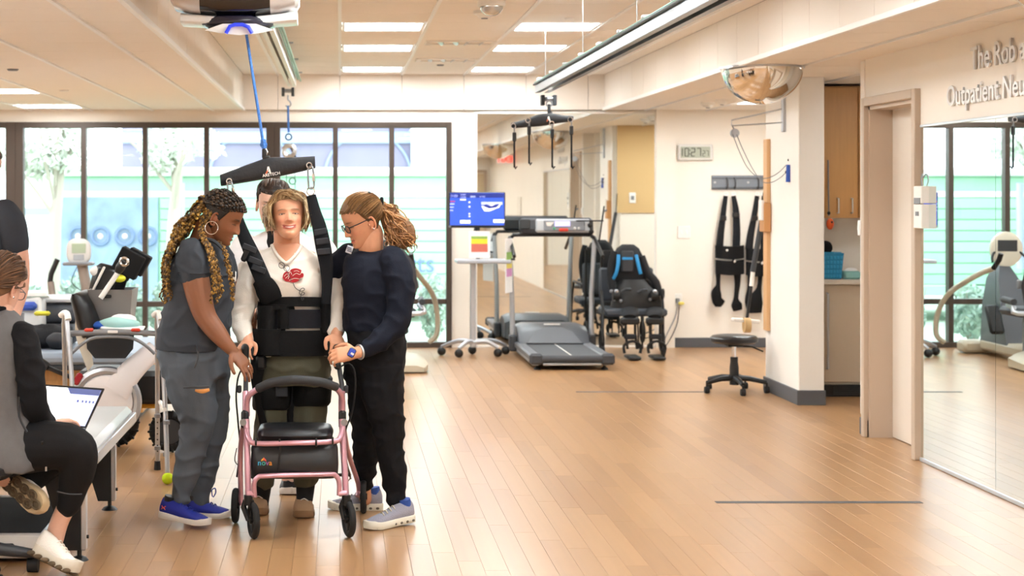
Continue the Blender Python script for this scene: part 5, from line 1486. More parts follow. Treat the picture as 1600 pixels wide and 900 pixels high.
# ------------------------------------------------------------------ pink rollator in front of the patient
m_pink = M('rollator_pink', '#cf9dac', .3, .55, coat=.3)
ZF, ZR_ = 7.40, 7.85
r = thing('rollator', 'pink-framed rollator with black seat and pouch', 'rollator', tuple(V((P(466, 0, 7.6).x, 7.6, 0))))
Fq = lambda px, py, z_: P(px, py, z_)
def wheel(px, pz, rad, yaw, wd, name='wheel'):
    c_ = V((px, pz, rad))
    R = Matrix.Rotation(yaw, 3, 'Z') @ Matrix.Rotation(pi / 2, 3, 'Y')
    w_ = MB().torus(c_, rad - .015, .015, 32, 10, R).build(name, m_rubber, r)
    hb = MB()
    ax = R @ V((0, 0, 1))
    hb.cyl(c_ - ax * wd * .6, c_ + ax * wd * .6, .016, 12)
    hb.build('hub', m_black, w_)
    for k in range(5):
        t = 2 * pi * k / 5
        d_ = R @ V((cos(t), sin(t), 0))
        MB().tube([c_ + d_ * .01, c_ + d_ * (rad - .02)], .008, 6).build('spoke', m_black, w_)
    rm = MB().torus(c_, rad - .028, .006, 28, 6, R); rm.build('rim', m_dark, w_)
    return c_, w_
fl, fr_ = P(396, 0, 7.36), P(545, 0, 7.39)
cfl, _ = wheel(fl.x, 7.36, .083, .28, .03); cfr, _ = wheel(fr_.x, 7.39, .083, .28, .03)
crl, _ = wheel(P(368, 0, 7.72).x, 7.72, .083, -.04, .03); crr, _ = wheel(P(568, 0, 7.95).x, 7.95, .083, -.04, .03)
for (c_, px, z_) in ((cfl, 388, 7.37), (cfr, 541, 7.40)):
    t_ = P(px, 782, z_)
    f = MB()
    for s in (-1, 1):
        f.tube([t_ + V((s * .012, 0, 0)), t_ + V((s * .022, .005, -.03)), c_ + V((s * .024, 0, 0))], [.013, .014, .010], 8)
    f.build('fork', m_black, r)
    MB().lathe([(.001, -.02), (.02, -.02), (.02, .025), (.001, .025)], t_, 14).build('fork_cap', m_black, r)
# side frames
for side, (top, mid, bot, zf) in enumerate((((384, 606), (385, 655), (388, 778), 7.38), ((534, 606), (534, 655), (541, 778), 7.41))):
    s = -1 if side == 0 else 1
    leg = MB().tube([Fq(*mid, zf + .07), Fq((mid[0] + bot[0]) / 2, 716, zf + .03), Fq(*bot, zf)], .0145, 12).build('front_leg', m_pink, r)
    rear = crl if side == 0 else crr
    MB().tube([Fq(top[0], 640, zf + .12), Fq(top[0] + s * 8, 700, zf + .3), rear + V((-s * .025, 0, .06)), rear + V((-s * .028, 0, 0))], .0125, 10, samples=3).build('rear_leg', m_pink, r)
    MB().box(Fq(top[0] + s * 1, 655, zf + .09), (.035, .05, .085), .01).build('joint', m_black, r)
    up = MB().tube([Fq(top[0] - s * 0, 655, zf + .08), Fq(top[0], 600, zf + .16), Fq(385 if side == 0 else 527, 556, 7.62)], .0115, 10).build('handle_post', m_dark, r)
    MB().tube([Fq(top[0], 660, zf + .08), Fq(top[0], 612, zf + .14)], .0155, 10).build('post_sleeve', m_pink, r)
    gx = 383.5 if side == 0 else 526
    g = MB().tube([Fq(gx + .5, 560, 7.60), Fq(gx, 548, 7.60), Fq(gx, 545, 7.63), Fq(gx + s, 541, 7.80)], [.014, .017, .0185, .0185], 12).build('hand_grip', m_black, r)
    MB().tube([Fq(gx - s * 2 + 1, 566, 7.58), Fq(gx + s * 2, 575, 7.62), Fq(gx + s * 3, 578, 7.74)], .008, 8).build('brake_lever', m_black, r)
    MB().box(Fq(gx + 1, 572, 7.59), (.03, .035, .03), .008).build('brake_body', m_black, r)
    if side == 0:
        cb2 = [(379, 575, 7.6), (372, 590, 7.6), (369, 620, 7.6), (372, 660, 7.65), (375, 700, 7.7), (370, 745, 7.75)]
        cb3 = [(376, 730, 7.7), (367, 720, 7.7), (370, 700, 7.7)]
    else:
        cb2 = [(529, 575, 7.6), (544, 568, 7.62), (554, 580, 7.6), (555, 610, 7.6), (550, 645, 7.6), (540, 672, 7.6), (537, 700, 7.65), (548, 748, 7.8)]
        cb3 = [(543, 728, 7.7), (548, 745, 7.75), (540, 755, 7.8)]
    MB().tube([Fq(*q_) for q_ in cb2], .0042, 8, samples=5).build('brake_cable', m_black, r)
    MB().tube([Fq(*q_) for q_ in cb3], .003, 6, samples=4).build('spring_wire', m_steel, r)
    MB().box(Fq(374 if side == 0 else 541, 608, 7.6), (.02, .03, .035), .005).build('post_knob', m_dark, r)
    MB().lathe([(.001, -.006), (.016, -.006), (.016, .006), (.001, .006)], Fq(top[0] + s * 4, 660, zf + .05), 12, axis='Y').build('bolt', m_steel, r)
# backrest arch: pink elbows and black padded bar
MB().tube([Fq(386, 650, 7.47), Fq(386, 628, 7.46), Fq(391, 616, 7.44), Fq(406, 606, 7.42)], .0135, 12, samples=4).build('back_elbow', m_pink, r)
MB().tube([Fq(535, 650, 7.50), Fq(535, 626, 7.49), Fq(531, 613, 7.46), Fq(522, 604, 7.44)], .0135, 12, samples=4).build('back_elbow', m_pink, r)
MB().tube([Fq(404, 607, 7.42), Fq(425, 598, 7.36), Fq(462, 593.5, 7.33), Fq(500, 597, 7.36), Fq(525, 604.5, 7.43)], [.020, .021, .021, .021, .020], 14, samples=5).build('backrest_bar', M('foam_grey', '#2b2d31', .6), r)
# seat rail, seat, pouch, lower bar
MB().tube([Fq(386, 672, 7.42), Fq(389, 686, 7.38), Fq(402, 693, 7.36), Fq(465, 692, 7.35), Fq(520, 690, 7.38), Fq(531, 684, 7.41), Fq(536, 668, 7.44)], .0125, 12, samples=4).build('seat_rail', m_pink, r)
MB().tube([Fq(398, 776, 7.37), Fq(397, 756, 7.36), Fq(403, 746, 7.36), Fq(418, 743.5, 7.36), Fq(510, 741, 7.39), Fq(524, 743, 7.40), Fq(530, 754, 7.40), Fq(530, 774, 7.40)], .0115, 12, samples=4).build('lower_bar', m_pink, r)
for px, py, z_ in ((392, 772, 7.37), (536, 771, 7.40)): MB().tube([Fq(px - 6, py, z_), Fq(px + 6, py, z_)], .014, 10).build('bar_clamp', m_pink, r)
sr = []
for py, (xa, xb), (ya, yb) in ((690, (402, 519), (7.40, 7.68)), (680, (400, 521), (7.38, 7.70)), (672, (404, 517), (7.40, 7.68)), (669, (415, 506), (7.44, 7.62))):
    A_, B_ = P(xa, py, 7.42), P(xb, py, 7.42)
    cxm, hw, hy, cy = (A_.x + B_.x) / 2, (B_.x - A_.x) / 2, (yb - ya) / 2, (ya + yb) / 2
    sr.append([V((cxm + hw * (abs(cos(t)) ** .45) * (1 if cos(t) > 0 else -1), cy + hy * (abs(sin(t)) ** .45) * (1 if sin(t) > 0 else -1), A_.z)) for t in [2 * pi * k / 28 for k in range(28)]])
MB().loft(sr).build('seat', m_vinyl, r, 60)
bg = []
for py, xa, xb, d_ in ((692, 396, 526, .05), (700, 393, 528, .08), (725, 391, 529, .09), (742, 393, 528, .08), (746, 397, 524, .05)):
    A_, B_ = P(xa, py, 7.46), P(xb, py, 7.46)
    bg.append([V(((A_.x + B_.x) / 2 + (B_.x - A_.x) / 2 * (abs(cos(t)) ** .4) * (1 if cos(t) > 0 else -1), 7.47 + d_ * (abs(sin(t)) ** .5) * (1 if sin(t) > 0 else -1), A_.z)) for t in [2 * pi * k / 28 for k in range(28)]])
pouch = MB().loft(bg).build('pouch', M('pouch_black', '#191a1d', .45, bump=.35, bscale=14), r, 60)
MB().box(Fq(436, 718, 7.375), (.009, .006, .14), .002, rot=(0, .12, 0)).build('pouch_strap', m_black, pouch)
for px, py in ((400, 690), (437, 692), (494, 691), (520, 689)): MB().torus(Fq(px, py, 7.36), .015, .005, 12, 6, Matrix.Rotation(pi / 2, 3, 'Y')).build('strap_loop', m_black, r)
for ch, cl, px, sz in (('n', '#3ea6c9', 402.5, .034), ('o', '#3fae9c', 408.7, .034), ('v', '#9c5a9e', 415.2, .034), ('a', '#e08a2c', 420.2, .034)):
    text_mesh(ch, sz, .0006, M('logo' + cl, cl, .5), 'lettering', pouch, Fq(px, 727, 7.368), (pi / 2, 0, 0), bold=True)
for dx, rt, cl in ((-2.2, .7, '#e2b12f'), (2.2, -.7, '#d8483a'), (0, 0, '#e0662f')): MB().sphere(Fq(412 + dx, 718.5 - (1 if dx == 0 else 0), 7.368), (.0035, .0015, .008), 8, 6, rot=Euler((0, rt, 0)).to_matrix()).build('logo_leaf', M('logo' + cl, cl, .5), pouch)
MB().tube([Fq(392, 745, 7.78), Fq(470, 742, 7.8), Fq(548, 742, 7.9)], .008, 8).build('rear_brace', m_dark, r)
# ------------------------------------------------------------------ people: toolkit
def sstep(a, b, x):
    t = max(0.0, min(1.0, (x - a) / (b - a)))
    return t * t * (3 - 2 * t)

def remesh(mb, voxel, smooth_n=4):
    """one continuous skin over the overlapping closed shapes in mb"""
    me = bpy.data.meshes.new('tmp')
    me.from_pydata(mb.v, [], mb.f)
    bm = bmesh.new(); bm.from_mesh(me)
    bmesh.ops.recalc_face_normals(bm, faces=bm.faces)
    bm.to_mesh(me); bm.free()
    o = bpy.data.objects.new('tmp', me); COL.objects.link(o)
    m = o.modifiers.new('r', 'REMESH'); m.mode = 'VOXEL'; m.voxel_size = voxel
    if smooth_n:
        s = o.modifiers.new('s', 'SMOOTH'); s.factor = 0.5; s.iterations = smooth_n
    out = bpy.data.meshes.new_from_object(o.evaluated_get(bpy.context.evaluated_depsgraph_get()))
    bpy.data.objects.remove(o); bpy.data.meshes.remove(me)
    return out

def wrinkle(me, amp, freq, seed=0, stretch=(1, 1, 1), amp2=0.0):
    ns = [v.normal.copy() for v in me.vertices]
    for v, n in zip(me.vertices, ns):
        p = V((v.co.x * stretch[0], v.co.y * stretch[1], v.co.z * stretch[2])) * freq + V((seed, seed * 2, 0))
        a = noise.noise(p)
        w = (1 - min(1, abs(a) * 2.6)) ** 1.5      # ridged: folds rather than bumps
        v.co += n * (amp * (w - .4) + (amp2 * noise.noise(p * 2.7) if amp2 else 0))

def finish(me, name, mat, parent, smooth=80):
    me.materials.clear(); me.materials.append(mat)
    me.shade_smooth()
    return link(name, me, parent)

def cloth(name, mb, mat, parent, voxel=.008, sm=5, amp=.004, freq=9, seed=0, stretch=(1, 1, 1), amp2=.0015):
    me = remesh(mb, voxel, sm)
    if amp: wrinkle(me, amp, freq, seed, stretch, amp2)
    return finish(me, name, mat, parent)

def rows(mb, data, z0, n=28, pw=.85):
    """stack of level rings: (py, x_left, x_right, half depth[, dz])"""
    rr = []
    sp = spline([tuple(r) + ((0,) if len(r) == 4 else ()) for r in data], 3)
    for py, xl, xr, d, dz in sp:
        z = z0 + dz
        A, B = P(xl, py, z), P(xr, py, z)
        cx, hw = (A.x + B.x) / 2, abs(B.x - A.x) / 2
        rr.append([V((cx + hw * (abs(cos(t)) ** pw) * (1 if cos(t) > 0 else -1), z + d * (abs(sin(t)) ** pw) * (1 if sin(t) > 0 else -1), A.z)) for t in [2 * pi * k / n for k in range(n)]])
    mb.loft(rr)
    return mb

def limb(mb, data, z0, n=16, flat=1.0, samples=5, ends=True):
    """tapering limb through (px, py, dz, width in px)"""
    pts = [P(px, py, z0 + dz) for px, py, dz, w in data]
    rs = [w / 2 * (z0 + dz) / F_PX for px, py, dz, w in data]
    mb.tube(pts, rs, n, samples=samples, flat=flat)
    if ends:
        mb.sphere(pts[0], rs[0] * .97, n, 10); mb.sphere(pts[-1], rs[-1] * .97, n, 10)
    return mb

def hand(mb, Wp, d, n, thumb, curl=(.35, .5, .4), sc=1.0, spread=.06, thumb_in=.5, palm_l=.088):
    """palm, four jointed fingers and a thumb; d towards the fingers, n out of the palm, thumb=+1/-1 side"""
    d = V(d).normalized(); n = V(n); n = (n - d * n.dot(d)).normalized(); s = d.cross(n).normalized() * thumb
    L = palm_l * sc
    rr = []
    for u, w, t in ((-.25, .024, .019), (0, .027, .018), (.35, .036, .0165), (.75, .041, .0145), (1.0, .040, .0115), (1.06, .036, .007)):
        c = Wp + d * (u * L)
        rr.append([c + s * (w * sc * (abs(cos(t_)) ** .7) * (1 if cos(t_) > 0 else -1)) + n * (t * sc * (abs(sin(t_)) ** .7) * (1 if sin(t_) > 0 else -1)) for t_ in [2 * pi * k / 16 for k in range(16)]])
    mb.loft(rr)
    tips = []
    for i, (off, ln, r0) in enumerate(((.031, .070, .0088), (.0105, .079, .0092), (-.0105, .073, .0088), (-.0305, .057, .0078))):
        p = Wp + d * (L * (1.0 if i in (1, 2) else .95)) + s * (off * sc)
        dr = (d + s * ((1.5 - i) * spread)).normalized()
        ang = 0.0
        pts = [p - dr * .012, p]; rs = [r0 * sc] * 2
        for k, fr in enumerate((.45, .31, .24)):
            ang += curl[k] * (1 + .06 * i)
            q = dr * cos(ang) + n * sin(ang)
            p = p + q * (ln * fr * sc)
            pts.append(p); rs.append(r0 * sc * (1 - .09 * (k + 1)))
        mb.tube(pts, rs, 10)
        mb.sphere(pts[-1], rs[-1], 10, 8)
        tips.append(pts[-1])
    p = Wp + d * (L * .22) + s * (.026 * sc)
    q = (d * .62 + s * .78 + n * .15).normalized()
    pts = [p, p + q * (.034 * sc)]
    q = (d * .85 + s * (.45 - .5 * thumb_in) + n * (.2 + .6 * thumb_in)).normalized(); pts.append(pts[-1] + q * (.030 * sc))
    q = (d * .9 + s * (.1 - .6 * thumb_in) + n * (.25 + .6 * thumb_in)).normalized(); pts.append(pts[-1] + q * (.025 * sc))
    mb.tube(pts, [.0135 * sc, .0118 * sc, .0102 * sc, .0088 * sc], 10, samples=2)
    mb.sphere(pts[-1], .0088 * sc, 10, 8)
    return tips

# head: level slices (height, half width, front, back) with the eyes at height 0
HZ = [(-.117, .012, .072, .045), (-.112, .022, .083, .022), (-.103, .031, .089, .0), (-.09, .041, .0895, -.025), (-.075, .049, .0865, -.04), (-.06, .056, .086, -.052),
      (-.04, .063, .0855, -.064), (-.02, .067, .0845, -.078), (0, .070, .083, -.09), (.02, .073, .087, -.099), (.045, .0755, .0885, -.104),
      (.07, .0735, .082, -.100), (.09, .065, .066, -.087), (.105, .050, .044, -.066), (.114, .030, .018, -.040), (.118, .010, -.005, -.018)]
def g(a): return exp(-a * a)
def face_bump(x, z, smile=0.0):
    ax = abs(x)
    d = 0.0
    if -.052 < z < .03:                                                    # nose
        t = sstep(.022, -.036, z) * (1 - sstep(-.040, -.051, z))
        d += (.004 + .020 * t) * g(x / (.0085 + .006 * t)) * sstep(.03, .015, z)
    d += .007 * g((ax - .0125) / .006) * g((z + .040) / .0075)             # nostrils
    d -= .0085 * g((ax - .030) / .016) * g((z - .001) / .011)              # sockets
    d += .0055 * g((ax - .031) / .011) * g(z / .0085)                      # lids
    d += .0035 * g((ax - .030) / .020) * g((z - .019) / .007)              # brows
    d += .0052 * g(x / (.017 + .006 * smile)) * g((z + .0635 - smile * 10 * x * x) / .0048)                      # lips
    d += .0066 * g(x / (.016 + .005 * smile)) * g((z + .0765 - smile * 10 * x * x) / .0062)
    d -= .0050 * g(x / (.022 + .006 * smile)) * g((z + .0697 - smile * 11 * x * x) / .0022)
    d -= .003 * g(x / .02) * g((z + .089) / .006)
    d += .0035 * g(x / .018) * g((z + .103) / .010)                        # chin
    d += (.003 + .006 * smile) * g((ax - .040) / .017) * g((z + .033) / .017)
    d -= .0015 * smile * g((ax - .031) / .006) * g((z + .055) / .012)
    return d
_hs = spline(HZ, 8)
HN = 132
def head_grid():
    """rows of local points (x to the subject's left, y forward, z up)"""
    out = []
    for z, w, f, b in _hs:
        ring = []
        c, h = (f + b) / 2, (f - b) / 2
        for k in range(HN):
            t = 2 * pi * k / HN
            t = t - .5 * sin(t)
            sx, sy = sin(t), cos(t)
            pw = .92
            ring.append(V((w * (abs(sx) ** pw) * (1 if sx > 0 else -1), c + h * (abs(sy) ** (.95 if sy > 0 else .9)) * (1 if sy > 0 else -1), z)))
        out.append(ring)
    return out
_hg = head_grid()
def hrot(yaw, pitch=0.0, roll=0.0):
    """yaw 0 faces the camera, +90 faces the picture's right side; pitch > 0 looks down"""
    f = V((sin(yaw) * cos(pitch), -cos(yaw) * cos(pitch), -sin(pitch)))
    side = V((cos(yaw), sin(yaw), 0))            # subject's left
    up = side.cross(f); up.normalize()
    if up.z < 0: up = -up
    q = Matrix.Rotation(roll, 3, f)
    side, up = q @ side, q @ up
    return Matrix((side, f, up)).transposed()

class Head:
    def __init__(s, C, R, sc=1.0, smile=0.0, wide=1.0):
        s.C, s.R, s.sc, s.smile, s.wide = V(C), R, sc, smile, wide
    def w(s, p):
        return s.C + s.R @ (V((p[0] * s.wide, p[1], p[2])) * s.sc)
    def pts(s, infl=0.0):
        rows_ = []
        for ring in _hg:
            q = []
            for p in ring:
                d = face_bump(p.x, p.z, s.smile) * sstep(.02, .06, p.y) if infl == 0 else 0
                q.append(V((p.x, p.y + d, p.z)))
            rows_.append(q)
        return rows_
    def front(s, x, z):
        """surface y at (x, z) on the face"""
        for a, b in zip(_hs, _hs[1:]):
            if a[0] <= z <= b[0]:
                t = (z - a[0]) / (b[0] - a[0] + 1e-9)
                w, f, bk = (a[i] + (b[i] - a[i]) * t for i in (1, 2, 3))
                c, h = (f + bk) / 2, (f - bk) / 2
                sx = min(.999, abs(x) / w) ** (1 / .92)
                return c + h * (sqrt(1 - sx * sx) ** .95) + face_bump(x, z, s.smile)
        return .08
    def mesh_into(s, verts, faces, cols, skin, lip, brow, lid='down', blush=None, open_mouth=False):
        o = len(verts)
        P_ = s.pts()
        bl = blush or skin
        for ring in P_:
            for p in ring:
                verts.append(tuple(s.w(p)))
                c = V(skin)
                if p.y > .03:
                    ax = abs(p.x)
                    k = .55 * g((ax - .040) / .018) * g((p.z + .035) / .018) + .5 * g(p.x / .014) * g((p.z + .038) / .012)
                    c = c.lerp(V(bl), k)
                    zl = p.z + .0697 - s.smile * 11 * p.x * p.x
                    lw = .022 + .008 * s.smile; lipm = sstep(lw + .003, lw - .003, ax) * (sstep(-.0120, -.0095, zl) * sstep(.0090, .0065, zl))
                    c = c.lerp(V(lip), .85 * lipm)
                    c = c.lerp(V(lip) * .35, .8 * sstep(lw + .002, lw - .002, ax) * g(zl / .0014))
                    bm = g((ax - .031) / .016) ** .5 * sstep(.052, .046, ax) * sstep(.010, .014, ax) * g((p.z - .0215 + 3.5 * (ax - .033) ** 2 * 1.0) / .0035)
                    c = c.lerp(V(brow), .8 * min(1, bm * 1.2))
                    ln = sstep(.047, .042, ax) * sstep(.014, .018, ax)
                    zz = p.z - (.000 if lid == 'open' else -.005) - 8 * (ax - .031) ** 2 * (-1 if lid == 'down' else 1)
                    c = c.lerp(V(brow) * .3, .9 * ln * g(zz / .0019))
                    if lid == 'open': c = c.lerp(V(brow) * .3, .9 * ln * g((p.z - .0042 + 14 * (ax - .031) ** 2) / .0016))
                cols.append((c.x, c.y, c.z, 1))
        R_ = len(P_)
        for i in range(R_ - 1):
            for k in range(HN):
                k2 = (k + 1) % HN
                faces.append((o + i * HN + k, o + i * HN + k2, o + (i + 1) * HN + k2, o + (i + 1) * HN + k))
        faces.append(tuple(o + k for k in range(HN))[::-1])
        faces.append(tuple(o + (R_ - 1) * HN + k for k in range(HN)))
        for sgn in (-1, 1):                                                # ears
            e = MB()
            rim = []
            for k in range(9):
                t = -2.2 + 4.3 * k / 8
                rim.append(V((sgn * (.073 + .007 * sin(1.2 + t * .4)), -.012 - .016 * cos(t) * .9 - .004, -.018 + .030 * sin(t))))
            e.tube(rim, [.003] + [.0048] * 7 + [.003], 7, samples=2)
            e.sphere((sgn * .071, -.016, -.016), (.006, .014, .024), 12, 10)
            e.sphere((sgn * .074, -.010, -.043), (.005, .007, .009), 10, 8)
            e.sphere((sgn * .073, .000, -.020), (.005, .005, .008), 8, 6)
            oo = len(verts)
            for p in e.v:
                verts.append(tuple(s.w(p))); c = V(skin).lerp(V(bl), .4); cols.append((c.x, c.y, c.z, 1))
            faces.extend([tuple(i + oo for i in f) for f in e.f])
    def eyes(s, parent, iris='#3a2a1c', h=.0036, z=0.0):
        for sgn in (-1, 1):
            y = s.front(.031, z)
            m = MB()
            m.sphere((0, 0, 0), (.0105, .004, h), 14, 10)
            m.v = [tuple(s.w(V(p) + V((sgn * .031, y - .0012, z)))) for p in m.v]
            e = m.build('eye', M('eye_white', '#d8d3cd', .25), parent, 80)
            m = MB(); m.sphere((0, 0, 0), (.0046, .003, min(.0046, h * 1.02)), 12, 8)
            m.v = [tuple(s.w(V(p) + V((sgn * .0305, y + .0012, z)))) for p in m.v]
            m.build('iris', M('iris' + iris, iris, .15), e, 80)
    def scalp(s, infl, mask, name, mat, parent, noise_amp=0.0, cut=-.5):
        """hair cap: the head surface pushed out where mask(p) > 0"""
        vs, keep = [], []
        for ring in _hg:
            for p in ring:
                m_ = mask(p)
                t = sstep(-.012, .02, m_)
                c = V((0, -.01, .015))
                d = (p - c).normalized()
                off = -.006 + (infl + .006) * t
                if noise_amp: off += noise_amp * t * noise.noise(p * 45)
                vs.append(tuple(s.w(p + d * off))); keep.append(m_ > -.03)
        fs = []
        R_ = len(_hg)
        for i in range(R_ - 1):
            for k in range(HN):
                k2 = (k + 1) % HN
                f = (i * HN + k, i * HN + k2, (i + 1) * HN + k2, (i + 1) * HN + k)
                if any(keep[j] for j in f): fs.append(f)
        fs.append(tuple((R_ - 1) * HN + k for k in range(HN)))
        me = bpy.data.meshes.new(name); me.from_pydata(vs, [], fs); me.validate()
        return finish(me, name, mat, parent)
    def on(s, az, el, out=0.0):
        """point on the skull: az 0 front, +90 subject's left; el elevation"""
        d = V((sin(az) * cos(el), cos(az) * cos(el), sin(el)))
        c = V((0, -.008, .018))
        lo, hi = .03, .16
        for _ in range(14):
            m_ = (lo + hi) / 2
            if skull_inside(c + d * m_): lo = m_
            else: hi = m_
        return c + d * (lo + out)

def arc(hd, az0, el0, az1, el1, u, out):
    """point on the skull along the great circle between two directions"""
    d = lambda az, el: V((sin(az) * cos(el), cos(az) * cos(el), sin(el)))
    v = d(az0, el0).slerp(d(az1, el1), u)
    return hd.w(hd.on(atan2(v.x, v.y), math.asin(max(-1, min(1, v.z))), out))

def line_el(az):
    a = abs(az)
    return .47 - .12 * sstep(.5, 1.1, a) - .75 * sstep(1.15, 1.75, a) - .25 * sstep(1.8, 2.4, a)

def skull_inside(p):
    if p.z >= .118 or p.z <= -.117: return False
    i = min(len(_zt) - 2, max(0, int((p.z + .117) / _zstep)))
    t = (p.z + .117) / _zstep - i
    w, f, b = (_zt[i][k] + (_zt[i + 1][k] - _zt[i][k]) * t for k in range(3))
    c, h = (f + b) / 2, (f - b) / 2
    return (p.x / w) ** 2 + ((p.y - c) / h) ** 2 < 1
_zstep = .235 / 94
_zt = []
for _i in range(96):
    _z = -.117 + _i * _zstep
    _j = 0
    while _j < len(_hs) - 2 and _hs[_j + 1][0] < _z: _j += 1
    _a, _b = _hs[_j], _hs[_j + 1]
    _t = max(0, min(1, (_z - _a[0]) / (_b[0] - _a[0] + 1e-9)))
    _zt.append(tuple(_a[k] + (_b[k] - _a[k]) * _t for k in (1, 2, 3)))

def hairline(fz=.072, side=2.3, nape=-.085, y0=.035):
    def f(p):
        if p.y > y0: return p.z - fz
        lim = fz - (y0 - p.y) * side
        return p.z - max(lim, nape)
    return f

def hair_mat(name, c1, c2, c3=None):
    if name in _mats: return _mats[name]
    m = M(name, c1, .45, spec=.4)
    nt = m.node_tree; b = nt.nodes['Principled BSDF']
    ge = nt.nodes.new('ShaderNodeNewGeometry')
    tc = nt.nodes.new('ShaderNodeTexCoord')
    nz = nt.nodes.new('ShaderNodeTexNoise'); nz.inputs['Scale'].default_value = 90; nz.inputs['Detail'].default_value = 3
    nt.links.new(tc.outputs['Object'], nz.inputs['Vector'])
    ad = nt.nodes.new('ShaderNodeMath'); ad.operation = 'MULTIPLY_ADD'; ad.inputs[1].default_value = .6
    nt.links.new(ge.outputs['Random Per Island'], ad.inputs[0])
    ml = nt.nodes.new('ShaderNodeMath'); ml.operation = 'MULTIPLY'; ml.inputs[1].default_value = .4
    nt.links.new(nz.outputs['Fac'], ml.inputs[0]); nt.links.new(ml.outputs[0], ad.inputs[2])
    cr = nt.nodes.new('ShaderNodeValToRGB')
    e = cr.color_ramp.elements
    e[0].position = .2; e[0].color = lin(c1); e[1].position = .8; e[1].color = lin(c3 or c2)
    if c3: q_ = cr.color_ramp.elements.new(.5); q_.color = lin(c2)
    nt.links.new(ad.outputs[0], cr.inputs[0]); nt.links.new(cr.outputs[0], b.inputs['Base Color'])
    return m

def body(name, mb, heads, skin, parent, voxel=.0042, lipc='#9c5a4d', browc='#3a2a1e', blush=None, lid='down'):
    me = remesh(mb, voxel, 3)
    verts = [tuple(v.co) for v in me.vertices]; faces = [tuple(p.vertices) for p in me.polygons]
    sk = lin(skin)[:3]; bl = lin(blush)[:3] if blush else sk
    cols = [(sk[0], sk[1], sk[2], 1)] * len(verts)
    for h in heads: h.mesh_into(verts, faces, cols, sk, lin(lipc)[:3], lin(browc)[:3], lid, bl)
    out = bpy.data.meshes.new(name); out.from_pydata(verts, [], faces)
    bpy.data.meshes.remove(me)
    a = out.color_attributes.new('Col', 'FLOAT_COLOR', 'POINT')
    a.data.foreach_set('color', [c for q_ in cols for c in q_])
    return finish(out, name, M('skin' + skin, skin, .5, attr='Col', sss=.08, var=.03, vscale=60), parent)

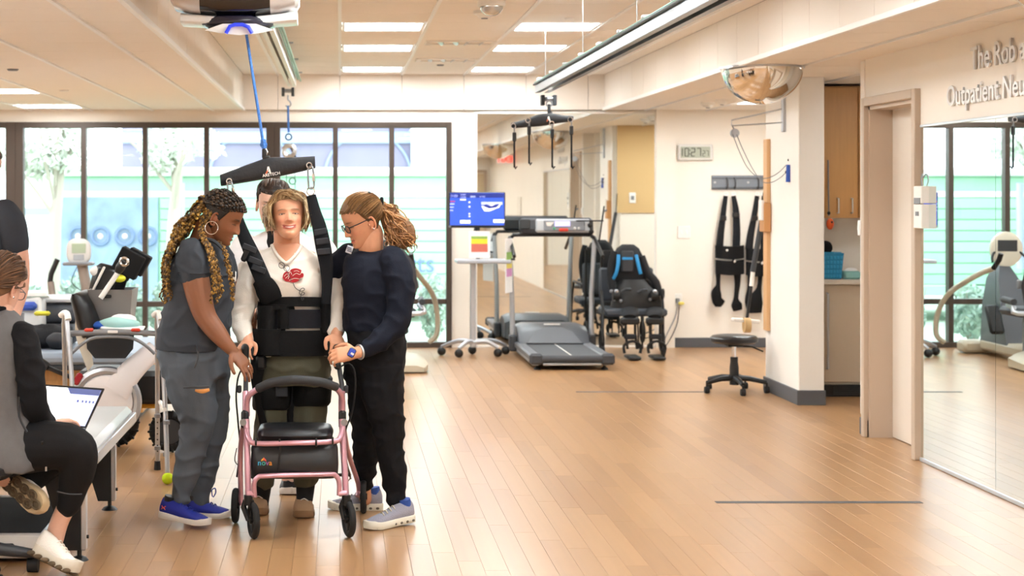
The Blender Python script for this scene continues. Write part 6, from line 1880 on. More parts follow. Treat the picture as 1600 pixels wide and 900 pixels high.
def shoe(parent, heel, toe, up, mats, width=.088, hgt=.085, name='shoe', lace=None, label=None, yaw_roll=0.0, collar=None, sole_h=.028, pods=False, mark=None):
    """heel and toe: lowest points at the back and the front; up: direction from sole to ankle"""
    heel, toe = V(heel), V(toe)
    d = toe - heel; L = d.length; d.normalize()
    u = V(up); u = (u - d * u.dot(d)).normalized(); s = d.cross(u)
    def ring(t, w, z0, z1, n=20, top=.6):
        c = heel + d * (t * L)
        out = []
        for k in range(n):
            a = 2 * pi * k / n
            x, y = cos(a), sin(a)
            wz = (z0 + z1) / 2 + (z1 - z0) / 2 * (abs(y) ** .8) * (1 if y > 0 else -1)
            ww = w * (abs(x) ** .65) * (1 if x > 0 else -1) * (1 - (1 - top) * max(0, y) ** 2)
            out.append(c + s * (ww + (.004 * L / .27) * sin(t * 3)) + u * wz)
        return out
    W_ = width / 2
    upper = MB()
    upper.loft([ring(.015, W_ * .45, sole_h * .8, hgt * .7, top=.6), ring(.05, W_ * .66, sole_h * .5, hgt * 1.02, top=.62), ring(.16, W_ * .76, sole_h * .4, hgt * 1.0, top=.62), ring(.30, W_ * .80, sole_h * .4, hgt * .93, top=.55),
                ring(.45, W_ * .85, sole_h * .4, hgt * .80, top=.5), ring(.62, W_ * .96, sole_h * .4, hgt * .63, top=.55), ring(.78, W_ * .96, sole_h * .4, hgt * .52, top=.62), ring(.90, W_ * .78, sole_h * .4, hgt * .44, top=.62), ring(.975, W_ * .42, sole_h * .5, hgt * .34, top=.7)])
    o = upper.build(name, mats[0], parent, 70)
    if label: o['label'] = label
    so = MB()
    def sring(w, z, push=0): 
        pts = []
        for t, ww in ((0, .35), (.03, .66), (.12, .84), (.28, .84), (.45, .84), (.62, 1.0), (.78, 1.02), (.90, .86), (.97, .55), (1.0, .25)):
            pts.append((t, ww * w))
        left = [heel + d * (t * L) + s * (W_ * q) + u * (z + max(0, t - .8) * .05) for t, q in pts]
        right = [heel + d * (t * L) - s * (W_ * q) + u * (z + max(0, t - .8) * .05) for t, q in reversed(pts)]
        return left + right
    so.loft([sring(.94, 0), sring(1.05, sole_h * .35), sring(1.02, sole_h), sring(.9, sole_h * 1.15)])
    so.build('sole', mats[1], o, 50)
    if pods:
        for k in range(7):
            for sg in (-1, 1):
                c = heel + d * ((.10 + .125 * k) * L) + s * (sg * W_ * .86) + u * (sole_h * .42)
                pm_ = MB(); pm_.sphere((0, 0, 0), (.009, .004, .006), 8, 6)
                R = Matrix((d, s, u)).transposed()
                pm_.v = [tuple(c + R @ V(p)) for p in pm_.v]
                pm_.build('sole_pod', mats[2], o)
    if collar:
        m = MB(); m.tube([heel + d * (.15 * L) + u * (hgt * .75), heel + d * (.17 * L) + u * (hgt * 1.10)], [W_ * .62, W_ * .60], 14); m.build('collar', collar, o)
    lc = lace or mats[0]
    for k in range(4):
        t = .40 + .075 * k; h_ = hgt * (.84 - 1.0 * (t - .40)) 
        m = MB(); m.tube([heel + d * (t * L) + s * (W_ * .42) + u * (h_ * .93), heel + d * ((t + .02) * L) + u * (h_ + .006), heel + d * ((t + .03) * L) - s * (W_ * .42) + u * (h_ * .93)], .0028, 6, samples=3); m.build('lace', lc, o)
    if mark:
        c = heel + d * (.12 * L) + u * (hgt * .55)
        for sg in (-1, 1):
            m = MB(); m.tube([c + s * (sg * W_ * .80) + d * -.008 + u * .008, c + s * (sg * W_ * .84) + u * .0, c + s * (sg * W_ * .80) + d * .012 + u * .008], .0022, 6, samples=3)
            m.tube([c + s * (sg * W_ * .80) + d * -.008 - u * .008, c + s * (sg * W_ * .84), c + s * (sg * W_ * .80) + d * .012 - u * .008], .0022, 6, samples=3)
            m.build('shoe_mark', mark, o)
    return o

def locks(name, paths, mat, parent, n=5, flat=.45):
    """hair strands: each path a list of (point, radius)"""
    mb = MB()
    for pth in paths:
        mb.tube([p for p, _ in pth], [r_ for _, r_ in pth], n, flat=flat, samples=3)
    return tag(mb.build(name, mat, parent, 80), kind='stuff')
# ================================================================== therapist with braids
zA = 7.70
r = thing('person', 'woman with long gold-brown braids in grey polo and trousers, holding the rollator brake', 'person', tuple(V((P(300, 0, zA).x, zA, 0))))
hA = Head(P(347, 339, zA - .02), hrot(radians(84), radians(26), 0), 1.0, .25)
nk = [(326, 352, .0, 42), (318, 378, .02, 46), (312, 398, .03, 60)]
b = MB()
limb(b, nk, zA)
rows(b, [(394, 295, 342, .05), (412, 278, 350, .08), (440, 266, 360, .12), (480, 258, 360, .125), (520, 256, 350, .115), (550, 258, 346, .11), (575, 268, 344, .09)], zA)
arm = [(304, 412, -.11, 38), (305, 430, -.14, 43), (311, 462, -.15, 41), (321, 494, -.16, 35), (338, 518, -.17, 31), (354, 538, -.18, 23), (364, 549, -.18, 18)]
limb(b, arm, zA)
wA = P(363, 548, zA - .18)
hand(b, wA, P(385, 575, zA - .20) - P(361, 547, zA - .18), V((-.35, .5, -.75)), -1, (.18, .30, .25), 1.0, .05, .1)
far = [(345, 408, .11, 36), (354, 440, .19, 34), (366, 478, .26, 28), (380, 493, .285, 22), (390, 498, .28, 18)]
limb(b, far, zA)
hand(b, P(390, 498, zA + .28), V((.55, .8, -.1)), V((.8, -.5, 0)), 1, (.2, .3, .2), .95)
for q_ in ([(300, 575, -.03, 54), (309, 640, -.055, 40), (297, 715, -.03, 28), (284, 760, -.03, 20), (283, 795, -.03, 20)], [(324, 575, .08, 44), (332, 640, .115, 36), (326, 710, .14, 26), (314, 770, .17, 20), (313, 796, .17, 20)]): limb(b, q_, zA)
bodyA = body('body', b, [hA], '#865539', r, lipc='#8f4a42', browc='#1c120d', blush='#9a5a3e')
m_polo = M('polo_charcoal', '#31363e', .85, bump=.15, bscale=300)
m_polod = M('polo_dark', '#23262c', .8)
s = MB()
rows(s, [(377, 300, 338, .055), (386, 287, 350, .085), (398, 275, 358, .115), (418, 267, 364, .135), (446, 260, 367, .15), (478, 255, 364, .15), (505, 249, 361, .15), (530, 243, 359, .16), (546, 243, 357, .165)], zA)
limb(s, [(300, 396, -.10, 50), (302, 410, -.125, 54), (304, 426, -.14, 50)], zA)
limb(s, [(340, 396, .09, 44), (347, 415, .12, 46), (350, 428, .14, 44)], zA)
cloth('polo_shirt', s, m_polo, r, .007, 4, .009, 8, 1.3, (1, 1, 1.6))
m = MB(); m.tube([P(304, 384, zA - .01), P(318, 374, zA - .09), P(336, 378, zA - .12), P(350, 392, zA - .13)], [.014, .018, .018, .010], 10, flat=.5, samples=4); m.build('collar', m_polod, r)
m = MB(); m.tube([P(350, 388, zA - .13), P(356, 404, zA - .14), P(361, 424, zA - .145)], [.010, .012, .008], 8, flat=.4, up=(0, -1, 0), samples=3); m.build('placket', m_polod, r)
m = MB(); m.tube([P(305, 426, zA - .14) + V((-.08, -.01, .0)), P(305, 428, zA - .22), P(305, 426, zA - .14) + V((.08, -.01, -.0))], .004, 6, samples=4); m.build('sleeve_hem', m_polod, r)
MB().box(P(366, 432, zA - .13), (.018, .012, .05), .004).build('badge', m_wplastic, r)
MB().box(P(366, 428, zA - .135), (.010, .012, .03), .003).build('badge_clip', m_black, r)
m_trs = M('trousers_grey', '#4d545d', .8, bump=.12, bscale=250)
t = MB()
rows(t, [(533, 246, 357, .15), (550, 245, 358, .155), (570, 248, 358, .155), (588, 255, 357, .14)], zA)
limb(t, [(297, 572, -.05, 84), (300, 610, -.06, 75), (309, 645, -.06, 62), (304, 685, -.04, 51), (294, 725, -.03, 45), (288, 752, -.03, 41), (284, 764, -.03, 33), (282, 782, -.03, 31)], zA)
limb(t, [(326, 570, .10, 66), (332, 620, .11, 54), (333, 670, .12, 44), (325, 715, .14, 38), (317, 750, .16, 36), (314, 764, .17, 30), (313, 784, .17, 28)], zA)
tr_ = cloth('trousers', t, m_trs, r, .008, 4, .010, 8, 4.1, (1, 1, 1.5))
m = MB(); m.tube([P(287, 606, zA - .29), P(305, 605, zA - .305), P(326, 604, zA - .285)], [.004, .006, .004], 8, samples=3); m.build('pocket_zip', m_dark, r)
m = MB(); m.tube([P(305, 610, zA - .28), P(316, 611.5, zA - .285), P(327, 609, zA - .27)], [.005, .010, .007], 10, flat=.5, up=(0, -1, 0), samples=3); m.build('pocket_lining', M('pocket_orange', '#d6934f', .7), r)
m = MB(); m.tube([P(306, 540, zA - .17), P(310, 556, zA - .22), P(304, 575, zA - .23)], .0045, 8, samples=4); m.build('hip_pocket_seam', m_dark, r)
m_sb = M('shoe_blue', '#16258c', .6, bump=.2, bscale=250)
m_sole = M('sole_pale', '#d9d3cc', .6)
shoe(r, (-.850, 7.675, .040), (-.605, 7.57, .012), (-.12, .1, 1), (m_sb, m_sole), .092, .095, 'shoe', m_sb, None, 0, m_black, .026, mark=M('mark_coral', '#d8503c', .5))
sh = shoe(r, (-.755, 7.88, .0), (-.520, 7.84, .0), (0, 0, 1), (m_sb, m_sole), .090, .095, 'shoe', m_sb, None, 0, m_black, .026)
m = MB(); m.tube([P(332, 776, 7.83), P(331, 766, 7.83), P(336, 763, 7.83), P(337, 770, 7.83), P(333, 777, 7.83)], .003, 6, samples=4); m.build('lace_loop', M('lace_blue', '#2b3f9c', .6), sh)
# hair: rows over the scalp and hanging braids
m_hb = hair_mat('braid_dark', '#15100d', '#2a1f18', '#4a3420')
hA.scalp(.005, hairline(.066, 2.2, -.07, .045), 'hair_cap', M('scalp_black', '#17110d', .6, bump=.4, bscale=160), r)
m_braid = hair_mat('braid_gold', '#23180e', '#6b4a1d', '#b38a3e')
def braid(pts, r0, r1, mat_list, step=.011):
    """three-strand look: beads along the path alternate to either side"""
    q_ = spline([tuple(p) for p in pts], 14)
    q_ = [V(a) for a in q_]
    L_ = [0]
    for a, c_ in zip(q_, q_[1:]): L_.append(L_[-1] + (c_ - a).length)
    n_ = max(4, int(L_[-1] / step))
    out = []
    j = 0
    for k in range(n_ + 1):
        s_ = L_[-1] * k / n_
        while j < len(L_) - 2 and L_[j + 1] < s_: j += 1
        u = (s_ - L_[j]) / max(1e-6, L_[j + 1] - L_[j])
        p = q_[j].lerp(q_[j + 1], u); d_ = (q_[j + 1] - q_[j]).normalized()
        sd, up_ = basis(d_)
        rr_ = r0 + (r1 - r0) * k / n_
        ph = k * pi
        out.append((p + sd * (rr_ * .45 * cos(ph)) + up_ * (rr_ * .3 * sin(k * 1.5)), rr_, d_, sd))
    mb = mat_list
    for (p, rr_, d_, sd), k in zip(out, range(len(out))):
        R = Matrix((sd, d_, sd.cross(d_))).transposed() @ Matrix.Rotation(.6 if k % 2 else -.6, 3, 'Z')
        mb.sphere(p, (rr_ * .82, step * .80, rr_ * .8), 7, 5, rot=R)
    return mb
corn = MB()
tieA = V((-.02 * 0, -.105, .02))
for k in range(17):
    az = radians(-76 + 152 * k / 16)
    braid([arc(hA, az, line_el(az) + .03, pi if az >= 0 else -pi, .12, u, .007) for u in (0, .2, .4, .6, .8, 1)], .0085, .0085, corn, .011)
for k in range(6):
    for sg in (-1, 1):
        pts = [hA.w(hA.on(sg * radians(55 + 13 * k), radians(30 - 4 * k), .008)), hA.w(hA.on(sg * radians(95 + 9 * k), radians(26 - 3 * k), .010)), hA.w(hA.on(sg * radians(140 + 4 * k), radians(12), .010)), hA.w(hA.on(sg * radians(168), radians(4), .010))]
        braid(pts, .0085, .009, corn, .012)
tag(corn.build('cornrows', m_hb, r, 80), kind='stuff')
rr = random.Random(12)
long_ = MB()
root = hA.w(tieA)
for k in range(34):
    u = k / 33
    ex = 257 + 22 * rr.random() - 6 * (1 - u)
    ey = 452 + 24 * rr.random()
    dz = rr.uniform(-.14, .10)
    a_ = root + V((rr.uniform(-.02, .02), rr.uniform(-.05, .05), rr.uniform(-.03, .03)))
    pts = [hA.w(hA.on(pi + rr.uniform(-.5, .5), rr.uniform(-.1, .35), .006)), a_, P(292 - 12 * u + rr.uniform(-5, 5), 352 + 8 * (1 - u) + rr.uniform(-5, 5), zA + dz * .6), P(272 - 10 * u + rr.uniform(-5, 5), 392 + rr.uniform(-6, 6), zA + dz), P(262 - 6 * u + rr.uniform(-4, 5), 428, zA + dz), P(ex, ey, zA + dz)]
    braid(pts, .0085, .0065, long_)
for k in range(9):
    u = k / 8
    dz = rr.uniform(-.16, -.06)
    pts = [hA.w(hA.on(radians(-150 + 12 * k % 40), radians(-8), .004)), P(312 + 6 * u, 362, zA - .10), P(322 + 10 * u + rr.uniform(-3, 3), 392, zA - .16), P(330 + 12 * u, 420, zA - .20), P(334 + 12 * u + rr.uniform(-2, 2), 445, zA - .21), P(330 + 16 * u + rr.uniform(-2, 2), 460 + rr.uniform(-8, 16), zA - .21)]
    braid(pts, .008, .006, long_)
for k in range(5):
    pts = [P(342, 378, zA - .08), P(349 + k, 392, zA - .14), P(354 + k * 1.2, 418, zA - .16), P(360 + k, 440, zA - .17), P(363 + rr.uniform(-2, 2), 462 + rr.uniform(-6, 10), zA - .17)]
    braid(pts, .0075, .006, long_)
for k in range(3):
    pts = [P(258 + 6 * k, 445, zA - .05), P(250 + 5 * k, 460, zA - .06), P(254 + 6 * k, 470, zA - .06), P(259 + 4 * k, 476, zA - .06)]
    braid(pts, .006, .005, long_)
tag(long_.build('braids', m_braid, r, 80), kind='stuff')
for px, py in ((308, 340), (303, 352), (310, 334)): MB().cyl(P(px, py, zA - .12), P(px, py + 3, zA - .12), .006, 8).build('hair_bead', M('bead_gold', '#cfa75a', .3, .8), r)
MB().torus(P(330.5, 356, zA - .115), .030, .0025, 30, 8, Matrix.Rotation(radians(12), 3, 'Z') @ Matrix.Rotation(pi / 2, 3, 'X')).build('hoop_earring', m_chrome, r)
MB().torus(wA + V((.075, -.015, -.075)), .0085, .002, 14, 6, Matrix.Rotation(pi / 2, 3, 'Y')).build('ring', m_chrome, r)

# ================================================================== patient in the harness
zB = 7.95
r = thing('person', 'smiling woman with short blond hair, white rose sweater and lifting harness, between the therapists', 'person', tuple(V((P(455, 0, zB).x, zB, 0))))
hB = Head(P(450.5, 341, zB - .03), hrot(radians(3), radians(-17), radians(3)), 1.0, 1.0, 1.06)
b = MB()
limb(b, [(448, 362, .0, 42), (448, 384, .03, 42), (447, 400, .04, 60)], zB)
rows(b, [(388, 420, 476, .05), (400, 398, 500, .08), (430, 396, 506, .12), (470, 402, 508, .12), (510, 406, 504, .11), (550, 408, 506, .11), (590, 412, 506, .10)], zB)
limb(b, [(396, 412, .0, 30), (381, 450, -.02, 30), (376, 490, -.06, 27), (384, 520, -.14, 22), (386, 534, -.18, 20)], zB)
limb(b, [(508, 412, .0, 30), (524, 450, -.02, 30), (531, 485, -.06, 27), (528, 510, -.14, 22), (525, 524, -.18, 20)], zB)
hand(b, P(386, 534, zB - .18), V((-.15, -.80, -.35)), V((.05, -.45, -.9)), 1, (.9, .9, .6), .95, .03, .6)
hand(b, P(525, 524, zB - .18), V((.1, -.80, -.40)), V((-.05, -.45, -.9)), -1, (.9, .9, .6), .95, .03, .6)
for q_ in ([(426, 600, .0, 40), (422, 650, .0, 32), (413, 720, .03, 30), (408, 775, .05, 22), (406, 792, .04, 20)], [(487, 600, .0, 40), (484, 650, .0, 32), (480, 720, .0, 30), (476, 775, .0, 22), (475, 792, -.02, 20)]): limb(b, q_, zB)
body('body', b, [hB], '#dea281', r, lipc='#b5524c', browc='#6e4d33', blush='#d87f66', lid='open')
hB.eyes(r, '#2c3640', .0026, -.0002)
m = MB(); m.tube([hB.w((x, hB.front(x, -.0690 + 11 * x * x) + .0012, -.0690 + 11 * x * x)) for x in (-.019, -.010, 0, .010, .019)], [.0012, .0026, .0030, .0026, .0012], 8); m.build('teeth', M('teeth', '#efe8df', .3), r)
m_sw = M('sweater_white', '#ece5db', .9, bump=.2, bscale=220, sheen=.1)
s = MB()
rows(s, [(384, 424, 471, .05), (392, 408, 488, .075), (404, 392, 506, .10), (425, 396, 508, .14, -.01), (447, 398, 510, .155, -.02), (465, 402, 508, .145, -.01), (490, 403, 509, .14), (520, 401, 510, .145), (556, 398, 514, .15)], zB)
limb(s, [(400, 405, .0, 34), (390, 425, -.01, 40), (382, 450, -.03, 42), (380, 480, -.06, 40), (377, 505, -.10, 32), (382, 521, -.14, 27), (383.5, 529, -.16, 25)], zB)
limb(s, [(504, 405, .0, 34), (516, 425, -.01, 38), (525, 450, -.03, 36), (530, 475, -.06, 34), (529, 500, -.11, 28), (525.5, 514, -.15, 25), (525, 520, -.16, 25)], zB)
me = remesh(s, .007, 5)
wrinkle(me, .009, 8, 8.2, (1, 1, 1.4), .002)
# open V at the neck
nb = P(447, 409, zB - .12)
bm = bmesh.new(); bm.from_mesh(me)
def vneck(v):
    px = PX0 + v.x * F_PX / v.y; py = PY0 + (EYE - v.z) * F_PX / v.y
    if v.y > zB + .02: return False
    return 380 < py < 411 and abs(px - 447.5) < 24 * (1 - (py - 380) / 31) ** .8
bmesh.ops.delete(bm, geom=[f for f in bm.faces if vneck(f.calc_center_median())], context='FACES')
bm.to_mesh(me); bm.free()
finish(me, 'sweater', m_sw, r)
# chest seen in the V
ch = MB(); rows(ch, [(380, 430, 466, .05), (392, 420, 476, .072), (406, 412, 486, .095), (416, 412, 488, .12)], zB - .004)
cm = remesh(ch, .008, 2); cm_o = finish(cm, 'chest', M('skin_chest', '#dea281', .5, sss=.08), r)
m = MB(); m.tube([P(424.5, 383, zB - .045), P(431, 396, zB - .085), P(440, 406, zB - .115), P(447, 411, zB - .125), P(455, 406, zB - .115), P(464, 396, zB - .085), P(471, 384, zB - .045)], .0085, 8, samples=4); m.build('neckband', m_sw, r)
# embroidered rose, glasses on a cord, script
m_rose = M('rose_red', '#b8232c', .8)
def patch(name, uv, mat, depth, off=0.0):
    pts = [P(u, v, zB - .178 - off) for u, v in uv]
    back = [p + V((0, .022, 0)) for p in pts]
    return MB().loft([back, pts]).build(name, mat, r, 0)
rose = [(441.5, 434), (443, 428), (447, 424.5), (451, 425), (455, 421), (461, 419.5), (467, 420.5), (471, 423), (470, 426), (474, 428), (473.5, 433), (469, 435), (466, 439), (459, 441.5), (452, 440), (446, 439.5), (441.5, 434)]
patch('rose', spline(rose, 4)[:-1], m_rose, .02)
for q_ in ([(446, 435), (451, 430), (453, 424), (456, 429)], [(457, 431), (463, 427), (468, 429), (471, 426)], [(452, 438), (460, 435), (468, 436)], [(444, 432), (448, 428), (452, 430), (450, 436)], [(459, 424), (464, 423), (468, 425)]):
    MB().tube([P(u, v, zB - .1795) for u, v in q_], .0014, 6, samples=3).build('rose_stitch', m_sw, r)
scr = [(458, 442), (461, 449), (466, 453), (472, 455), (476, 452), (473, 450), (469, 453), (468, 459), (473, 461), (476, 458), (472, 457), (470, 463), (472, 469), (475, 466), (471, 466)]
MB().tube([P(u, v, zB - .175) for u, v in scr], .0016, 6, samples=4).build('script_stitch', m_dark, r)
gl = r
for u, v in ((440, 414.5), (448, 419)): MB().torus(P(u, v, zB - .172), .0145, .0013, 18, 6, Matrix.Rotation(.4, 3, 'Z') @ Matrix.Rotation(pi / 2 - .2, 3, 'X')).build('glasses_rim', m_dark, r)
MB().tube([P(436, 411, zB - .165), P(444, 417, zB - .176), P(452, 430, zB - .19), P(455, 440, zB - .19)], .0012, 6, samples=3).build('glasses_arm', m_dark, r)
# trousers
m_ol = M('trousers_olive', '#525243', .85, bump=.12, bscale=200)
t = MB()
rows(t, [(548, 399, 514, .15), (575, 398, 516, .155), (600, 402, 516, .14)], zB)
limb(t, [(427, 592, .0, 54), (424, 640, .0, 50), (421, 680, .0, 48), (414, 715, .02, 44), (411, 748, .04, 38)], zB)
limb(t, [(488, 592, .0, 54), (486, 640, .0, 52), (483, 680, .0, 50), (480, 715, .0, 44), (478, 748, .0, 38)], zB)
cloth('trousers', t, m_ol, r, .008, 4, .011, 8, 2.2, (1, 1, 1.4))
m_sock = M('sock_black', '#17171a', .9)
for q_ in ([(411, 742, .04, 33), (409, 765, .05, 29), (407, 786, .045, 26)], [(478, 742, .0, 33), (477, 765, .0, 29), (476, 782, -.02, 26)]):
    m = MB(); limb(m, q_, zB); cloth('sock', m, m_sock, r, .006, 3, 0)
m_tan = M('shoe_tan', '#a98563', .85, bump=.3, bscale=160)
m_tans = M('sole_tan', '#8c6a4b', .8)
shoe(r, (P(477, 0, 8.05).x, 8.06, 0), (P(474, 0, 7.80).x, 7.80, 0), (0, 0, 1), (m_tan, m_tans), .10, .125, 'shoe', m_wplastic)
shoe(r, (P(407, 0, 8.12).x, 8.12, 0), (P(402, 0, 7.87).x, 7.87, 0), (0, 0, 1), (m_tan, m_tans), .10, .125, 'shoe', m_wplastic)
# hair
m_bl = hair_mat('hair_blond', '#684b2d', '#a5845a', '#dcc79e')
hB.scalp(.010, hairline(.070, 1.75, -.09, .045), 'hair_cap', m_bl, r, .003)
rr = random.Random(4)
paths = []
for k in range(430):
    az = rr.uniform(-pi, pi)
    if abs(az) < .75:                                     # fringe: from a side parting, swept over to the subject's left and back
        x0 = rr.uniform(-.030, .010)
        a = hB.on(-.35 + rr.uniform(-.15, .15), rr.uniform(1.0, 1.35), .012)
        to = rr.choice((1, 1, 1, -1))
        m1 = hB.on(to * rr.uniform(.15, .5) - .1, rr.uniform(.78, 1.0), .022 + rr.uniform(0, .012))
        m2 = hB.on(to * rr.uniform(.75, 1.05), rr.uniform(.55, .75), .018 + rr.uniform(0, .008))
        m3 = hB.on(to * rr.uniform(1.15, 1.45), rr.uniform(.05, .40), .016 + rr.uniform(0, .012))
    else:
        a = hB.on(az * rr.uniform(.5, 1), rr.uniform(.75, 1.4), .012)
        m1 = hB.on(az, rr.uniform(.40, .65), .016 + rr.uniform(0, .006))
        m2 = hB.on(az * 1.0, rr.uniform(-.15, .25), .028 + rr.uniform(0, .016))
        e_ = rr.uniform(-.92, -.15)
        m3 = hB.on(az * (1 + rr.uniform(-.18, .18)), e_, rr.uniform(.012, .062) if e_ > -.72 else rr.uniform(.0, .02))
    paths.append([(hB.w(a), .0025), (hB.w(m1), .0066), (hB.w(m2), .0062), (hB.w(m3), .0009)])
for k in range(190):                                      # swept fringe along the hairline
    az = rr.uniform(-.9, .8)
    paths.append([(hB.w(hB.on(az, line_el(az) + .03 + .10 * max(0, sin(2 * (az + .5))) + rr.uniform(-.03, .14), .006)), .0022), (hB.w(hB.on(az + .2, .80 + rr.uniform(-.10, .12), .022 + rr.uniform(0, .008))), .0056),
                  (hB.w(hB.on(az + .65, .72 + rr.uniform(-.06, .12), .022 + rr.uniform(0, .008))), .0052), (hB.w(hB.on(az + 1.05, .42 + rr.uniform(-.15, .1), .020 + rr.uniform(0, .014))), .0009)])
locks('hair_locks', paths, m_bl, r)
# harness worn by the patient
hn = r
def strap(name, pts, w, mat, flat=.22, dz=0, parent=r, n=12, sm=5):
    return MB().tube([P(px, py, zB + d_ + dz) for px, py, d_, ww in pts], [ww / 2 * zB / F_PX * w for *_, ww in pts], n, flat=flat, up=(0, -1, 0), samples=sm).build(name, mat, parent)
strap('shoulder_strap', [(362, 312, -.10, 14), (372, 342, -.10, 16), (382, 370, -.11, 20), (396, 402, -.13, 24), (408, 430, -.155, 25), (415, 446, -.165, 24)], 1, m_webbing)
strap('shoulder_strap', [(486, 305, -.10, 15), (492, 330, -.10, 18), (499, 355, -.11, 22), (505, 385, -.12, 24), (510, 415, -.135, 21), (511, 445, -.145, 16), (509, 475, -.15, 15)], 1, m_webbing)
MB().torus(P(485.5, 299, zB - .10), .019, .0035, 16, 6, Matrix.Rotation(pi / 2, 3, 'X')).build('strap_ring', m_chrome, r)
MB().torus(P(361, 309, zB - .10), .017, .0035, 16, 6, Matrix.Rotation(pi / 2, 3, 'X')).build('strap_ring', m_chrome, r)
for px, py, rt in ((390, 388, -.38), (399, 408, -.38), (404, 420, -.38), (501, 362, .17), (504, 377, .12), (506, 393, .1)):
    MB().box(P(px, py, zB - (.165 if px < 450 else .15)), (.072 if px < 450 else .066, .012, .03), .004, rot=(0, rt * -1, 0)).build('strap_pad', M('pad_slate', '#23272e', .7), r, 0)
MB().box(P(384, 398, zB - .12), (.03, .03, .07), .008, rot=(0, .4, 0)).build('side_buckle', m_black, r)
strap('breast_pad', [(404, 436, -.15, 24), (413, 446, -.165, 33), (420, 458, -.165, 36), (426, 470, -.16, 32)], 1, m_blackcloth, .3)
def band(name, y0, y1, xl, xr, bul, mat, sag=0.0, n=18, d0=-.02, x_in=0):
    rings = []
    for k in range(n + 1):
        u = k / n
        a_ = pi * u
        px = (xl + xr) / 2 - (xr - xl) / 2 * cos(a_)
        z_ = zB + d0 - bul * sin(a_) ** .8
        sg = sag * sin(a_)
        A_, B_ = P(px, y0 + sg, z_), P(px, y1 + sg, z_)
        rings.append([A_, A_ + V((0, .016, 0)), B_ + V((0, .016, 0)), B_])
    return MB().loft(rings).build(name, mat, r, 40)
m_hb_ = M('harness_black', '#08080a', .8, spec=.3, bump=.25, bscale=120)
band('chest_band', 466, 481, 402, 517, .155, m_hb_, -2)
band('chest_band', 476, 484, 402, 470, .160, m_hb_, 0)
band('waist_band', 484, 513, 404, 516, .150, M('harness_navy', '#0e1019', .75, spec=.35, bump=.25, bscale=60), 0)
band('band_end', 483, 514, 434, 452, .02, m_hb_, 0, 6, -.165)
band('hip_belt', 515, 555, 394, 517, .165, m_hb_, 2)
band('hip_belt_flap', 513, 553, 394, 448, .10, m_hb_, 2, 10, -.10)
band('side_panel', 478, 520, 402, 434, .085, m_hb_, 0, 8, -.10)
band('side_panel', 466, 520, 500, 517, .05, m_hb_, 0, 6, -.10)
for k in range(5):
    MB().tube([P(401 + 2.2 * k, 482, zB - .10 - .01 * k), P(407 + 2.2 * k - 8, 500, zB - .10 - .008 * k)], .002, 5).build('mesh_cord', m_black, r)
strap('leg_strap', [(406, 552, -.14, 18), (402, 575, -.15, 22), (401, 600, -.13, 16), (404, 630, -.10, 10), (412, 664, -.08, 12)], 1, m_hb_, .4)
MB().box(P(408, 566, zB - .16), (.05, .04, .07), .012).build('hip_buckle', m_black, r)
def cuff(name, rings_):
    rr_ = []
    for px, py, dz, w_ in rings_:
        c_ = P(px, py, zB + dz); h_ = w_ / 2 * zB / F_PX
        rr_.append([c_ + V((h_ * cos(t_), h_ * 1.02 * sin(t_), .004 * sin(3 * t_))) for t_ in [2 * pi * k / 24 for k in range(24)]])
    MB().loft(rr_).build(name, m_hb_, r, 60)
cuff('thigh_cuff', [(426, 600, .0, 58), (426, 603, .0, 62), (424, 634, .0, 60), (423, 638, .0, 56)])
cuff('thigh_cuff', [(489, 588, .0, 58), (489, 591, .0, 62), (487, 628, .0, 60), (486, 632, .0, 56)])
MB().box(P(440, 612, zB - .10), (.06, .012, .05), .004).build('cuff_flap', M('pad_slate', '#23272e'), r, 0)

# ================================================================== therapist in navy
zC = 7.75
r = thing('person', 'woman with curly ponytail and glasses in navy sweater, steadying the patient', 'person', tuple(V((P(590, 0, zC).x, zC, 0))))
hC = Head(P(566, 344, zC - .02), hrot(radians(-72), radians(24), radians(-2)), 1.0, .2)
b = MB()
limb(b, [(579, 364, .0, 40), (579, 384, .0, 40), (580, 394, .01, 38), (582, 408, .02, 44)], zC)
rows(b, [(398, 566, 606, .04), (412, 552, 620, .07), (440, 540, 630, .12), (480, 540, 628, .12), (510, 546, 622, .11), (545, 552, 622, .11), (580, 560, 620, .09)], zC)
limb(b, [(614, 422, -.09, 28), (624, 450, -.14, 33), (620, 498, -.17, 30), (600, 525, -.20, 26), (575, 543, -.24, 21), (556, 552, -.27, 18)], zC)
wC = P(557, 551, zC - .27)
hand(b, wC, V((-.95, -.05, -.12)), V((.1, .75, -.55)), -1, (.40, .75, .55), 1.0, .04, .3)
limb(b, [(540, 402, .12, 30), (520, 424, .16, 26), (505, 436, .20, 22)], zC)
hand(b, P(505, 436, zC + .20), V((-.9, .1, -.1)), V((0, -.5, -.8)), 1, (.3, .3, .3))
for q_ in ([(592, 575, -.03, 50), (604, 650, -.055, 38), (613, 720, -.047, 28), (618, 775, -.04, 21), (619, 800, -.03, 21)], [(568, 575, .09, 46), (571, 650, .155, 34), (571, 715, .21, 26), (570, 755, .25, 19), (571, 780, .26, 20)]): limb(b, q_, zC)
body('body', b, [hC], '#d49a78', r, lipc='#b9675c', browc='#6d4a31', blush='#dc8a6c')
m_nv = M('sweater_navy', '#0a1020', .85, spec=.3, bump=.2, bscale=260)
s = MB()
rows(s, [(391, 552, 606, .055), (399, 543, 620, .085), (412, 535, 630, .115), (440, 534, 634, .14), (470, 535, 631, .14), (500, 536, 630, .14), (516, 537, 632, .15)], zC)
limb(s, [(612, 406, -.08, 44), (622, 430, -.12, 46), (626, 465, -.15, 43), (620, 502, -.17, 42), (600, 526, -.20, 37), (580, 542, -.23, 30), (567, 549, -.25, 25)], zC)
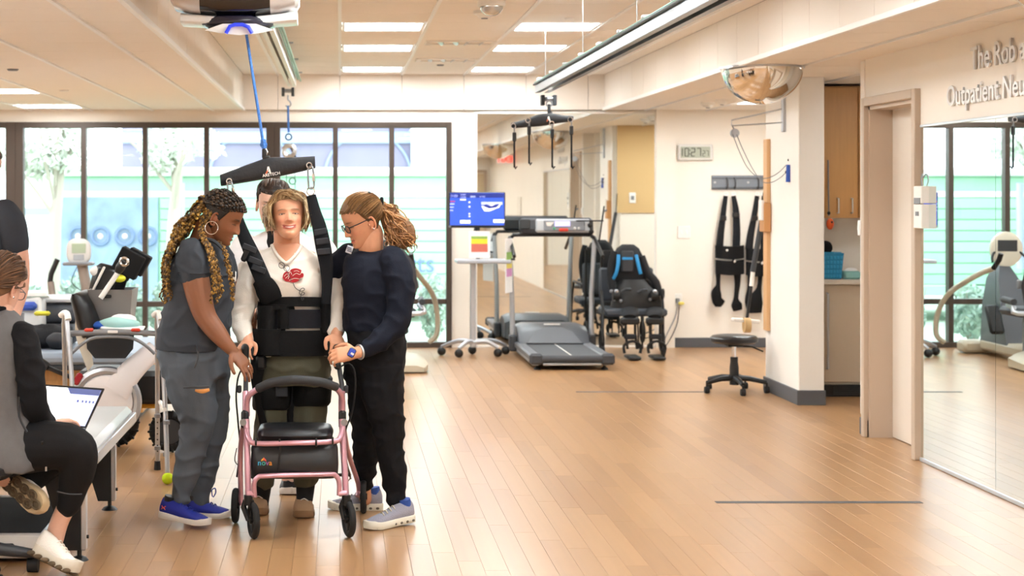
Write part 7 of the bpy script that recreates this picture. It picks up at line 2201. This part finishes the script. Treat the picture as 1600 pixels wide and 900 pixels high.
limb(s, [(546, 400, .08, 40), (528, 412, .14, 38), (516, 428, .17, 32), (508, 438, .20, 28)], zC)
me = remesh(s, .007, 5); wrinkle(me, .009, 8, 5.1, (1, 1, 1.3), .002)
finish(me, 'sweater', m_nv, r)
MB().box(P(546, 390, zC - .125), (.030, .006, .036), .002, rot=(0, .35, 0)).build('id_tag', M('tag_pattern', '#c9ccd6', .5), r)
for k in range(3): MB().box(P(545.5 + k * .4, 387 + 2.8 * k, zC - .129), (.024, .003, .004), rot=(0, .35, 0)).build('tag_stripe', M('tag_navy', '#39405c', .5), r)
m_np = M('trousers_navy', '#0b0c12', .85, spec=.3, bump=.12, bscale=240)
t = MB()
rows(t, [(508, 538, 632, .145), (530, 541, 634, .155), (560, 546, 634, .155), (585, 550, 630, .14)], zC)
limb(t, [(594, 575, -.05, 76), (598, 620, -.06, 66), (606, 660, -.06, 55), (609, 700, -.05, 45), (614, 735, -.045, 42), (617, 758, -.04, 38), (618, 768, -.04, 30), (618, 779, -.04, 29)], zC)
limb(t, [(568, 575, .10, 66), (570, 640, .15, 50), (572, 690, .19, 42), (571, 725, .22, 38), (570, 740, .24, 35), (570, 748, .25, 28), (570, 757, .25, 27)], zC)
cloth('trousers', t, m_np, r, .008, 4, .010, 8, 7.7, (1, 1, 1.5))
m_sg = M('shoe_grey', '#9c9dad', .8, bump=.4, bscale=220)
m_sgs = M('sole_cream', '#e3dfd0', .6)
m_pod = M('sole_hole', '#6b675c', .7)
shoe(r, (.345, 7.72, .012), (.118, 7.545, .0), (.05, .0, 1), (m_sg, m_sgs, m_pod), .094, .10, 'shoe', M('lace_cream', '#dcd7c0', .7), None, 0, M('sock_blue', '#3557a8', .8), .03, True)
shoe(r, (.215, 8.05, .0), (-.06, 8.06, .0), (0, 0, 1), (m_sg, m_sgs, m_pod), .094, .10, 'shoe', M('lace_grey', '#8a8b98', .7), None, 0, M('sock_blue', '#3557a8'), .03, True)
# watch
wd = (P(567, 549, zC - .25) - wC).normalized()
R = Matrix((wd.orthogonal().normalized(), wd.cross(wd.orthogonal().normalized()), wd)).transposed()
wc = P(553, 551, zC - .275)
wp = MB().torus(wC + wd * .018, .031, .006, 24, 8, R).build('watch_band', m_alu, r)
MB().box(P(549.5, 551, zC - .31), (.036, .014, .044), .009, rot=(0, .5, .3)).build('watch_case', m_dark, wp)
MB().box(P(549.5, 551, zC - .3185), (.028, .004, .035), .003, rot=(0, .5, .3)).build('watch_face', M('watch_blue', '#29357c', .2, emit='#3a4db0', estr=.4), wp)
MB().box(P(550.5, 553, zC - .321), (.016, .003, .010), .001, rot=(0, .5, .3)).build('watch_digits', m_white, wp)
# glasses
def spec_rim(hd, sgn):
    pts = []
    for k in range(14):
        t_ = 2 * pi * k / 14
        x = sgn * (.032 + .023 * (abs(cos(t_)) ** .7) * (1 if cos(t_) > 0 else -1)); z_ = -.006 + .017 * (abs(sin(t_)) ** .7) * (1 if sin(t_) > 0 else -1)
        pts.append(hd.w((x, .098 - abs(x) * .12, z_)))
    return pts
m_gf = M('glasses_frame', '#22252c', .3)
gp = MB().tube(spec_rim(hC, 1), .0024, 8, close=True).build('glasses', m_gf, r)
MB().tube(spec_rim(hC, -1), .0024, 8, close=True).build('glasses_rim', m_gf, gp)
for sgn in (-1, 1):
    MB().add(spec_rim(hC, sgn), [tuple(range(14))]).build('lens', glass_mat('lens_glass', (.86, .92, .97), 0, 1.2), gp, 0)
    MB().tube([hC.w((sgn * .056, .091, .004)), hC.w((sgn * .071, .05, .004)), hC.w((sgn * .076, -.005, .004)), hC.w((sgn * .075, -.028, -.012))], .0024, 8, samples=3).build('glasses_arm', m_gf, gp)
MB().tube([hC.w((-.009, .097, -.001)), hC.w((0, .101, .002)), hC.w((.009, .097, -.001))], .0022, 8).build('bridge', m_gf, gp)
MB().sphere(hC.w((.079, -.012, -.046)), .004, 8, 6).build('earring', m_chrome, r)
# hair swept back to a curly ponytail
m_br = hair_mat('hair_brown', '#5a3f28', '#85603c', '#b08a5c')
hC.scalp(.006, hairline(.064, 1.75, -.075, .04), 'hair_cap', m_br, r, .003)
rr = random.Random(9)
paths = []
tie = V((0, -.118, .035))
for k in range(280):
    az = rr.uniform(-2.5, 2.5); e0 = line_el(az) + (rr.random() ** 2) * .5
    paths.append([(arc(hC, az, e0, pi if az > 0 else -pi, .28, u, .004 + .008 * sin(pi * u) + rr.uniform(0, .004)), q_) for u, q_ in ((0, .0022), (.35, .0052), (.7, .0052))] + [(hC.w(tie), .004)])
locks('hair_strands', paths, m_br, r)
tw = hC.w(tie)
MB().torus(tw + V((.004, 0, 0)), .022, .009, 18, 8, Matrix.Rotation(pi / 2, 3, 'Y')).build('hair_tie', m_blackcloth, r)
MB().sphere(hC.w(hC.on(radians(150), .9, .012)), .010, 8, 6).build('hair_clip', m_black, r)
curls = []
for k in range(150):
    ex, ey = rr.uniform(606, 650), 0
    u = rr.random()
    endx = 604 + 46 * u; endy = 388 - 6 * abs(u - .6) + rr.uniform(-22, 6)
    dz = rr.uniform(-.09, .09)
    c0 = tw
    pts = [c0, P(606 + 14 * u + rr.uniform(-4, 4), 338 + rr.uniform(-12, 14), zC + dz * .7), P(606 + 32 * u + rr.uniform(-5, 5), 358 + rr.uniform(-9, 12), zC + dz), P(endx, endy, zC + dz * .9)]
    q_ = spline([tuple(p) for p in pts], 6)
    ph, fr = rr.uniform(0, 6), rr.uniform(5, 8)
    path = []
    n_ = len(q_)
    for i, p in enumerate(q_):
        t_ = i / (n_ - 1)
        w_ = .014 * sstep(.05, .4, t_)
        path.append((V(p) + V((w_ * cos(ph + fr * 2.6 * t_), w_ * sin(ph + fr * 2.6 * t_), w_ * sin(ph * 1.7 + fr * 2.2 * t_))), .0045 * (1 - .6 * t_)))
    curls.append(path)
mb = MB()
for pth in curls: mb.tube([p for p, _ in pth], [q_ for _, q_ in pth], 5)
core = MB(); core.tube([tw, P(612, 345, zC), P(628, 366, zC), P(640, 384, zC)], [.02, .055, .07, .035], 12, samples=4)
m_curl = hair_mat('hair_curl', '#6f4a2c', '#a4744a', '#cf9d68')
core.build('ponytail', M('curl_core', '#7a5535', .7, bump=.8, bscale=60), r)
tag(mb.build('curls', m_curl, r, 80), kind='stuff')

# ================================================================== helper behind the patient
zD = 8.55
r = thing('person', 'dark-haired woman in white sleeves and black vest standing behind the patient', 'person', tuple(V((P(440, 0, zD).x, zD, 0))))
hD = Head(P(425, 319, zD - .02), hrot(radians(2), radians(10), radians(-8)), 1.0, .1)
b = MB()
limb(b, [(430, 340, .0, 38), (436, 362, .02, 40), (440, 380, .03, 54)], zD)
rows(b, [(375, 400, 480, .06), (400, 388, 498, .10), (460, 392, 496, .12), (540, 396, 496, .12), (570, 398, 496, .12)], zD)
limb(b, [(380, 392, .0, 30), (366, 430, -.05, 28), (372, 470, -.2, 24), (392, 492, -.36, 19)], zD)
hand(b, P(392, 492, zD - .36), V((.7, -.5, .1)), V((.5, .2, -.6)), 1, (.4, .5, .4))
limb(b, [(505, 392, .0, 30), (520, 430, -.05, 28), (515, 470, -.2, 24), (505, 492, -.36, 19)], zD)
hand(b, P(505, 492, zD - .36), V((-.7, -.5, .1)), V((-.5, .2, -.6)), -1, (.4, .5, .4))
for q_ in ([(420, 560, .0, 48), (424, 640, .0, 36), (440, 700, .0, 30), (452, 752, .0, 21)], [(470, 560, .0, 48), (466, 640, .0, 36), (466, 700, .0, 30), (466, 752, .0, 21)]): limb(b, q_, zD)
body('body', b, [hD], '#deb49e', r, .005, '#b9746a', '#2e221c', '#dfa08c', 'open')
hD.eyes(r, '#2a1c14', .0032, 0)
m_wl = M('sleeve_white', '#dddbdc', .85, bump=.15, bscale=200)
s = MB()
rows(s, [(362, 414, 466, .055), (372, 396, 486, .085), (388, 378, 505, .11), (410, 380, 506, .13), (470, 388, 500, .13), (545, 392, 500, .14)], zD)
limb(s, [(384, 384, .0, 40), (370, 410, -.03, 40), (364, 440, -.06, 37), (368, 465, -.18, 33), (384, 486, -.30, 27)], zD)
limb(s, [(498, 384, .0, 40), (513, 405, -.03, 40), (520, 436, -.06, 37), (515, 465, -.18, 33), (506, 486, -.30, 27)], zD)
cloth('white_shirt', s, m_wl, r, .009, 4, .009, 6, 3.3)
s = MB(); rows(s, [(360, 418, 462, .06), (374, 408, 476, .10), (400, 402, 484, .135), (470, 396, 494, .137), (548, 391, 501, .147)], zD); cloth('black_vest', s, m_blackcloth, r, .010, 4, .003, 6, 1)
t = MB(); rows(t, [(540, 390, 502, .14), (580, 392, 500, .14)], zD)
for q_ in ([(420, 570, .0, 58), (426, 650, .0, 44), (441, 710, .0, 38), (452, 738, .0, 28)], [(472, 570, .0, 58), (468, 650, .0, 44), (467, 710, .0, 38), (467, 738, .0, 28)]): limb(t, q_, zD)
cloth('trousers', t, m_np, r, .010, 4, .004, 6, 2)
for px in (452, 468): shoe(r, (P(px, 0, 8.66).x, 8.66, 0), (P(px - 3, 0, 8.42).x, 8.42, 0), (0, 0, 1), (m_black, m_sole), .085, .09)
m_dk = hair_mat('hair_dark', '#241a15', '#3d2e25', '#57453a')
hD.scalp(.009, hairline(.060, 1.5, -.08, .03), 'hair_cap', m_dk, r, .002)
paths = []
for k in range(150):
    az = rr.uniform(-2.3, 2.3); e0 = line_el(az) - .02 + (rr.random() ** 2) * .5
    paths.append([(arc(hD, az, e0, pi if az > 0 else -pi, .45, u, .006 + .008 * sin(pi * u) + rr.uniform(0, .004)), q_) for u, q_ in ((0, .0022), (.35, .0055), (.7, .0055))] + [(hD.w((0, -.115, .06)), .004)])
locks('hair_strands', paths, m_dk, r)
MB().sphere(hD.w((0, -.135, .06)), (.035, .035, .035), 12, 10).build('hair_bun', m_dk, r)

# ================================================================== seated person in the grey vest
zE_ = 6.72
r = thing('person', 'seated brown-haired woman in grey vest over black, seen from behind, by the laptop', 'person', (-1.5, zE_, 0))
hE = Head(P(3, 446, zE_), hrot(radians(157), radians(24), radians(4)), 1.04, .1)
b = MB()
limb(b, [(0, 468, .0, 44), (-4, 498, .0, 48), (-8, 520, .0, 64)], zE_)
rows(b, [(505, -60, 42, .07), (530, -72, 50, .11), (580, -70, 48, .12), (640, -66, 48, .12), (690, -56, 44, .12), (712, -50, 44, .12)], zE_)
limb(b, [(38, 528, -.06, 38), (46, 580, -.08, 36), (52, 636, -.08, 32), (66, 660, .06, 28), (80, 664, .20, 22)], zE_)
hand(b, P(80, 664, zE_ + .20), V((.6, .75, .1)), V((.2, .1, -1)), 1, (.3, .4, .3))
limb(b, [(-66, 535, .06, 28), (-72, 590, .1, 28), (-56, 635, .22, 24), (-16, 654, .38, 20)], zE_)
hand(b, P(-14, 655, zE_ + .39), V((.9, .4, .0)), V((.0, .1, -1)), -1, (.3, .4, .3))
limb(b, [(0, 704, -.02, 64), (60, 698, -.05, 60), (108, 702, -.06, 50), (117, 740, -.03, 40), (106, 785, .0, 31), (93, 815, .02, 29), (85, 842, .03, 30)], zE_)
limb(b, [(-30, 702, .14, 60), (30, 704, .16, 54), (70, 714, .16, 44), (50, 741, .12, 36), (24, 746, .08, 30), (4, 748, .05, 26)], zE_)
body('body', b, [hE], '#dcae98', r, .005, '#b9746a', '#3a2a1e', '#dc9c88')
m_ks = M('sleeve_black', '#0c0d12', .85, spec=.3, bump=.15, bscale=250)
m_gv = M('vest_grey', '#636263', .9, bump=.2, bscale=350, var=.08, vscale=30)
s = MB()
limb(s, [(33, 522, -.05, 46), (42, 550, -.08, 48), (48, 590, -.09, 47), (53, 630, -.08, 44), (60, 650, .0, 38), (72, 662, .12, 31)], zE_)
limb(s, [(-64, 522, .06, 46), (-72, 580, .1, 46), (-60, 630, .2, 40), (-22, 652, .36, 30)], zE_)
limb(s, [(-4, 486, .0, 50), (-6, 505, .0, 64), (-8, 520, .0, 80)], zE_)
cloth('black_top', s, m_ks, r, .008, 4, .008, 8, 3.2, (1, 1, 1.6))
s = MB()
rows(s, [(484, -30, 22, .07), (496, -52, 34, .10), (515, -70, 44, .13), (545, -76, 46, .15), (600, -74, 47, .155), (650, -70, 55, .17), (690, -68, 66, .20), (718, -64, 70, .21), (730, -60, 68, .20)], zE_)
cloth('grey_vest', s, m_gv, r, .009, 4, .008, 6, 6.6, (1, 1, 1.3))
for q_ in ([(29, 620, -.17), (30, 650, -.18), (42, 675, -.19)], [(66, 690, -.16), (70, 715, -.12), (71, 728, -.1)]):
    MB().tube([P(px, py, zE_ + d_) for px, py, d_ in q_], .005, 6, samples=3).build('vest_zip', m_black, r)
MB().cyl(P(72, 722, zE_ - .12), P(72, 736, zE_ - .12), .004, 8).build('zip_pull', m_alu, r)
t = MB()
limb(t, [(-10, 705, .0, 92), (40, 698, -.04, 84), (90, 696, -.06, 76), (118, 702, -.06, 66), (121, 730, -.04, 60), (115, 760, -.01, 48), (109, 785, .0, 40), (106, 790, .0, 38)], zE_)
limb(t, [(-30, 702, .14, 90), (30, 704, .16, 78), (74, 714, .16, 62), (50, 742, .12, 52), (26, 748, .08, 42)], zE_)
cloth('trousers', t, M('leggings_black', '#0a0a0e', .75, spec=.3, bump=.1, bscale=250), r, .008, 5, .004, 6, 9.9)
m = MB(); m.tube([P(89, 768, zE_ - .12), P(108, 772, zE_ - .125), P(128, 772, zE_ - .10)], .003, 6, samples=3); m.build('cuff_seam', m_dark, r)
m_sw_ = M('shoe_white', '#e9e4dc', .75, bump=.25, bscale=200)
m_sws = M('sole_white', '#cfc6b6', .7)
m_lug = M('sole_brown', '#5f4f3b', .8)
def lugged(o, heel, toe, up, w_, big=1.0):
    heel, toe = V(heel), V(toe); d = (toe - heel); L = d.length; d.normalize(); u = V(up); u = (u - d * u.dot(d)).normalized(); s_ = d.cross(u)
    for k, (t_, q_) in enumerate(((.12, -.4), (.12, .4), (.30, -.45), (.30, .42), (.52, -.45), (.52, .38), (.72, -.45), (.74, .42), (.90, -.05))):
        c_ = heel + d * (t_ * L) + s_ * (q_ * w_ / 2) - u * .003
        R = Matrix((d, s_, u)).transposed()
        m_ = MB(); m_.torus((0, 0, 0), .017 * big, .006, 14, 6, Matrix.Diagonal((1.25, .8, 1)))
        m_.sphere((0, 0, .002), (.015 * big, .009 * big, .005), 10, 6)
        m_.v = [tuple(c_ + R @ V(p)) for p in m_.v]
        m_.build('sole_lug', m_lug, o)
h1, t1 = P(52, 864, 6.68), P(121, 890, 6.60); t1.z = .012
sh = shoe(r, h1, t1, V((.35, .1, 1)), (m_sw_, m_sws), .095, .105, 'shoe', m_sw_, None, 0, None, .04)
lugged(sh, h1, t1, V((.35, .1, 1)), .095)
for k in range(6):
    m = MB(); c_ = h1.lerp(t1, .06 + .16 * k) + V((-.012, -.046 + .004 * (k in (0, 5)), .016)); m.sphere(c_, (.018, .008, .010), 10, 6); m.build('sole_lug', m_lug, sh)
h2, t2 = P(8, 748, 6.78), P(62, 792, 6.62)
up2 = V((-.25, .95, .15))
sh = shoe(r, h2, t2, up2, (m_sw_, M('sole_tan2', '#c7b08c', .7)), .10, .10, 'shoe', m_sw_, None, 0, None, .035)
lugged(sh, h2, t2, up2, .10, 1.15)
m_eb = hair_mat('hair_brunette', '#33221a', '#553a28', '#7a583e')
hE.scalp(.010, hairline(.060, 1.6, -.09, .035), 'hair_cap', m_eb, r, .002)
paths = []
for k in range(260):
    az = rr.uniform(-2.6, 2.6); e0 = line_el(az) + (rr.random() ** 1.5) * .9
    paths.append([(arc(hE, az, e0, pi if az > 0 else -pi, -.5, u, .007 + .008 * sin(pi * u) + rr.uniform(0, .005)), q_) for u, q_ in ((0, .0022), (.35, .006), (.7, .006))] + [(hE.w((0, -.105, -.055)), .005)])
locks('hair_strands', paths, m_eb, r)
m = MB(); m.tube([hE.w((0, -.10, -.055)), hE.w((0, -.135, -.075)), hE.w((.0, -.14, -.12))], [.018, .026, .010], 12, samples=4); m.build('low_ponytail', m_eb, r)
MB().sphere(hE.w((-.080, -.012, -.048)), .005, 8, 6).build('earring', m_chrome, r)
gp = MB().tube(spec_rim(hE, -1), .0018, 8, close=True).build('glasses', m_gf, r)
MB().tube([hE.w((-.056, .091, .004)), hE.w((-.072, .04, .003)), hE.w((-.077, -.01, .0))], .0018, 8, samples=3).build('glasses_arm', m_gf, gp)

# ================================================================== person at the picture's edge
zF = 9.5
r = thing('person', 'person in dark navy short-sleeved shirt standing behind the seated woman', 'person', (P(-25, 0, zF).x, zF, 0))
hF = Head(P(-22, 262, zF), hrot(radians(60), radians(10), 0), 1.02, .1)
b = MB()
limb(b, [(-24, 285, .0, 34), (-26, 310, .0, 36), (-26, 325, .0, 50)], zF)
rows(b, [(318, -50, 0, .06), (340, -66, 12, .10), (400, -64, 14, .12), (480, -62, 10, .12), (520, -62, 10, .13), (550, -60, 8, .12)], zF)
limb(b, [(14, 345, -.06, 30), (28, 385, -.10, 30), (33, 425, -.10, 28), (32, 455, -.14, 24), (24, 490, -.2, 18), (20, 505, -.22, 15)], zF)
hand(b, P(20, 505, zF - .22), V((-.1, -.1, -1)), V((-.9, .1, 0)), 1, (.3, .3, .3))
limb(b, [(-66, 345, .06, 30), (-78, 400, .0, 27), (-76, 450, -.05, 23), (-70, 500, -.1, 16)], zF)
hand(b, P(-70, 500, zF - .1), V((.1, -.1, -1)), V((.9, .1, 0)), -1, (.3, .3, .3))
for q_ in ([(-42, 540, .0, 44), (-42, 610, .0, 32), (-42, 690, .05, 20)], [(-12, 540, .0, 44), (-12, 610, .0, 32), (-12, 690, .05, 20)]): limb(b, q_, zF)
body('body', b, [hF], '#d3a08a', r, .006, '#b9746a', '#3a2a1e', '#d59582', 'open')
s = MB()
rows(s, [(308, -40, -12, .055), (316, -56, 4, .09), (330, -70, 18, .12), (360, -70, 20, .14), (420, -66, 16, .145), (500, -64, 14, .15), (535, -64, 14, .15)], zF)
limb(s, [(8, 330, -.04, 40), (20, 352, -.08, 44), (25, 383, -.10, 42)], zF)
limb(s, [(-62, 330, .04, 38), (-74, 360, .02, 40), (-77, 385, .01, 38)], zF)
cloth('navy_shirt', s, M('shirt_slate', '#272b34', .85, bump=.15, bscale=250), r, .009, 5, .004, 6, 2.7)
t = MB(); rows(t, [(525, -64, 12, .14), (555, -62, 10, .14)], zF)
for q_ in ([(-42, 545, .0, 50), (-42, 620, .0, 38), (-42, 690, .05, 28)], [(-10, 545, .0, 50), (-10, 620, .0, 38), (-10, 690, .05, 28)]): limb(t, q_, zF)
cloth('trousers', t, m_np, r, .010, 4, .004, 6, 2)
for px in (-42, -10): shoe(r, (P(px - 6, 0, 9.62).x, 9.62, 0), (P(px + 8, 0, 9.40).x, 9.40, 0), (0, 0, 1), (m_black, m_sole), .09, .09)
hF.scalp(.012, hairline(.062, 1.6, -.06, .035), 'hair_cap', m_dk, r, .003)
